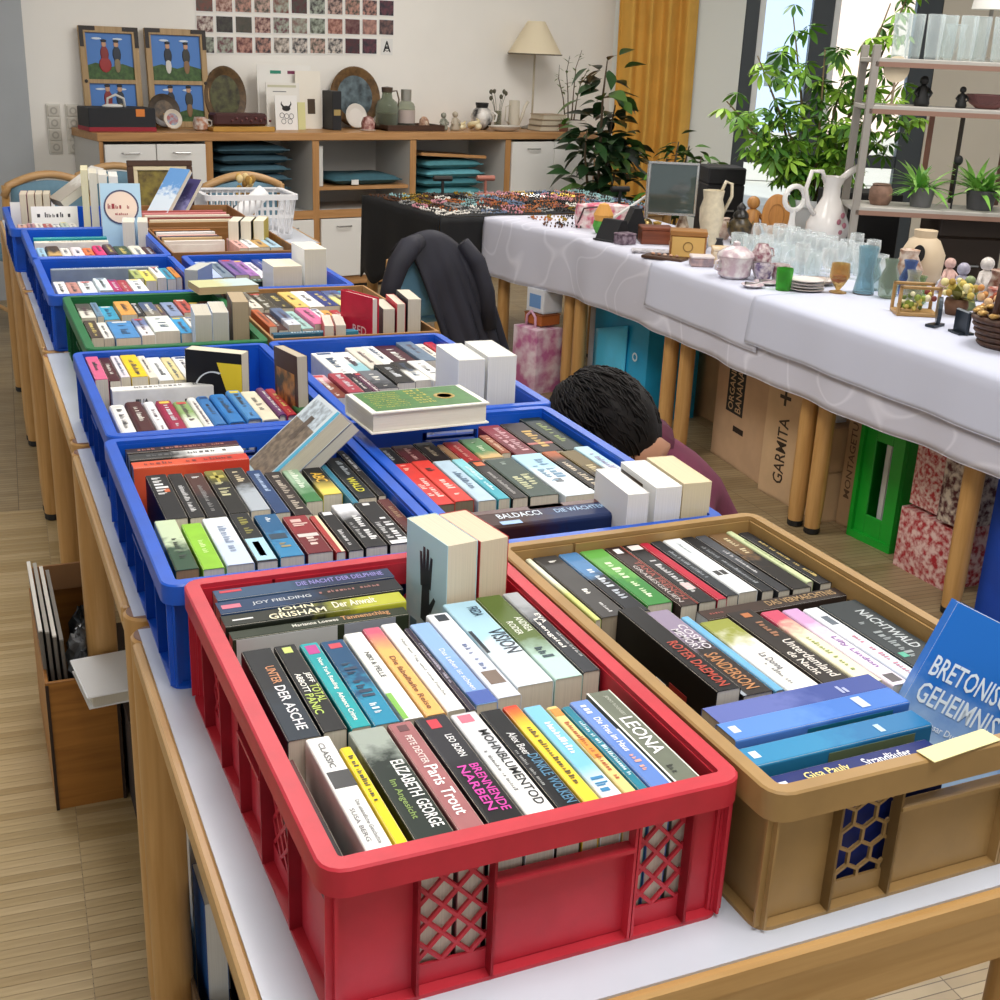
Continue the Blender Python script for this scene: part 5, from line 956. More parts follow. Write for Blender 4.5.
# ------------------------------------------------------------------ sideboard along the back wall
FY = 5.45; CD = .45; alder = wood('b98a58', 'a87846', .4, axis='Z'); alderx = wood('bd8e5c', 'aa7b4a', .4, axis='X'); white = mat('e9e7e2', .35); ins = mat('c9c6c0', .6); steel = mat('9a9a98', .3, 1.0); dark_in = mat('4a4038', .8)
def unit(label, x0, x1, doors_up, shelf=None):
    o = thing('cabinet_unit', label, 'cabinet', group='units of the long sideboard', M=TR(x0, FY, 0)); w = x1-x0; t = .022; H = .90
    for xx in (t/2, w-t/2):
        MB().box((xx, CD/2, H/2), (t, CD, H)).build('side_panel', ins, o); MB().box((xx, -.001, H/2), (t, .004, H)).build('edge_strip', alder, o)
    MB().box((w/2, CD-.005, H/2), (w-2*t, .008, H-.02)).build('back_panel', ins, o)
    for z, nm in ((.05, 'bottom_shelf'), (.465, 'middle_shelf')): MB().box((w/2, CD/2, z), (w-2*t, CD-.02, .03)).build(nm, ins, o); MB().box((w/2, -.001, z), (w-2*t, .004, .05)).build('edge_strip', alderx, o)
    if shelf: MB().box((w/2, CD/2, shelf), (w-2*t, CD-.03, .02)).build('inner_shelf', alderx, o)
    MB().box((w/2, .04, .02), (w-.02, .02, .04)).build('plinth', dark_in, o)
    tiers = [(.08, .435)] + ([(.495, .885)] if doors_up else [])
    for z0, z1 in tiers:
        for k in (0, 1):
            dw = (w-2*t)/2; d = MB().box((t+dw*(k+.5), -.010, (z0+z1)/2), (dw-.006, .018, z1-z0), .002).build('door', white, o)
            hx = t+dw*(k+.5); hz = z1-.045; MB().tube([(hx-.05, -.022, hz), (hx-.045, -.038, hz), (hx+.045, -.038, hz), (hx+.05, -.022, hz)], .004, 6).build('handle', steel, d)
    return o
XS = [1.715, 2.34, 3.015, 3.695, 4.425, 5.17]
unit('white-doored sideboard unit under the black and red box', XS[0], XS[1], True)
unit('open sideboard unit holding the tall stack of dark teal cushions', XS[1], XS[2], False)
unit('open sideboard unit with inner shelf and a single cushion', XS[2], XS[3], False, .615)
unit('open sideboard unit holding the bright teal cushion stack', XS[3], XS[4], False)
unit('white-doored sideboard unit beside the rubber plant', XS[4], XS[5], True)
o = thing('worktop', 'long alder worktop running over all the sideboard units', 'worktop', M=TR(0, 0, 0)); MB().box(((XS[0]+XS[5])/2, FY+CD/2-.005, .9225), (XS[5]-XS[0]+.02, CD+.01, .044), .003).build('slab', alderx, o)
CT = .945
def cushion(label, x, y, z, w, d, h, col, a, grp):
    o = thing('seat_cushion', label, 'cushion', group=grp, M=TR(x, y, z) @ RZ(a)); m = mat(col, .8, var=.15, scale=25, bump=.3)
    def f(s):
        def q(u, v):
            b = (min(1, 4*u*(1-u)*2.2)*min(1, 4*v*(1-v)*2.2))**.4; return ((u-.5)*w, (v-.5)*d, h*.5 + s*h*.5*b*(1-.12*math.sin(u*9)*math.sin(v*7)))
        return q
    mb = MB(); mb.grid(f(1), 14, 12); mb.grid(f(-1), 14, 12); mb.build('pad', m, o, smooth=True)
    MB().tube([((i-.5)*w, (j-.5)*d, h*.5) for i, j in ((0, 0), (.5, -.0), (1, 0), (1, .5), (1, 1), (.5, 1), (0, 1), (0, .5), (0, 0))], .004, 5).build('piping', m, o)
    return o
for k in range(7): cushion('dark teal seat cushion, %s from the bottom of the tall stack' % ORD[k], 2.64+.01*(k % 2), 5.66, .481+.056*k, .44, .36, .054, ['3a5a68', '416472', '34525f'][k % 3], .03*(k % 3-1), 'dark teal cushion stack')
for k in range(5): cushion('bright teal seat cushion, %s from the bottom of the stack' % ORD[k], 4.03+.012*(k % 2), 5.66, .481+.058*k, .44, .36, .056, ['4a8a94', '56989f', '447f89', '66aab6', '4f8c95'][k], .03*((k+1) % 3-1), 'bright teal cushion stack')
o = thing('wooden_board', 'thin wooden board lying tilted on the bright teal cushions', 'board', M=TR(4.03, 5.66, .785) @ RY(.05)); MB().box((0, 0, .008), (.50, .34, .012), .003).build('panel', alderx, o); MB().box((0, -.171, .012), (.50, .006, .02), .002).build('lip', alderx, o)
o = cushion('single teal seat cushion with white tag on the inner shelf', 3.40, 5.66, .6265, .48, .34, .06, '3a6470', 0, None); MB().box((-.10, -.178, .02), (.05, .003, .03)).build('tag', white, o)
o = thing('folder', 'grey folder standing at the side of the inner shelf', 'folder', M=TR(3.065, 5.60, .626)); MB().box((0, 0, .12), (.03, .24, .24), .002).build('cover', mat('a8a8a4', .6), o); MB().box((0, 0, .12), (.024, .242, .236)).build('papers', page_mat('e4e2dc'), o)
# ------------------------------------------------------------------ on the wall
g = 'photo prints on the back wall'; r = random.Random(12)
duo = ['5a2c30', '3a3034', '7a4a40', '4a4a40', '6a3a44', '2c2c34', '80605a', '5a5048']
for i in range(3):
    for j in range(11):
        if i == 2 and j == 10: continue
        x = 2.535 + .1225*j; z = 1.640 - .115*i + .027*(x-2.48); a, b = r.sample(duo, 2)
        o = thing('photo_print', 'snapshot print, %s along in the %s row of photos on wall' % (ORD[j], ['top', 'middle', 'bottom'][i]), 'photo', group=g, M=TR(x, BACKY-.0025, z))
        MB().box((0, 0, 0), (.113, .002, .100)).build('paper', mat('eceae6', .4), o); MB().box((0, -.0013, 0), (.102, .0008, .088)).build('image', mat(a, .35, col2=r.choice(['c8a89a', 'd8ccc0', 'a8b0a0', 'c09080', b]), scale=r.uniform(28, 45)), o)
o = thing('letter_card', 'small white card with a black letter beside the photo prints', 'card', M=TR(3.765, BACKY-.0025, 1.442)); MB().box((0, 0, 0), (.085, .002, .10)).build('paper', white, o); m = MB(); add_text(m, 'A', (-.028, -.0016, -.032), (.056, 0, 0), (0, 0, .068)); m.build('lettering', black, o); MB().lathe([(.012, 0), (.016, 0), (.016, .0006), (.012, .0006)], 16, TR(0, -.002, -.012) @ RX(PI/2)).build('mark', black, o)
for x, lb in ((1.615, 'nearer the grey wall'), (1.722, 'nearer the picture panels')):
    o = thing('socket_strip', 'vertical strip of four white wall sockets ' + lb, 'socket', M=TR(x, BACKY-.012, .80)); MB().box((0, .006, .132), (.078, .012, .275), .004).build('plate', mat('dcd8cf', .5), o)
    for k in range(4): c = MB().box((0, -.002, .034+.066*k), (.066, .012, .060), .004).build('socket', mat('d2cdc2', .5), o); MB().lathe([(.012, 0), (.020, 0), (.020, .002), (.012, .002)], 16, TR(0, -.009, .034+.066*k) @ RX(PI/2)).build('socket_ring', mat('b4afa4', .5), c)
oak = wood('b89a70', 'a08258', .5, axis='Z'); iron = mat('2a211c', .5)
def panel(x, w, h, label, figs, a):
    o = thing('painted_picture', label, 'picture', group='painted picture panels', M=TR(x, BACKY-.075, CT) @ RX(-.08)); b = .035
    frame(o, w, h, b, oak, .024); MB().box((0, 0, h*.46), (w-2*b, .022, .022)).build('middle_rail', oak, o)
    for z0, z1 in ((b, h*.46-.011), (h*.46+.011, h-b)):
        p = MB().box((0, .004, (z0+z1)/2), (w-2*b, .006, z1-z0)).build('painting', cover_mat('5a86c8', '6a96d4', .5, .3, .3, 1.0, 1.0), o); hz = z0+(z1-z0)*.30
        MB().add([(-w/2+b, -.0002, z0), (w/2-b, -.0002, z0), (w/2-b, -.0002, hz*.98), (w*.2, -.0002, hz+.012), (0, -.0002, hz-.008), (-w*.25, -.0002, hz+.015), (-w/2+b, -.0002, hz)], [(0, 1, 2, 3, 4, 5, 6)]).build('meadow', mat('4a6a34', .5, col2='2f4a24', scale=40), p)
        for fx, c1, c2, leg in figs:
            q = MB().ball((fx, -.001, hz+.115), (.014, .001, .017), 10, 6).build('figure_head', mat('c89a7a', .5), p, smooth=True)
            MB().ball((fx, -.001, hz+.062), (.024, .001, .045), 10, 6).build('figure_coat', mat(c1, .5), p, smooth=True); MB().ball((fx, -.0012, hz+.005), (.036 if leg else .018, .001, .042), 10, 6).build('figure_skirt' if leg else 'figure_legs', mat(c2, .5), p, smooth=True); MB().ball((fx, -.0014, hz+.132), (.017, .001, .009), 8, 5).build('figure_hat', mat('22242c', .5), p, smooth=True)
        for cx in (-.07, .05): MB().ball((cx, -.0004, z1-.03), (.03, .0006, .006), 10, 5).build('cloud', mat('d8e2ee', .5), p, smooth=True)
    for sx in (-1, 1): MB().box((sx*(w/2-.045), -.0135, h-.012), (.09, .004, .022)).build('corner_bracket', iron, o); MB().box((sx*(w/2-.011), -.0138, h-.06), (.022, .004, .10)).build('corner_bracket', iron, o)
    MB().lathe([(.001, 0), (.010, 0), (.008, .005), (.001, .006)], 12, TR(a*(w/2-.018), -.012, h*.46) @ RX(PI/2)).build('peg', iron, o)
panel(1.945, .335, .545, 'oak framed painted panel with dancing couple, beside the wall sockets', [(-.03, '8a3030', 'a03030', True), (.04, '2c3440', '8a7a5a', False)], -1)
panel(2.335, .365, .548, 'oak framed painted panel with two piping figures, beside the photos', [(-.05, '2c3038', 'd8d4cc', False), (.06, '3a3a34', '8a6a4a', False)], 1)
# ------------------------------------------------------------------ on the worktop
def lathe_thing(name, label, cat, loc, prof, col, M=None, group=None, seg=20, parts=(), matl=None, body='body'):
    o = thing(name, label, cat, group=group, M=M if M is not None else TR(*loc)); MB().lathe(prof, seg).build(body, matl or col, o, autosmooth=.8)
    for nm, pr, m_, Mt in parts: MB().lathe(pr, seg, Mt).build(nm, m_, o, autosmooth=.8)
    return o
def handle(o, pts, r, m, name='handle'): return MB().tube(pts, r, 8).build(name, m, o, smooth=True)
o = thing('black_box', 'long black lidded box with a red stripe on the worktop', 'box', M=TR(1.885, 5.64, CT)); MB().box((0, 0, .065), (.375, .20, .12), .004).build('body', mat('1d1f24', .6), o); MB().box((0, 0, .012), (.378, .203, .024), .002).build('stripe', mat('9a2030', .6), o)
MB().box((.10, -.102, .10), (.05, .002, .04), .001, RZ(0)).build('price_tag', mat('e0843a', .6), o); handle(o, [(-.05, 0, .125), (-.045, 0, .17), (0, 0, .19), (.045, 0, .17), (.05, 0, .125)], .007, mat('d8d4cc', .5)); MB().ball((-.02, 0, .13), (.06, .03, .012)).build('cloth_pad', white, o, smooth=True)
def plate_on_stand(label, x, y, r_, rim_c, mid_c, lean=.22, col2=None):
    o = thing('display_plate', label, 'plate', M=TR(x, y, CT) @ RX(-lean)); P = TR(0, 0, r_+.006) @ RX(PI/2)
    MB().lathe([(.001, .0), (r_*.55, .0), (r_*.95, .012), (r_, .014), (r_*.95, .017), (r_*.55, .006), (.001, .005)], 32, P).build('plate', rim_c, o, autosmooth=.8); MB().lathe([(.001, .0068), (r_*.62, .0068), (r_*.62, .0078), (.001, .0078)], 28, P).build('picture', mid_c, o)
    for s in (-1, 1): MB().tube([(s*r_*.5, -.03, .008), (s*r_*.5, -.012, .012), (s*r_*.5, .05, .10)], .004, 6).build('stand_arm', alder, o)
    return o
plate_on_stand('dark rimmed round plate propped behind the small painted plate', 2.20, 5.74, .095, mat('4a3a28', .35, var=.4, scale=30), mat('6a5234', .4, col2='3a2c1c', scale=30))
plate_on_stand('small painted plate with figure on a stand before the dark plate', 2.205, 5.63, .055, mat('d8cfc0', .25), mat('8aa8b8', .3, col2='a85a5a', scale=45))
o = lathe_thing('sugar_jug', 'small white painted cup beside the painted plate', 'cup', (2.365, 5.62, CT), [(.025, 0), (.04, .01), (.045, .04), (.036, .075), (.033, .075), (.041, .04), (.035, .012), (.001, .008)], mat('e2ddd6', .2, col2='b0785a', scale=30)); handle(o, [(.04, 0, .06), (.07, 0, .055), (.068, 0, .03), (.042, 0, .02)], .005, mat('e2ddd6', .2))
def oval_tray(label, x, rx, rz, c1, c2, w3=.012):
    o = thing('oval_tray', label, 'tray', M=TR(x, 5.845, CT) @ RX(-.10)); P = TR(0, 0, rz+.004) @ RX(PI/2) @ Matrix.Diagonal((rx, rz, 1, 1))
    MB().lathe([(.001, 0), (.72, 0), (.85, .012), (1, .014), (.97, .022), (.84, .018), (.70, .006), (.001, .006)], 36, P).build('rim', c1, o, autosmooth=.8); MB().lathe([(.001, .0065), (.70, .0065), (.70, .0075), (.001, .0075)], 36, P).build('base_picture', c2, o)
oval_tray('dark oval tray with flower painting propped on the wall behind the card display', 2.62, .135, .175, mat('6a5030', .4, var=.5, scale=25), mat('332c1c', .4, col2='5a5a34', scale=22))
oval_tray('brown oval tray with blue grey scene propped behind the jars', 3.50, .18, .185, mat('7a5a34', .4, var=.5, scale=25), mat('3c4448', .4, col2='6a7a80', scale=18))
o = thing('wooden_board', 'yellow brown board lying on the worktop under the red-brown case', 'board', M=TR(2.60, 5.62, CT)); MB().box((0, 0, .012), (.385, .17, .022), .003).build('panel', wood('c89a4a', 'b08438', .4, axis='X'), o); MB().box((0, -.084, .014), (.385, .006, .028), .002).build('lip', wood('c89a4a', 'b08438', .4, axis='X'), o)
o = thing('case', 'red-brown flat case with beaded front on the yellow board', 'case', M=TR(2.60, 5.63, .9735)); MB().box((0, 0, .035), (.33, .11, .07), .012).build('body', mat('45201f', .5), o); 
for k in range(9): MB().ball((-.06+.03*k, -.058, .03+.012*(k % 2)), .008, 8, 6).build('bead', mat('6a3a3c', .3), o, smooth=True)
def sheet(label, x, y, w, h, col, lean=.06, art=None, z=CT, name='greeting_card'):
    o = thing(name, label, 'card', group=None, M=TR(x, y, z) @ RX(-lean)); MB().box((0, 0, h/2), (w, .004, h)).build('card', mat(col, .7), o)
    for (x0, x1, z0, z1, c) in (art or []): MB().box(((x0+x1)/2*w, -.0026, (z0+z1)/2*h), ((x1-x0)*w, .001, (z1-z0)*h)).build('print', mat(c, .6), o)
    return o
sheet('large white board with green and purple marks behind the cards', 2.99, 5.80, .36, .37, 'ece9e2', .05, [(-.26, -.06, .86, .91, '2f8a70'), (.06, .26, .86, .91, '7a3050')])
sheet('white card with a dark face print beside the black binder', 3.13, 5.76, .17, .34, 'efe8da', .06, [(-.05, .25, .26, .52, '4a3a2a')])
sheet('tall cream sheet behind the cat drawing', 2.94, 5.72, .22, .27, 'e8e4dc', .06, [(-.45, .4, .9, .95, 'c8c4a8'), (-.3, .1, .80, .82, '7a7a7a')])
o = sheet('white card with ink drawing of a horned cat on the worktop', 2.93, 5.66, .145, .20, 'f0eeea', .07)
m = MB(); m.ball((0, -.003, .125), (.028, .001, .016), 12, 6); [m.tube([(s*.02, -.003, .135), (s*.032, -.003, .15), (s*.03, -.003, .165)], [.006, .004, .001], 6) for s in (-1, 1)]; m.build('ink_head', black, o)
m = MB(); [m.lathe([(.013, 0), (.016, 0), (.016, .0006), (.013, .0006)], 14, TR(dx, -.003, dz) @ RX(PI/2)) for dx, dz in ((-.02, .05), (.022, .05), (0, .08), (-.03, .085), (.032, .08))]; q = m.build('ink_lines', mat('55555a', .6), o); q['kind'] = 'stuff'
sheet('small yellow green note card tucked among the cards', 3.045, 5.69, .05, .16, 'd8d49a', .06)
o = thing('binder', 'narrow black binder with a tan label upright on the worktop', 'binder', M=TR(3.255, 5.70, CT)); MB().box((0, 0, .115), (.062, .14, .23), .003).build('cover', mat('1c1c1f', .5), o); MB().box((0, -.0715, .105), (.045, .002, .035)).build('label', mat('a8925a', .6), o)
plate_on_stand('plain white plate on a stand before the brown oval tray', 3.44, 5.72, .075, mat('dfd8ce', .25), mat('e4ddd4', .25))
o = lathe_thing('ornament_cup', 'small rounded ornament with rose pattern before the white plate', 'ornament', (3.455, 5.60, CT), [(.03, 0), (.042, .01), (.044, .05), (.03, .08), (.001, .09)], mat('c8a49a', .35, col2='7a3a34', scale=40)); MB().lathe([(.044, 0), (.048, .003), (.044, .006)], 20, TR(0, 0, .002)).build('foot_ring', mat('d8c8bc', .4), o)
o = thing('tray', 'dark brown wooden tray on the worktop under the jars', 'tray', M=TR(3.78, 5.66, CT)); MB().box((0, 0, .006), (.42, .22, .012)).build('base', fb, o); frame_parts = [((0, -.107, .018), (.42, .008, .036)), ((0, .107, .018), (.42, .008, .036)), ((-.206, 0, .018), (.008, .206, .036)), ((.206, 0, .018), (.008, .206, .036))]; [MB().box(c, d, .002).build('side', fb, o) for c, d in frame_parts]
gl = glass_mat('cfd4c8', .22); o = lathe_thing('glass_jug', 'round glass jug with wire cap on the dark tray', 'jug', (3.635, 5.68, .958), [(.06, 0), (.072, .015), (.075, .12), (.06, .16), (.035, .18), (.03, .22), (.028, .22), (.032, .18), (.055, .155), (.07, .12), (.067, .02), (.001, .006)], gl, parts=[('cap', [(.034, .215), (.036, .245), (.001, .25)], mat('4a3a2a', .4), None), ('liquid', [(.001, .012), (.062, .015), (.066, .09), (.001, .092)], mat('8a7a5a', .3), None)]); handle(o, [(.03, 0, .22), (.07, 0, .225), (.088, 0, .17), (.075, 0, .11)], .005, mat('6a5a48', .4))
o = lathe_thing('glass_bottle', 'square-shouldered glass bottle with silver cap on the dark tray', 'bottle', (3.775, 5.68, .958), [(.055, 0), (.058, .01), (.058, .13), (.05, .15), (.03, .165), (.03, .175)], gl, parts=[('cap', [(.033, .165), (.034, .235), (.001, .237)], mat('a8a49a', .3, .6), None), ('label', [(.0585, .03), (.0592, .03), (.0592, .11), (.0585, .11)], mat('b8a8a0', .5), None)])
o = lathe_thing('figurine', 'small rust brown dome-shaped figurine on the dark tray', 'figurine', (3.90, 5.66, .958), [(.03, 0), (.034, .02), (.03, .05), (.015, .068), (.001, .072)], mat('8a5a40', .5, col2='c8a890', scale=50)); MB().ball((0, -.028, .03), (.012, .008, .016)).build('face', mat('d8c0a8', .5), o, smooth=True)
def figurine(label, x, y, z, h, col, n=5, seed=0):
    r = random.Random(seed); o = thing('figurine', label, 'figurine', M=TR(x, y, z)); s = h/.10
    MB().lathe([(.022*s, 0), (.026*s, .01*s), (.018*s, .035*s), (.014*s, .06*s), (.001, .068*s)], 14).build('body', col, o, smooth=True); MB().ball((0, 0, .078*s), .015*s, 10, 8).build('head', col, o, smooth=True)
    for sg in (-1, 1): MB().tube([(sg*.013*s, 0, .055*s), (sg*.026*s, -.008*s, .04*s), (sg*.018*s, -.018*s, .03*s)], [.006*s, .005*s, .004*s], 7).build('arm', col, o, smooth=True)
    return o
figurine('grey green figurine pair member beside the dark tray', 4.03, 5.63, CT, .12, mat('6a6a5c', .5, col2='a8a898', scale=40), seed=1); figurine('pale stone figurine with raised head beside grey green one', 4.10, 5.60, CT, .13, mat('b4a894', .5), seed=2)
for i, (x, s) in enumerate([(4.165, .7), (4.262, .9)]):
    o = thing('sea_shell', ['smaller', 'larger'][i] + ' cream spiral sea shell on the worktop', 'shell', M=TR(x, 5.60, CT+.002) @ RZ(.6+i)); pts = [(.05*s*math.cos(t*1.2)*(1-t/7), .04*s*math.sin(t*1.2)*(1-t/7), .028*s+.012*t*s) for t in [k*.5 for k in range(10)]]; MB().tube(pts, [.026*s*(1-k/11) for k in range(10)], 10).build('whorl', mat('dfcfa4', .4), o, smooth=True); MB().ball((-.03*s, 0, .03*s), (.034*s, .026*s, .026*s), 10, 8).build('lip', mat('e8dcb8', .4), o, smooth=True)
o = lathe_thing('vase', 'round white and black vase with handle on the worktop', 'vase', (4.375, 5.70, CT), [(.035, 0), (.065, .03), (.075, .08), (.06, .125), (.038, .14), (.042, .17), (.036, .17), (.032, .14), (.001, .13)], mat('e4dfd8', .25, col2='1f1c1e', scale=12), parts=[('neck_band', [(.0385, .14), (.044, .165), (.044, .172), (.034, .172)], black, None)]); handle(o, [(.05, -.05, .12), (.075, -.07, .10), (.07, -.065, .06), (.05, -.05, .05)], .007, mat('e4dfd8', .25))
o = lathe_thing('serving_dish', 'low oval white dish on the worktop before the black and white vase', 'dish', None, [(.06, 0), (.10, .012), (.125, .03), (.12, .032), (.095, .016), (.001, .008)], mat('dcd8d0', .25), M=TR(4.47, 5.56, CT) @ Matrix.Diagonal((1, .6, 1, 1))); MB().lathe([(.122, .030), (.127, .033), (.122, .035)], 24).build('rim_line', mat('b4aca0', .3), o)
o = lathe_thing('watering_can', 'slim white watering can with long spout on the worktop', 'can', (4.625, 5.68, CT), [(.040, 0), (.036, .19), (.034, .19), (.036, .005), (.001, .004)], mat('cfc6b4', .4)); handle(o, [(.035, 0, .03), (.065, 0, .08), (.085, 0, .14), (.115, 0, .185)], .011, mat('cfc6b4', .4), 'spout'); handle(o, [(-.035, 0, .16), (-.07, 0, .15), (-.07, 0, .06), (-.038, 0, .04)], .005, mat('cfc6b4', .4))
o = lathe_thing('bud_vase', 'slender glass vase with dry seed heads beside the watering can', 'vase', (4.52, 5.72, CT), [(.025, 0), (.025, .12), (.02, .12), (.021, .005), (.001, .004)], glass_mat('d8d8cc', .25)); r = random.Random(6)
for k in range(7): a = r.uniform(0, 6.3); q = Vector((.06*math.cos(a), .04*math.sin(a), .18+r.uniform(0, .08))); st = MB().tube([(0, 0, .02), q*.6+Vector((0, 0, .03)), q], .0016, 4).build('stem', mat('5a5a44', .7), o); MB().ball(tuple(q), (.012, .012, .016), 8, 5).build('seed_head', mat('5a5644', .8), st, smooth=True)
o = thing('table_lamp', 'table lamp with a wide cream cone shade on the sideboard', 'lamp', M=TR(4.835, 5.76, CT)); MB().lathe([(.07, 0), (.075, .012), (.02, .025), (.012, .04)], 20).build('base', mat('8a8478', .4), o, smooth=True); MB().tube([(0, 0, .03), (0, 0, .60)], .007, 8).build('pole', mat('b4a890', .4), o); MB().lathe([(.185, .49), (.06, .70), (.058, .70), (.182, .49)], 32).build('shade', mat('e0d2b4', .8), o, autosmooth=.8); MB().lathe([(.183, .486), (.188, .488), (.188, .494), (.183, .494)], 32).build('shade_trim', mat('5a5040', .7), o)
for i, (w_, h_, c) in enumerate([(.24, .035, '7a6a58'), (.22, .035, '9a8a70'), (.20, .035, 'b09a80')]): o = thing('hardcover_book', ['grey brown', 'drab', 'tan'][i] + ' book lying in the pile under the white box by the lamp', 'book', group='books piled by the lamp', M=TR(4.86, 5.60, CT+.037*i)); MB().box((0, 0, .0175), (w_-.006, .15, .027)).build('page_block', page_mat('d8ccb4'), o); MB().box((0, 0, .002), (w_, .155, .004)).build('cover', mat(c, .5), o); MB().box((0, 0, .033), (w_, .155, .004)).build('cover', mat(c, .5), o)
o = thing('planter_box', 'long white planter box at the end of the worktop', 'planter', M=TR(5.04, 5.60, CT)); MB().box((0, 0, .035), (.22, .12, .07), .004).build('box', mat('d4cec4', .5), o); MB().box((0, 0, .066), (.20, .10, .012)).build('soil', mat('3a2c20', .9), o)
leafm = [mat('2f5a2a', .45, var=.2, scale=30, spec=.4), mat('3f6e34', .45, var=.2, scale=30, spec=.4), mat('24481f', .4, var=.2, scale=30, spec=.5)]
def leaf_mesh(L, W, fold=.25, droop=.3, m=None):
    mb = MB(); n = 6; prof = [0.02, .55, .92, 1, .78, .42, .02]; vs = []; fs = []
    for i in range(n+1):
        t = i/n; w = W*prof[i]/2; z = -droop*L*t*t; vs += [(-w, L*t, z + fold*w), (0, L*t, z), (w, L*t, z + fold*w)]
    for i in range(n): k = 3*i; fs += [(k, k+1, k+4, k+3), (k+1, k+2, k+5, k+4)]
    me = bpy.data.meshes.new('leaf'); me.from_pydata(vs, [], fs); me.polygons.foreach_set('use_smooth', [True]*len(fs)); me.materials.append(m); return me
def put_leaf(o, me, p, az, el, roll=0, s=1): l = link('leaf', me, o); l.matrix_basis = TR(*p) @ RZ(az) @ RX(el) @ RY(roll) @ Matrix.Scale(s, 4); return l
r = random.Random(21); tw = thing('twig_plant', 'leggy potted twig plant with sparse leaves in the white planter', 'plant', M=TR(5.04, 5.60, CT+.07)); lm = leaf_mesh(.045, .02, .2, .2, mat('6a7a44', .5))
for k, (dx, h_) in enumerate([(-.07, .36), (-.02, .42), (.04, .46), (.08, .34)]):
    pts = [(dx*.5, 0, 0), (dx*.8, .01, h_*.4), (dx*1.3-.02, 0, h_*.75), (dx*1.7, -.01, h_)]; MB().tube(pts, [.006, .004, .003, .0015], 6).build('stem', mat('5a4a34', .7), tw)
    for q in range(9): t = r.uniform(.35, 1); i = min(2, int(t*3)); f = t*3-i; p = Vector(pts[i]).lerp(Vector(pts[i+1]), f); put_leaf(tw, lm, p, r.uniform(0, 6.3), r.uniform(-.4, .8), 0, r.uniform(.7, 1.2))
o = thing('trailing_plant', 'small bright green plant beside the lamp on the worktop', 'plant', M=TR(4.93, 5.52, CT)); MB().lathe([(.03, 0), (.04, .05), (.036, .05), (.001, .04)], 16).build('pot', mat('7a5040', .6), o); lm2 = leaf_mesh(.07, .02, .2, .5, mat('5a8a2c', .5))
for k in range(22): put_leaf(o, lm2, (r.uniform(-.015, .015), r.uniform(-.015, .015), .045), r.uniform(0, 6.3), r.uniform(.3, 1.4), 0, r.uniform(.7, 1.2))
# ------------------------------------------------------------------ rubber plant, second plant, curtain
def ficus(label, x, y, pot_r, pot_h, stems, leafL, leafW, cols, nleaf, seed, spread, z0=0.0, name='rubber_plant'):
    r = random.Random(seed); o = thing(name, label, 'plant', M=TR(x, y, z0)); MB().lathe([(pot_r*.75, 0), (pot_r, pot_h), (pot_r*1.06, pot_h), (pot_r*1.06, pot_h+.02), (pot_r*.92, pot_h+.02), (pot_r*.9, pot_h-.03), (.001, pot_h-.03)], 24).build('pot', mat('8a5236', .7), o, autosmooth=.8)
    mes = [leaf_mesh(leafL, leafW, .25, .25, c) for c in cols]
    for (dx, dy, h_) in stems:
        pts = [Vector((dx*.2, dy*.2, pot_h-.04)), Vector((dx*.6, dy*.6, pot_h+(h_-pot_h)*.4)), Vector((dx, dy, h_*.85)), Vector((dx*1.1+.02, dy, h_))]; MB().tube(pts, [.012, .010, .007, .004], 8).build('stem', mat('4a3a26', .7), o, smooth=True)
        for q in range(nleaf):
            t = .25+.75*(q+r.random())/nleaf; i = min(2, int(t*3)); p = pts[i].lerp(pts[i+1], min(1, t*3-i)); az = q*2.4+r.uniform(-.5, .5); off = spread*r.uniform(.1, 1)
            p2 = p + Vector((-math.sin(az)*off, math.cos(az)*off, r.uniform(-.05, .05))); put_leaf(o, r.choice(mes), p2, az, r.uniform(-.7, .5), r.uniform(-.5, .5), r.uniform(.7, 1.15))
    return o
ficus('tall rubber plant with dark glossy leaves before the yellow curtain', 4.80, 4.93, .15, .28, [(-.02, 0, 1.42), (.10, .05, 1.15), (-.16, -.03, 1.0), (.05, -.1, .95), (.18, .05, .95)], .165, .085, [mat('20391f', .3, var=.2, scale=20), mat('2a4a26', .3, var=.2, scale=20), mat('1a2f1a', .3, var=.2, scale=20), mat('4a6a30', .35)], 46, 5, .15)
ficus('lower leafy green plant beside the rubber plant under the curtain', 5.14, 4.60, .13, .26, [(0, 0, .95), (.12, .04, .92), (-.1, -.02, .85), (.16, -.04, .86)], .12, .05, [mat('3f6a2c', .4, var=.2, scale=20), mat('2f5524', .4, var=.2, scale=20), mat('5a8a34', .4)], 34, 9, .13, 0.0, 'leafy_plant')
cu = thing('curtain', 'floor-length golden yellow curtain in the corner by the window', 'curtain', M=WM @ TR(.0, -.10, 0)); cm = mat('e2ae50', .85, var=.10, scale=6)
MB().grid(lambda u, v: (.03+.56*u+.01*math.sin(v*5), .042*math.sin(u*2*PI*4.2+.4*math.sin(v*2))+.008*math.sin(u*2*PI*9+1), .12+2.6*v), 104, 12, .004).build('drape', cm, cu, smooth=True)
MB().box((.31, .0, 2.735), (.58, .03, .03)).build('heading_tape', cm, cu)
cr_ = thing('curtain_rail', 'white curtain rail above the yellow curtain', 'rail', M=WM @ TR(0, -.10, 2.77)); MB().tube([(-.02, 0, 0), (.95, 0, 0)], .014, 10).build('rod', white, cr_); MB().box((.3, .05, 0), (.03, .10, .02)).build('bracket', white, cr_); MB().box((.85, .05, 0), (.03, .10, .02)).build('bracket', white, cr_)
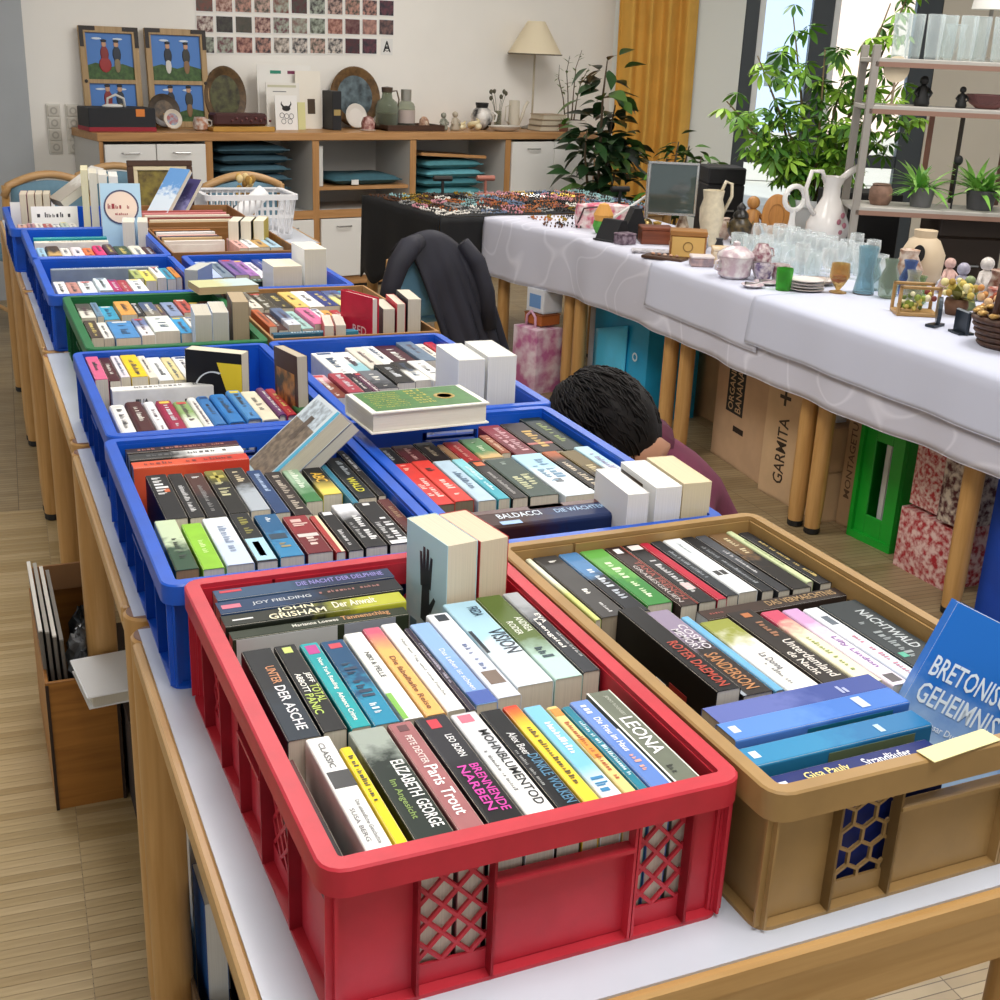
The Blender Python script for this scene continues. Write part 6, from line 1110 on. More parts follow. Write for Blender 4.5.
# ------------------------------------------------------------------ cloths on the bric-a-brac row
def linen(base, line, wave):
    m = bpy.data.materials.new('linen'); m.use_nodes = True; nt = m.node_tree; b = nt.nodes['Principled BSDF']; L = nt.links; b.inputs['Roughness'].default_value = .8
    tc = nt.nodes.new('ShaderNodeTexCoord'); n = nt.nodes.new('ShaderNodeTexNoise'); n.inputs['Scale'].default_value = 2.6; n.inputs['Detail'].default_value = 1
    L.new(tc.outputs['Object'], n.inputs['Vector'])
    w = nt.nodes.new('ShaderNodeMath'); w.operation = 'PINGPONG'; w.inputs[1].default_value = .06; L.new(n.outputs['Fac'], w.inputs[0])
    mr = nt.nodes.new('ShaderNodeMapRange'); mr.inputs['From Min'].default_value = .0; mr.inputs['From Max'].default_value = .012; L.new(w.outputs[0], mr.inputs['Value'])
    mx = nt.nodes.new('ShaderNodeMix'); mx.data_type = 'RGBA'; mx.inputs[6].default_value = lin(line if wave else base); mx.inputs[7].default_value = lin(base); L.new(mr.outputs[0], mx.inputs[0]); L.new(mx.outputs[2], b.inputs['Base Color'])
    f = nt.nodes.new('ShaderNodeTexNoise'); f.inputs['Scale'].default_value = 350; L.new(tc.outputs['Object'], f.inputs['Vector']); bp = nt.nodes.new('ShaderNodeBump'); bp.inputs['Strength'].default_value = .15; bp.inputs['Distance'].default_value = .001; L.new(f.outputs['Fac'], bp.inputs['Height']); L.new(bp.outputs[0], b.inputs['Normal'])
    return m
def runner(label, y0, y1, xe, xb_, ztop, hem, m, amp=.006, ny=60, name='tablecloth', tilt=0.0):
    """cloth lying over the tables and hanging down at the book-row side; xe(y): front edge, hem(y): height of the hem"""
    o = thing(name, label, 'tablecloth', M=RM(0, 0, 0))
    def f(u, v):
        y = y0 + (y1-y0)*u; e = xe(y); xb = xb_ if y < 3.22 else xb_ - .28
        if v < .5: return (xb + (e+.006-xb)*(v/.5), y, ztop)
        t = (v-.5)/.5; z = ztop - .004 - (ztop-hem(y))*t; return (e - .006*min(1, t*6) - amp*math.sin(y*11)*t - amp*.7*math.sin(y*23+1)*t - .012*t, y + tilt*t, z)
    MB().grid(f, ny, 24, -.0016).build('cloth', m, o, smooth=True); 
    MB().tube([Vector(f(k/ny, 1.0)) for k in range(ny+1)], .0022, 5).build('hem', m, o)
    return o
xedge = lambda y: 2.279 if y < 3.22 else 2.279 - .155*min(1, (y-3.22)/.62)
runner('white wave-patterned cloth hanging low along the whole bric-a-brac row', .45, 3.88, xedge, 3.20, .7225, lambda y: .472+.008*math.sin(y*3), linen('c9c9d6', 'dcdce8', True), .008, 90)
runner('plain white upper cloth with square corner near the wooden emblem box', 1.80, 2.56, lambda y: 2.272, 3.0, .7250, lambda y: .552+.012*(y-1.8), linen('cacdDD', 'eef0f6', False), .004, 40)
runner('plain white upper cloth hanging before the flower box and brown basket', .45, 1.86, lambda y: 2.266, 3.0, .7275, lambda y: .575, linen('c6cadb', 'eef0f6', False), .004, 50)
bt = make_table('black-covered table of jewellery between sideboard and white cloths', 1.90, 3.866, 1.35, .84, None, .12)
bc = thing('tablecloth', 'black fringed cloth covering the jewellery table', 'tablecloth', M=RM(1.90, 3.866, 0, .12)); bk = mat('0f0f12', .8, var=.3, scale=40, bump=.3)
def bcf(u, v):
    x0, x1 = -.013, 1.365; y = -.015 + .87*u; d = .40
    if v < .5: return (x1 + (x0-x1)*(v/.5), y, .7225)
    t = (v-.5)/.5; return (x0 - .02*t - .012*math.sin(y*20)*t, y, .7215 - d*t - .02*math.sin(y*31)*t)
MB().grid(bcf, 50, 20, -.0016).build('top_and_side', bk, bc, smooth=True)
MB().grid(lambda u, v: (-.013+.28*u, -.016-.012*v-.008*math.sin(u*19)*v, .7215-.36*v-.015*math.sin(u*17)*v), 20, 12, .0016).build('front_drop', bk, bc, smooth=True)
# ------------------------------------------------------------------ jewellery
jr = random.Random(31); variants = []
for k in range(8):
    mb = MB(); n = 22; a = .034+.006*(k % 3); b = .052+.006*(k % 4)
    for i in range(n):
        t = 2*PI*i/n; x = a*math.sin(t)*(1+.25*math.sin(2*t+k)); y = b*math.cos(t)+.012*math.sin(3*t+k); rr = .0052+.0025*((i*7+k) % 3)/2
        mb.add([(x-rr, y, rr), (x+rr, y, rr), (x, y-rr, rr), (x, y+rr, rr), (x, y, 0), (x, y, 2*rr)], [(0, 2, 5), (2, 1, 5), (1, 3, 5), (3, 0, 5), (2, 0, 4), (1, 2, 4), (3, 1, 4), (0, 3, 4)])
    variants.append(mb)
jcols = [('amber', 'a8643a'), ('silver', 'c8c8c8'), ('pearl white', 'e8e2d8'), ('brown', '5a3a28'), ('pale turquoise', '8ab0b0'), ('copper', '9a5a48'), ('black', '1a1a1c'), ('gold', 'b8963a'), ('rose', 'c88a94'), ('grey blue', '6a7a94')]
jm = {}
def necklace(x, y, z, a, k, ci):
    nm, c = jcols[ci]
    if (k, ci) not in jm: me = variants[k].mesh('beads'); me.materials.append(mat(c, .25, .7 if nm in ('silver', 'gold') else 0)); jm[(k, ci)] = me
    o = thing('necklace', '%s bead necklace laid out on the jewellery table' % nm, 'necklace', group='%s necklaces on the jewellery table' % nm, M=RM(x, y, z, a)); b_ = link('beads', jm[(k, ci)], o); b_['kind'] = 'stuff'
    c_ = link('clasp', clasp, o); c_.location = (0, .066, .003); return o
clasp = MB().box((0, 0, 0), (.01, .005, .004)).mesh('clasp'); clasp.materials.append(steel)
for i in range(14):
    for j in range(6):
        x = 1.955 + .092*i + jr.uniform(-.006, .006); y = 3.955 + .135*j + jr.uniform(-.006, .006)
        q_ = TR(1.90, 3.866, 0) @ RZ(.12) @ Vector((x-1.90, y-3.885, 0)); x, y = q_.x, q_.y
        if x < 3.14: necklace(x, y, .7245, jr.uniform(-.5, .5), jr.randrange(8), jr.randrange(10))
for i in range(9): necklace(2.30+.045*i+jr.uniform(-.01, .01), 3.52+.20*(i % 2)+jr.uniform(-.03, .03), .7245, jr.uniform(-.6, .6), jr.randrange(8), jr.randrange(10))
for i, (x, y, c) in enumerate([(2.45, 4.72, 'a86a5a'), (2.98, 4.20, '1a1a1c'), (2.20, 4.70, '26221f')]):
    o = thing('jewellery_stand', ['rose wooden', 'black velvet', 'dark padded'][i] + ' jewellery stand on the black cloth', 'stand', M=RM(x, y-.06, .7245)); MB().box((0, 0, .006), (.10, .06, .012), .003).build('base', mat(c, .7), o); MB().tube([(0, 0, .01), (0, 0, .09)], .008, 8).build('post', mat(c, .7), o); MB().tube([(-.05, 0, .09), (.05, 0, .09)], .014, 8).build('bar', mat(c, .7), o)
# ------------------------------------------------------------------ bric-a-brac
ZT = .7245; ZT2 = .7270; ZT3 = .7295
def Z(y): return ZT3 if y < 1.865 else (ZT2 if y < 2.565 else ZT)
def at(x, y, a=0.0): return RM(x, y, Z(y), a)
china = mat('e2dcda', .2, col2='c4acb4', scale=38); china2 = mat('d8ccca', .2, col2='8a5a66', scale=55); ivory = mat('d8ccb0', .35, var=.15, scale=40); crystal = glass_mat('fbfdfd', .30, .03); crystal2 = glass_mat('f6fafa', .38, .05)
def vase(label, x, y, prof, m, name='vase', cat='vase', foot=None, **k):
    o = lathe_thing(name, label, cat, None, prof, m, M=at(x, y), **k); r0_ = prof[0][0]; MB().lathe([(r0_*1.02, 0), (r0_*1.06, .002), (r0_*1.02, .004)], 18).build('foot_ring', foot or m, o); return o
o = thing('pouch', 'white pouch with pink pattern standing on the patterned cloth', 'pouch', M=at(2.52, 3.44, -.3)); soft_box(o, 'body', (0, 0, .05), (.24, .07, .10), mat('ece0dc', .7, col2='c85a74', scale=28), .012); MB().tube([(-.12, -.03, .02), (-.1, -.055, .09), (-.02, -.06, .10), (.02, -.055, .03)], .004, 6).build('cord', mat('3a1c20', .6), o)
o = thing('paper_tulip', 'folded orange and green paper ornament beside the pink pouch', 'ornament', M=at(2.435, 3.28)); MB().lathe([(.03, 0), (.045, .03), (.04, .055), (.001, .05)], 12).build('green_base', mat('4f9a3a', .7), o); MB().lathe([(.036, .05), (.044, .08), (.02, .125), (.001, .13)], 12).build('orange_top', mat('dca050', .7), o)
for i, (x, y, a) in enumerate([(2.385, 3.09, .4), (2.52, 3.16, -.3)]):
    o = thing('jewellery_stand', ['low', 'tall'][i] + ' wedge-shaped black velvet stand on the patterned cloth', 'stand', M=at(x, y, a)); h_ = (.085, .125)[i]; MB().prism([(-.06, 0), (.06, 0), (.02, h_), (-.01, h_)], -.05, .05).build('wedge', mat('17171a', .85), o); MB().box((0, 0, .003), (.13, .11, .006)).build('base', black, o)
def box_thing(label, x, y, w, d, h, m, a=0.0, lid=True, name='wooden_box', cat='box'):
    o = thing(name, label, cat, M=at(x, y, a)); MB().box((0, 0, h*.4), (w, d, h*.8), .003).build('body', m, o); MB().box((0, 0, h*.9), (w*1.03, d*1.03, h*.2), .003).build('lid', m, o); return o
box_thing('small patterned tin box beside the black velvet stands', 2.385, 2.985, .075, .06, .045, mat('4a3444', .4, col2='8a7a84', scale=60), .2)
box_thing('red-brown wooden chest under the mirror', 2.53, 2.99, .13, .10, .07, wood('7a4028', '5a2c1a', .4, axis='X'), -.35)
o = thing('mirror', 'square tilting mirror on a brass column', 'mirror', M=at(2.72, 3.20, -.45)); brass = mat('8a7448', .3, .8); silver = mat('c0c2c0', .25, .8)
MB().lathe([(.055, 0), (.06, .015), (.035, .03), (.03, .055), (.018, .065)], 20, TR(-.105, 0, 0)).build('base', brass, o, autosmooth=.8); MB().tube([(-.105, 0, .05), (-.105, 0, .30)], .009, 10).build('column', silver, o)
frame(o, .22, .225, .010, silver, .012, .085); MB().box((0, .002, .1975), (.20, .004, .205)).build('glass', mat('3c4a48', .05, 0, spec=1.0), o); MB().tube([(-.105, .03, .16), (-.28, -.02, .04)], .006, 8).build('strut', mat('dcdcd8', .4), o)
vase('squat brass candle holder beside the mirror column', 2.70, 3.40, [(.03, 0), (.034, .01), (.014, .03), (.018, .06), (.028, .075), (.001, .07)], mat('b08a3a', .3, .7), 'candle_holder', 'candle holder')
o = thing('booklet', 'grey patterned booklet lying on the cloth before the emblem box', 'booklet', M=at(2.385, 2.77, -.5)); MB().box((0, 0, .003), (.15, .09, .006)).build('pages', mat('a8a4a8', .6, col2='5a565c', scale=40), o); MB().box((0, 0, .0065), (.15, .09, .001)).build('cover', mat('8a868c', .6, col2='c8c4c8', scale=50), o)
o = box_thing('honey coloured wooden box with a round emblem on its front', 2.475, 2.64, .14, .10, .105, wood('a8763c', '8a5a28', .4, axis='X'), -.52); MB().box((0, -.0512, .045), (.125, .002, .075)).build('front_panel', mat('d0a860', .5), o); MB().lathe([(.016, 0), (.020, 0), (.020, .001), (.016, .001)], 20, TR(0, -.0525, .045) @ RX(PI/2)).build('emblem', mat('8a6a34', .5), o)
o = thing('tray', 'flat dark brown tray with beads before the emblem box', 'tray', M=at(2.352, 2.60, -.95)); MB().box((0, 0, .006), (.17, .075, .012), .003).build('base', fb, o); [MB().ball((-.05+.025*k, .0, .017), (.009, .006, .005), 8, 5).build('bead', mat(['c89a7a', 'a8806a', 'd8b8a0'][k % 3], .4), o, smooth=True) for k in range(5)]
o = thing('tin', 'small pink and grey decorated tin beside the lidded sugar bowl', 'tin', M=at(2.405, 2.42, -.4)); MB().box((0, 0, .016), (.085, .06, .032), .004).build('body', mat('b89a94', .4, col2='8a7a80', scale=40), o); MB().box((0, 0, .036), (.088, .063, .010), .003).build('lid', mat('d8ccc8', .4), o)
o = lathe_thing('sugar_bowl', 'pale oval lidded china bowl with lilac flowers', 'bowl', None, [(.04, 0), (.055, .01), (.058, .05), (.063, .065), (.058, .066), (.052, .05), (.05, .014), (.001, .01)], china, M=at(2.385, 2.17) @ Matrix.Diagonal((1.05, 1.05, 1.2, 1)), parts=[('lid', [(.064, .066), (.06, .075), (.035, .09), (.012, .096), (.012, .106), (.001, .11)], china, None)]); [handle(o, [(s*.056, 0, .055), (s*.078, 0, .05), (s*.074, 0, .03), (s*.056, 0, .025)], .005, china) for s in (-1, 1)]
box_thing('low cream and brown box behind the lidded china bowl', 2.55, 2.46, .13, .09, .06, mat('c8a878', .5, col2='e0d4c0', scale=18), -.5)
o = lathe_thing('water_jug', 'tall ivory relief jug with looped handle', 'jug', None, [(.04, 0), (.045, .01), (.038, .05), (.05, .10), (.052, .15), (.04, .19), (.045, .225), (.04, .225), (.034, .19), (.001, .18)], ivory, M=at(2.74, 2.90)); handle(o, [(.035, 0, .215), (.055, 0, .26), (.085, 0, .25), (.09, 0, .20), (.055, 0, .13)], .007, ivory)
o = lathe_thing('lidded_urn', 'black and bronze lidded urn between jug and wooden figure', 'urn', None, [(.03, 0), (.036, .008), (.028, .02), (.05, .05), (.052, .085), (.03, .11), (.034, .115), (.001, .116)], mat('2a241c', .35, col2='5a4a2a', scale=45), M=at(2.885, 2.90), parts=[('lid', [(.034, .116), (.03, .13), (.016, .145), (.02, .155), (.008, .17), (.001, .175)], mat('1f1b17', .35), None)]); [handle(o, [(s*.05, 0, .08), (s*.065, 0, .095), (s*.06, 0, .07)], .004, brass) for s in (-1, 1)]
o = figurine('seated light wooden figurine beside the orange wooden plate', 0, 0, 0, .19, wood('c08a48', 'a87034', .5, axis='Z')); o.matrix_world = at(3.08, 3.10)
o = thing('wooden_plate', 'upright orange wooden plate with carved ovals', 'plate', M=at(3.15, 3.02, -.5) @ RX(-.12)); P = TR(0, 0, .098) @ RX(PI/2) @ Matrix.Diagonal((.062, .095, 1, 1)); MB().lathe([(.001, 0), (1, 0), (1, .014), (.9, .018), (.001, .012)], 28, P).build('plate', wood('c98a44', 'b07430', .45, axis='Z'), o, autosmooth=.8); MB().lathe([(.5, .0125), (.56, .0125), (.56, .018), (.5, .018)], 24, P).build('carving', mat('a06a2c', .5), o)
o = lathe_thing('pitcher', 'large white porcelain pitcher with rose sprig and wide lip', 'pitcher', None, [(.05, 0), (.055, .01), (.05, .03), (.085, .08), (.088, .12), (.06, .18), (.035, .23), (.034, .27), (.05, .31), (.045, .31), (.03, .27), (.03, .23), (.001, .2)], mat('e4dfda', .2), M=at(3.12, 2.62)); handle(o, [(-.035, 0, .29), (-.06, 0, .33), (-.11, 0, .33), (-.13, 0, .26), (-.11, 0, .20), (-.075, 0, .16)], .009, mat('e4dfda', .2)); handle(o, [(.04, 0, .30), (.075, 0, .325), (.11, 0, .345)], .014, mat('e4dfda', .2), 'lip'); [MB().ball((dx, -.086+.03*abs(dz-.12)*3, dz), (.011, .004, .012), 8, 6).build('rose', mat('b0707c', .4), o, smooth=True) for dx, dz in ((0, .10), (.015, .125), (-.012, .14), (.005, .165))]
o = thing('ring_carafe', 'slim white ring-necked carafe beside the porcelain pitcher', 'carafe', M=at(3.0, 2.70)); ce = mat('e6e4e0', .2); MB().lathe([(.03, 0), (.034, .01), (.026, .06), (.012, .13), (.012, .17)], 18).build('body', ce, o, autosmooth=.8); MB().tube([(.048*math.cos(t), 0, .215+.048*math.sin(t)) for t in [2*PI*k/20 for k in range(21)]], .011, 10).build('ring', ce, o, smooth=True)
# crystal and cups
gob = [(.026, 0), (.028, .003), (.005, .008), (.004, .05), (.02, .065), (.028, .10), (.026, .13), (.024, .13), (.026, .10), (.018, .068), (.001, .06)]
tum = [(.026, 0), (.028, .004), (.033, .09), (.031, .09), (.026, .008), (.001, .006)]; bowlp = [(.03, 0), (.035, .006), (.06, .05), (.062, .06), (.058, .06), (.032, .012), (.001, .01)]
cr = random.Random(44); gobm = MB().lathe(gob, 16).mesh('bowl', True); gobm.materials.append(crystal); tumm = MB().lathe(tum, 16).mesh('bowl', True); tumm.materials.append(crystal2); rimm = MB().lathe([(.0245, .129), (.0265, .131), (.0245, .132)], 16).mesh('rim'); rimm.materials.append(crystal2); rimt = MB().lathe([(.031, .089), (.0335, .0905), (.031, .092)], 16).mesh('rim'); rimt.materials.append(crystal2)
def glass(kind, x, y):
    o = thing('wine_glass' if kind else 'tumbler', ('clear stemmed glass in the cluster before the pitcher' if kind else 'cut crystal tumbler in the cluster before the pitcher'), 'glass', group=('stemmed glasses' if kind else 'tumblers') + ' before the pitcher', M=at(x, y, cr.uniform(0, 3))); link('bowl', gobm if kind else tumm, o); link('rim', rimm if kind else rimt, o); return o
k = 0
for i in range(7):
    for j in range(4): x = 2.70 + .072*j + cr.uniform(-.008, .008); y = 2.62 - .082*i + cr.uniform(-.008, .008) - .03*j; glass((i*3+j) % 3 != 0, x, y)
for i, (x, y) in enumerate([(2.60, 2.30), (2.62, 2.10), (2.64, 1.97), (2.95, 2.12), (3.0, 2.28)]): glass(1, x, y)
vase('crystal bowl standing among the stemmed glasses', 2.60, 2.21, bowlp, crystal, 'crystal_bowl', 'bowl')
for i, (x, y) in enumerate([(2.49, 2.16), (2.515, 2.08), (2.455, 2.09)]):
    o = lathe_thing('cup', ['rose patterned', 'dark flowered', 'lilac flowered'][i] + ' china cup before the crystal glasses', 'cup', None, [(.018, 0), (.022, .006), (.033, .035), (.036, .06), (.033, .06), (.03, .035), (.02, .01), (.001, .008)], [china, china2, mat('d8d0d4', .2, col2='6a5a80', scale=50)][i], M=at(x, y)); handle(o, [(.032, 0, .05), (.052, 0, .048), (.048, 0, .025), (.028, 0, .02)], .004, china)
o = lathe_thing('cup', 'upturned china cup stacked on the rose patterned cup', 'cup', None, [(.036, 0), (.034, .03), (.022, .055), (.018, .06), (.001, .06)], china2, M=RM(2.488, 2.159, Z(2.16)+.0615)); handle(o, [(.033, 0, .012), (.052, 0, .016), (.046, 0, .04), (.026, 0, .045)], .004, china2)
for i, (x, y, s) in enumerate([(2.43, 2.03, .045), (2.345, 1.99, .04)]): o = lathe_thing('saucer', ['larger', 'smaller'][i] + ' saucer with silver spoon lying before the cups', 'saucer', None, [(s*.5, 0), (s, .010), (s*.97, .012), (s*.45, .004), (.001, .004)], china, M=at(x, y)); MB().tube([(-.03, 0, .016), (.01, 0, .013), (.05, .01, .018)], [.006, .002, .002], 6).build('spoon', steel, o)
vase('small green glass tealight holder on the cloth edge', 2.425, 1.925, [(.024, 0), (.026, .004), (.029, .075), (.027, .075), (.024, .01), (.001, .008)], glass_mat('7fd86a', .45), 'tealight_holder', 'candle holder')
for i in range(4): o = lathe_thing('plate', 'white china plate, %s from the bottom of small pile by the green tealight' % ORD[i], 'plate', None, [(.035, 0), (.062, .009), (.061, .011), (.033, .003), (.001, .003)], mat(['d4ccc8', 'dcd6d2', 'cfc6c4', 'e0dad6'][i], .25), M=RM(2.50, 1.90, Z(1.9)+.010*i), group='small pile of plates'); MB().lathe([(.061, .0095), (.0625, .0105), (.061, .0115)], 20).build('rim_line', mat('a89890', .3), o)
o = lathe_thing('serving_dish', 'brown rimmed oval dish behind the pile of plates', 'dish', None, [(.05, 0), (.085, .015), (.083, .018), (.045, .004), (.001, .004)], mat('9a8478', .3, col2='cfc4bc', scale=30), M=at(2.60, 2.0) @ Matrix.Diagonal((1.2, .75, 1, 1))); MB().lathe([(.083, .015), (.087, .017), (.083, .019)], 20).build('rim_line', mat('5a4438', .3), o)
vase('amber tinted goblet with red stones at the table edge', 2.585, 1.835, [(.028, 0), (.03, .003), (.006, .01), (.02, .03), (.034, .055), (.03, .10), (.028, .10), (.031, .055), (.001, .03)], glass_mat('e8cf9a', .4), 'wine_glass', 'glass', parts=[('stones', [(.001, .033), (.026, .04), (.022, .058), (.001, .06)], mat('8a2a20', .4), None)])
vase('tall clear cut glass vase on a dark coaster beside rack post', 2.665, 1.80, [(.034, .0), (.036, .005), (.026, .07), (.034, .16), (.032, .16), (.023, .07), (.03, .01), (.001, .008)], glass_mat('cfe4ea', .4), foot=fb)
for i, (x, y, c, al, h_) in enumerate([(2.745, 1.86, 'd8e4e4', .35, .11), (2.70, 1.72, 'cfd8cc', .4, .13), (2.80, 1.74, '9ab0d8', .45, .12), (2.84, 1.88, 'e4e8e8', .35, .10), (2.74, 1.62, 'c8d8b8', .4, .09), (2.66, 1.56, 'e8e8e0', .35, .12)]):
    vase(['clear rounded glass vase', 'greenish glass vase', 'pale blue glass vase', 'squat clear vase', 'light green glass beaker', 'clear slender vase'][i] + ' in the group right of the rack post'.replace('right of', 'beside'), x, y, [(.022, 0), (.03, .006), (.034, h_*.45), (.018, h_*.8), (.024, h_), (.022, h_), (.016, h_*.8), (.031, h_*.45), (.001, .01)], glass_mat(c, al))
vase('brown patterned jug behind the glass vases', 2.93, 1.90, [(.035, 0), (.045, .01), (.055, .06), (.03, .11), (.035, .13), (.03, .13), (.001, .1)], mat('9a6a4a', .5, col2='d8c8b8', scale=30), 'jug', 'jug')
vase('beige stoneware jar with a black oval', 3.06, 1.98, [(.06, 0), (.075, .02), (.08, .10), (.055, .15), (.04, .16), (.042, .185), (.036, .185), (.001, .16)], mat('c8b496', .6), 'stoneware_jar', 'jar', parts=[('oval', [(.001, 0), (.026, 0), (.026, .003), (.001, .003)], black, TR(-.062, -.05, .11) @ RZ(.7-PI/2) @ RX(PI/2) @ Matrix.Diagonal((.8, 1.2, 1, 1)))])
for i, (x, y, col, s) in enumerate([(2.99, 1.76, 'd8b0a4', 1.0), (2.90, 1.60, 'b4b0c4', 1.1), (3.02, 1.62, 'e0d8d0', 1.2), (2.84, 1.50, '8a9a6a', .9)]): o = figurine(['pink', 'lilac grey', 'white', 'moss green'][i] + ' porcelain figurine behind the flower box', 0, 0, 0, .13*s, mat(col, .3, var=.3, scale=40)); o.matrix_world = at(x, y)
# flower box, cornucopia, lantern shapes, basket
gm = mat('7a8a3a', .6); r = random.Random(52)
o = thing('flower_box', 'small open wooden frame box with dried flowers and berries', 'box', M=at(2.60, 1.47, -.45)); [MB().box(c, d, .002).build('frame_bar', wood('b08a54', '9a743e', .5, axis='X'), o) for c, d in (((0, 0, .006), (.13, .09, .012)), ((-.06, -.04, .05), (.010, .010, .09)), ((.06, -.04, .05), (.010, .010, .09)), ((-.06, .04, .05), (.010, .010, .09)), ((.06, .04, .05), (.010, .010, .09)), ((0, .04, .09), (.13, .010, .010)), ((0, -.04, .09), (.13, .010, .010)))]
for k in range(26): MB().ball((r.uniform(-.05, .05), r.uniform(-.032, .032), .02+r.uniform(0, .05)), r.uniform(.007, .012), 8, 5).build('berry', mat(r.choice(['8a9a3a', 'c8b45a', '7a3028', 'e0d8b0', '5a6a2c']), .6), o, smooth=True)
def posy(label, x, y, h_, cols, n_, lcol, seed, spread=.06, name='dried_arrangement'):
    r = random.Random(seed); o = thing(name, label, 'flowers', M=at(x, y)); MB().lathe([(.03, 0), (.038, .03), (.034, .05), (.001, .045)], 14).build('pot', mat('6a4a34', .7), o, smooth=True); lm = leaf_mesh(.06, .022, .2, .3, mat(lcol, .6))
    for k in range(n_): a = r.uniform(0, 6.3); q = r.uniform(.2, 1)*spread; MB().ball((q*math.cos(a), q*math.sin(a), .05+r.uniform(.2, 1)*h_*.6), r.uniform(.008, .014), 8, 5).build('blossom', mat(r.choice(cols), .7), o, smooth=True)
    for k in range(n_): put_leaf(o, lm, (0, 0, .045), r.uniform(0, 6.3), r.uniform(.2, 1.3), 0, r.uniform(.6, 1.3))
    return o
posy('low dried arrangement with yellow heads behind the flower box', 2.74, 1.44, .10, ['c8b45a', 'e0d49a', 'a88a3a'], 18, '8a8a4a', 1); posy('rust and ochre dried arrangement beside the black lanterns', 2.72, 1.22, .12, ['9a4a2a', 'c88a4a', '7a3a24', 'd8b080'], 24, '7a6a34', 2, .08); posy('ochre grass arrangement behind the brown basket', 2.86, 1.08, .16, ['b08a4a', '9a6a34'], 18, '9a8a4a', 3, .08)
o = thing('cornucopia', 'brown horn-shaped ceramic with white patterned back', 'ornament', M=at(3.0, 1.30, .6)); MB().tube([(0, 0, .06), (.05, 0, .065), (.10, 0, .08), (.15, .0, .11)], [.065, .055, .035, .012], 18, caps=False).build('horn', mat('d8cfc8', .35, col2='5a4a64', scale=30), o, smooth=True); MB().lathe([(.001, 0), (.058, 0), (.06, .004), (.001, .004)], 20, TR(.006, 0, .06) @ RY(PI/2)).build('mouth', mat('4a2c1c', .7), o)
for i, (x, y, a) in enumerate([(2.535, 1.30, .3), (2.545, 1.20, -.2)]):
    o = thing('metal_ornament', ['round black sheet-metal ornament', 'square black sheet-metal ornament'][i] + ' beside the flower box', 'ornament', M=at(x, y, a)); sh = mat('2c343c', .3, .5)
    if i == 0: MB().lathe([(.001, 0), (.042, 0), (.042, .012), (.001, .014)], 20, TR(0, 0, .048) @ RZ(.6) @ RX(PI/2)).build('plate', sh, o); MB().box((0, 0, .004), (.06, .03, .008)).build('foot', sh, o)
    else: MB().box((0, 0, .035), (.012, .075, .07), .004).build('plate', sh, o); MB().box((0, 0, .003), (.05, .06, .006)).build('foot', sh, o)
o = thing('wicker_basket', 'dark brown basket with gold leaves and tall handle', 'basket', M=at(2.56, 1.02, .2)); bm_ = mat('4a2c1a', .5, var=.4, scale=60)
for k in range(5): MB().tube([((.085+.006*k)*math.cos(t), (.085+.006*k)*math.sin(t), .010+.017*k) for t in [2*PI*q/22 for q in range(23)]], .009, 6).build('coil', bm_, o, smooth=True)
MB().lathe([(.001, 0), (.085, 0), (.085, .008), (.001, .008)], 20).build('base', bm_, o); handle(o, [(-.10, 0, .085), (-.09, 0, .18), (0, 0, .25), (.09, 0, .18), (.10, 0, .085)], .009, bm_)
for k in range(14): a = 6.28*k/14; MB().ball((.10*math.cos(a), .10*math.sin(a), .095), (.02, .014, .008), 8, 5).build('gold_leaf', mat('b08a4a', .35, .4), o, smooth=True)
# ------------------------------------------------------------------ shelf rack
RA = -.49; rk = thing('shelf_rack', 'grey tabletop shelf rack of three boards carrying glassware', 'shelf', M=RM(3.095, 2.43, ZT2, RA)); rm = mat('9a948c', .4, .3); rw = mat('a8a49c', .5)
for x in (0, 1.0):
    for y in (0, .24): MB().box((x, y, .405), (.03, .022, .81), .003).build('post', rm, rk)
for x, c_, t_ in ((.30, '8a5a4a', .02), (.42, '3a2c24', .016), (.60, '6a4a3c', .024)): MB().box((x, .245, .40), (t_, .016, .36), .002).build('rear_post', mat(c_, .5), rk)
SH = (.205, .585, .755)
for z in SH: MB().box((.5, .12, z), (1.03, .26, .018), .003).build('shelf_board', rw, rk); MB().box((.5, -.005, z-.014), (1.0, .012, .018)).build('shelf_rail', mat('8a6a5a', .5), rk)
RK = RM(3.095, 2.43, ZT2, RA)
def on(x, y, s, a=0.0): return RK @ TR(x, y, SH[s]+.0095) @ RZ(a)
for i in range(7): o = lathe_thing('tumbler', 'tall clear tumbler in the row on the top board of the rack', 'glass', None, [(.026, 0), (.028, .006), (.033, .16), (.031, .16), (.026, .01), (.001, .008)], crystal2, M=on(.10+.062*i, .09+.05*(i % 2), 2), group='tumblers on the top rack board'); MB().lathe([(.031, .159), (.0335, .1605), (.031, .162)], 16).build('rim', crystal2, o)
o = thing('carton_box', 'small orange brown carton at the end of top rack board', 'box', M=on(.56, .10, 2)); MB().box((0, 0, .05), (.055, .06, .10), .002).build('body', mat('b07a4a', .6), o); MB().box((0, 0, .102), (.057, .062, .004)).build('lid', mat('c08a5a', .6), o)
o = thing('table_lamp', 'small lamp with pale drum shade on the top rack board', 'lamp', M=on(.45, .20, 2)); MB().lathe([(.04, 0), (.03, .012), (.008, .02), (.008, .19)], 16).build('base', rm, o); MB().lathe([(.075, .19), (.055, .34), (.053, .34), (.073, .19)], 24).build('shade', mat('e4e2da', .8), o, autosmooth=.8)
vase_pr = [(.03, 0), (.035, .01), (.045, .06), (.03, .10), (.04, .13), (.038, .13), (.028, .10), (.001, .02)]
lathe_thing('vase', 'clear flared vase standing before the drum lamp', 'vase', None, vase_pr, crystal, M=on(.33, .20, 2), parts=[('rim', [(.038, .129), (.041, .131), (.038, .133)], crystal2, None)])
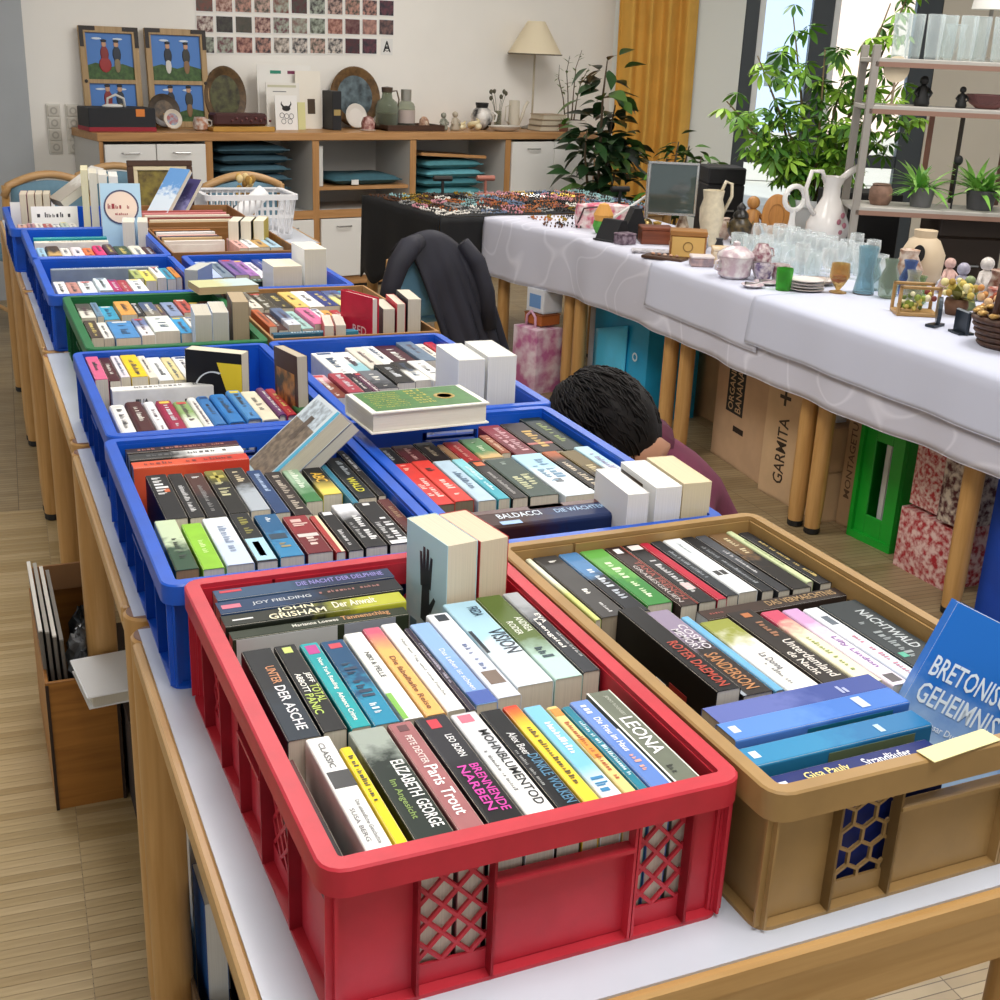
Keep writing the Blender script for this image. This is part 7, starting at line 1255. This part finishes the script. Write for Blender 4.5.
o = thing('disc_ornament', 'round beige disc ornament on the rack beside the post', 'ornament', M=on(.085, .02, 1)); MB().lathe([(.001, 0), (.048, 0), (.048, .008), (.001, .010)], 24, TR(0, 0, .130) @ RX(PI/2)).build('disc', mat('cfc0a4', .7), o); MB().tube([(0, 0, 0), (0, 0, .09)], .005, 8).build('stick', mat('8a7a64', .6), o); MB().lathe([(.025, 0), (.02, .006)], 14).build('foot', mat('8a7a64', .6), o)
o = figurine('black seated figurine on the middle rack board', 0, 0, 0, .12, black); o.matrix_world = on(.21, .08, 1)
o = figurine('small black figurine beside the rose glass dish on rack', 0, 0, 0, .085, black); o.matrix_world = on(.36, .08, 1)
lathe_thing('glass_dish', 'rose tinted glass dish on the middle rack board', 'dish', None, [(.04, 0), (.07, .02), (.085, .05), (.08, .05), (.065, .022), (.001, .008)], glass_mat('c8a0a0', .5), M=on(.47, .12, 1), parts=[('rim', [(.08, .049), (.087, .051), (.08, .053)], glass_mat('c8a0a0', .6), None)])
for i in range(4): o = lathe_thing('tumbler', 'aqua tinted tumbler on the middle rack board', 'glass', None, [(.03, 0), (.032, .006), (.036, .12), (.034, .12), (.029, .01), (.001, .008)], glass_mat('a8d8d0', .4), M=on(.60+.085*i, .10, 1), group='aqua tumblers on the rack'); MB().lathe([(.034, .119), (.0365, .1205), (.034, .122)], 16).build('rim', glass_mat('a8d8d0', .5), o)
for i in range(3): posy_o = None
def pot_plant(label, M, seed, n_=60, L=.13, col=('7ab04a', '5a9a3a', '9ac86a'), pot='6a6a6a', pr=.05):
    r = random.Random(seed); o = thing('potted_plant', label, 'plant', M=M); MB().lathe([(pr*.8, 0), (pr, .075), (pr*.93, .075), (pr*.9, .06), (.001, .06)], 18).build('pot', mat(pot, .6), o, autosmooth=.8); ms = [leaf_mesh(L, .022, .3, .6, mat(c, .5)) for c in col]
    for k in range(n_): put_leaf(o, r.choice(ms), (r.uniform(-pr, pr)*.6, r.uniform(-pr, pr)*.6, .06), r.uniform(0, 6.3), r.uniform(.2, 1.45), 0, r.uniform(.6, 1.15))
    return o
pot_plant('grassy green potted plant on the lowest rack board', on(.27, .10, 0), 61); pot_plant('second grassy plant in a grey pot on lowest rack board', on(.50, .10, 0), 62, 70, .14, pot='4a4a4c', pr=.06); pot_plant('yellow green potted plant at the end of lowest rack board', on(.80, .10, 0), 63)
o = lathe_thing('stoneware_jar', 'grey brown stoneware pot beside the post on the lowest rack board', 'jar', None, [(.035, 0), (.045, .02), (.045, .06), (.035, .075), (.03, .075), (.001, .06)], mat('8a6a58', .7, var=.3, scale=40), M=on(.11, .10, 0)); MB().lathe([(.03, .074), (.038, .078), (.03, .082)], 16).build('rim', mat('6a5244', .7), o)
o = thing('spoon_rest', 'black ladle standing in the grassy plant pot', 'ladle', M=on(.385, .08, 0)); MB().tube([(0, 0, 0), (0, 0, .17)], .004, 6).build('handle', black, o); MB().ball((0, 0, .185), (.018, .010, .02)).build('bowl', black, o, smooth=True)
o = thing('wooden_stick', 'red brown wooden post ornament leaning near the basket', 'ornament', M=at(2.90, 1.36, -.5)); MB().box((0, 0, .20), (.045, .03, .40), .004).build('shaft', wood('7a4a34', '5a3222', .5, axis='Z'), o); MB().box((0, 0, .01), (.09, .07, .02), .004).build('foot', fb, o)
# ------------------------------------------------------------------ umbrella tree by the window
st_ = thing('plant_stool', 'dark stool behind the tables carrying the umbrella tree', 'stool', M=RM(3.52, 3.26, 0)); MB().box((0, 0, .585), (.36, .36, .03), .005).build('seat', fb, st_); [MB().box((sx*.15, sy*.15, .285), (.035, .035, .57), .003).build('leg', fb, st_) for sx in (-1, 1) for sy in (-1, 1)]
r = random.Random(77); o = thing('umbrella_tree', 'large umbrella tree with bright green leaf fans against the window', 'plant', M=RM(3.52, 3.26, .60)); MB().lathe([(.11, 0), (.15, .24), (.158, .24), (.158, .27), (.14, .27), (.135, .22), (.001, .22)], 24).build('pot', mat('d8dcdc', .4), o, autosmooth=.8)
MB().lathe([(.001, .222), (.134, .222)], 20).build('soil', mat('3a2c20', .9), o)
fans = []
for c in ('7fb03a', '5a8a2e', '9cc848', '42702a'):
    mb = MB(); n = 7
    for k in range(n):
        a = 2*PI*k/n; L_, W_l = .070, .025; pr_ = [.1, .7, 1, .75, .1]; B = RZ(a) @ RX(-.35); vs = []
        for i, p in enumerate(pr_): t = i/4; vs += [(-W_l*p/2, .008+L_*t, -.02*t*t), (W_l*p/2, .008+L_*t, -.02*t*t)]
        mb.add(vs, [(2*i, 2*i+1, 2*i+3, 2*i+2) for i in range(4)], B)
    me = mb.mesh('leaf_fan', True); me.materials.append(mat(c, .4, var=.15, scale=20, spec=.4)); fans.append(me)
stems = [(-.44, .05, .46), (-.34, -.06, .66), (-.18, .06, .84), (-.05, -.08, .70), (.08, .05, .62), (.22, -.04, .90), (.36, .04, 1.08), (.30, -.10, .60), (-.22, -.12, .42), (.14, -.14, .40), (-.36, -.08, .36), (.40, -.04, .45)]
for dx, dy, h_ in stems:
    ax_ = Vector((math.cos(-.42), math.sin(-.42), 0)); ay_ = Vector((-ax_.y, ax_.x, 0)); tip = ax_*dx + ay_*dy + Vector((0, 0, .22+h_)); b0 = Vector((dx*.12, dy*.12, .21)); mid = b0.lerp(tip, .55) + Vector((0, 0, .05)); pts = [b0, b0.lerp(mid, .5), mid, tip]
    s_ = MB().tube(pts, [.008, .007, .006, .003], 6).build('stem', mat('6a5a3a', .7), o, smooth=True)
    for q in range(22):
        t = .25+.75*(q+r.random())/22; i = min(2, int(t*3)); p = pts[i].lerp(pts[i+1], min(1, t*3-i)) + Vector((r.uniform(-.07, .07), r.uniform(-.07, .07), r.uniform(-.04, .06))); l = link('leaf_fan', r.choice(fans), o); l.matrix_basis = TR(*p) @ RZ(r.uniform(0, 6.3)) @ RX(r.uniform(-.9, .9)) @ RY(r.uniform(-.5, .5)) @ Matrix.Scale(r.uniform(.75, 1.15), 4)
# ------------------------------------------------------------------ dark cases behind the bric-a-brac tables
for i, (x, y, w, d, h, a, lb) in enumerate([(3.24, 3.62, .18, .20, .98, -.3, 'tall black case on the floor behind the wooden figurine'), (3.46, 2.86, .30, .22, .95, -.3, 'broad black case on the floor behind the porcelain pitcher'), (3.62, 2.40, .26, .24, .90, -.4, 'dark brown case on the floor behind the shelf rack')]):
    o = thing('equipment_case', lb, 'case', M=RM(x, y, 0, a)); m_ = mat(['141416', '18181b', '2c2018'][i], .6); MB().box((0, 0, h*.46), (w, d, h*.92), .006).build('body', m_, o); MB().box((0, 0, h*.96), (w*1.01, d*1.01, h*.08), .006).build('lid', m_, o)
    MB().tube([(-.04, -d/2-.004, h*.80), (-.04, -d/2-.02, h*.80), (.04, -d/2-.02, h*.80), (.04, -d/2-.004, h*.80)], .005, 6).build('handle', steel, o)
# a few more pieces among the bric-a-brac
for i, (x, y, pr_, c_, c2_, lb) in enumerate([
 (2.60, 3.10, [(.02, 0), (.024, .01), (.012, .04), (.02, .07), (.001, .075)], 'a8843a', None, 'small brass bell-shaped ornament beside the red-brown chest'),
 (2.90, 3.06, [(.03, 0), (.04, .02), (.045, .05), (.03, .08), (.034, .09), (.001, .08)], 'd4c4b4', 'a88a7a', 'cream squat vase behind the black urn'),
 (2.62, 2.78, [(.025, 0), (.035, .015), (.03, .05), (.036, .06), (.001, .05)], 'e0dcd8', '8a8a94', 'small grey white mug behind the emblem box'),
 (2.66, 2.70, [(.018, 0), (.022, .02), (.012, .05), (.016, .06), (.001, .058)], '2a2a2c', None, 'black salt pot behind the emblem box'),
 (2.56, 2.86, [(.03, 0), (.034, .02), (.02, .05), (.001, .055)], 'b4845a', 'e0c8a8', 'tan lidded jar between chest and ivory jug'),
 (2.80, 3.22, [(.022, 0), (.03, .03), (.014, .08), (.018, .10), (.001, .09)], 'c8b8a0', '6a4a34', 'brown flecked bottle vase behind the mirror'),
 (2.96, 2.96, [(.03, 0), (.042, .04), (.03, .075), (.001, .07)], 'e4e0da', 'b8a8a0', 'rounded white ginger jar beside the wooden figurine'),
 (2.80, 1.33, [(.03, 0), (.045, .03), (.03, .08), (.036, .10), (.001, .09)], 'd8cfc4', 'a04a3a', 'white jar with red pattern behind the metal ornaments'),
 (2.93, 1.46, [(.035, 0), (.05, .04), (.03, .11), (.036, .13), (.001, .12)], 'c4b0a0', '7a4a3a', 'brown banded vase behind the rust arrangement')]):
    vase(lb, x, y, pr_, mat(c_, .35, col2=c2_, scale=35) if c2_ else mat(c_, .35), 'ornament', 'ornament')
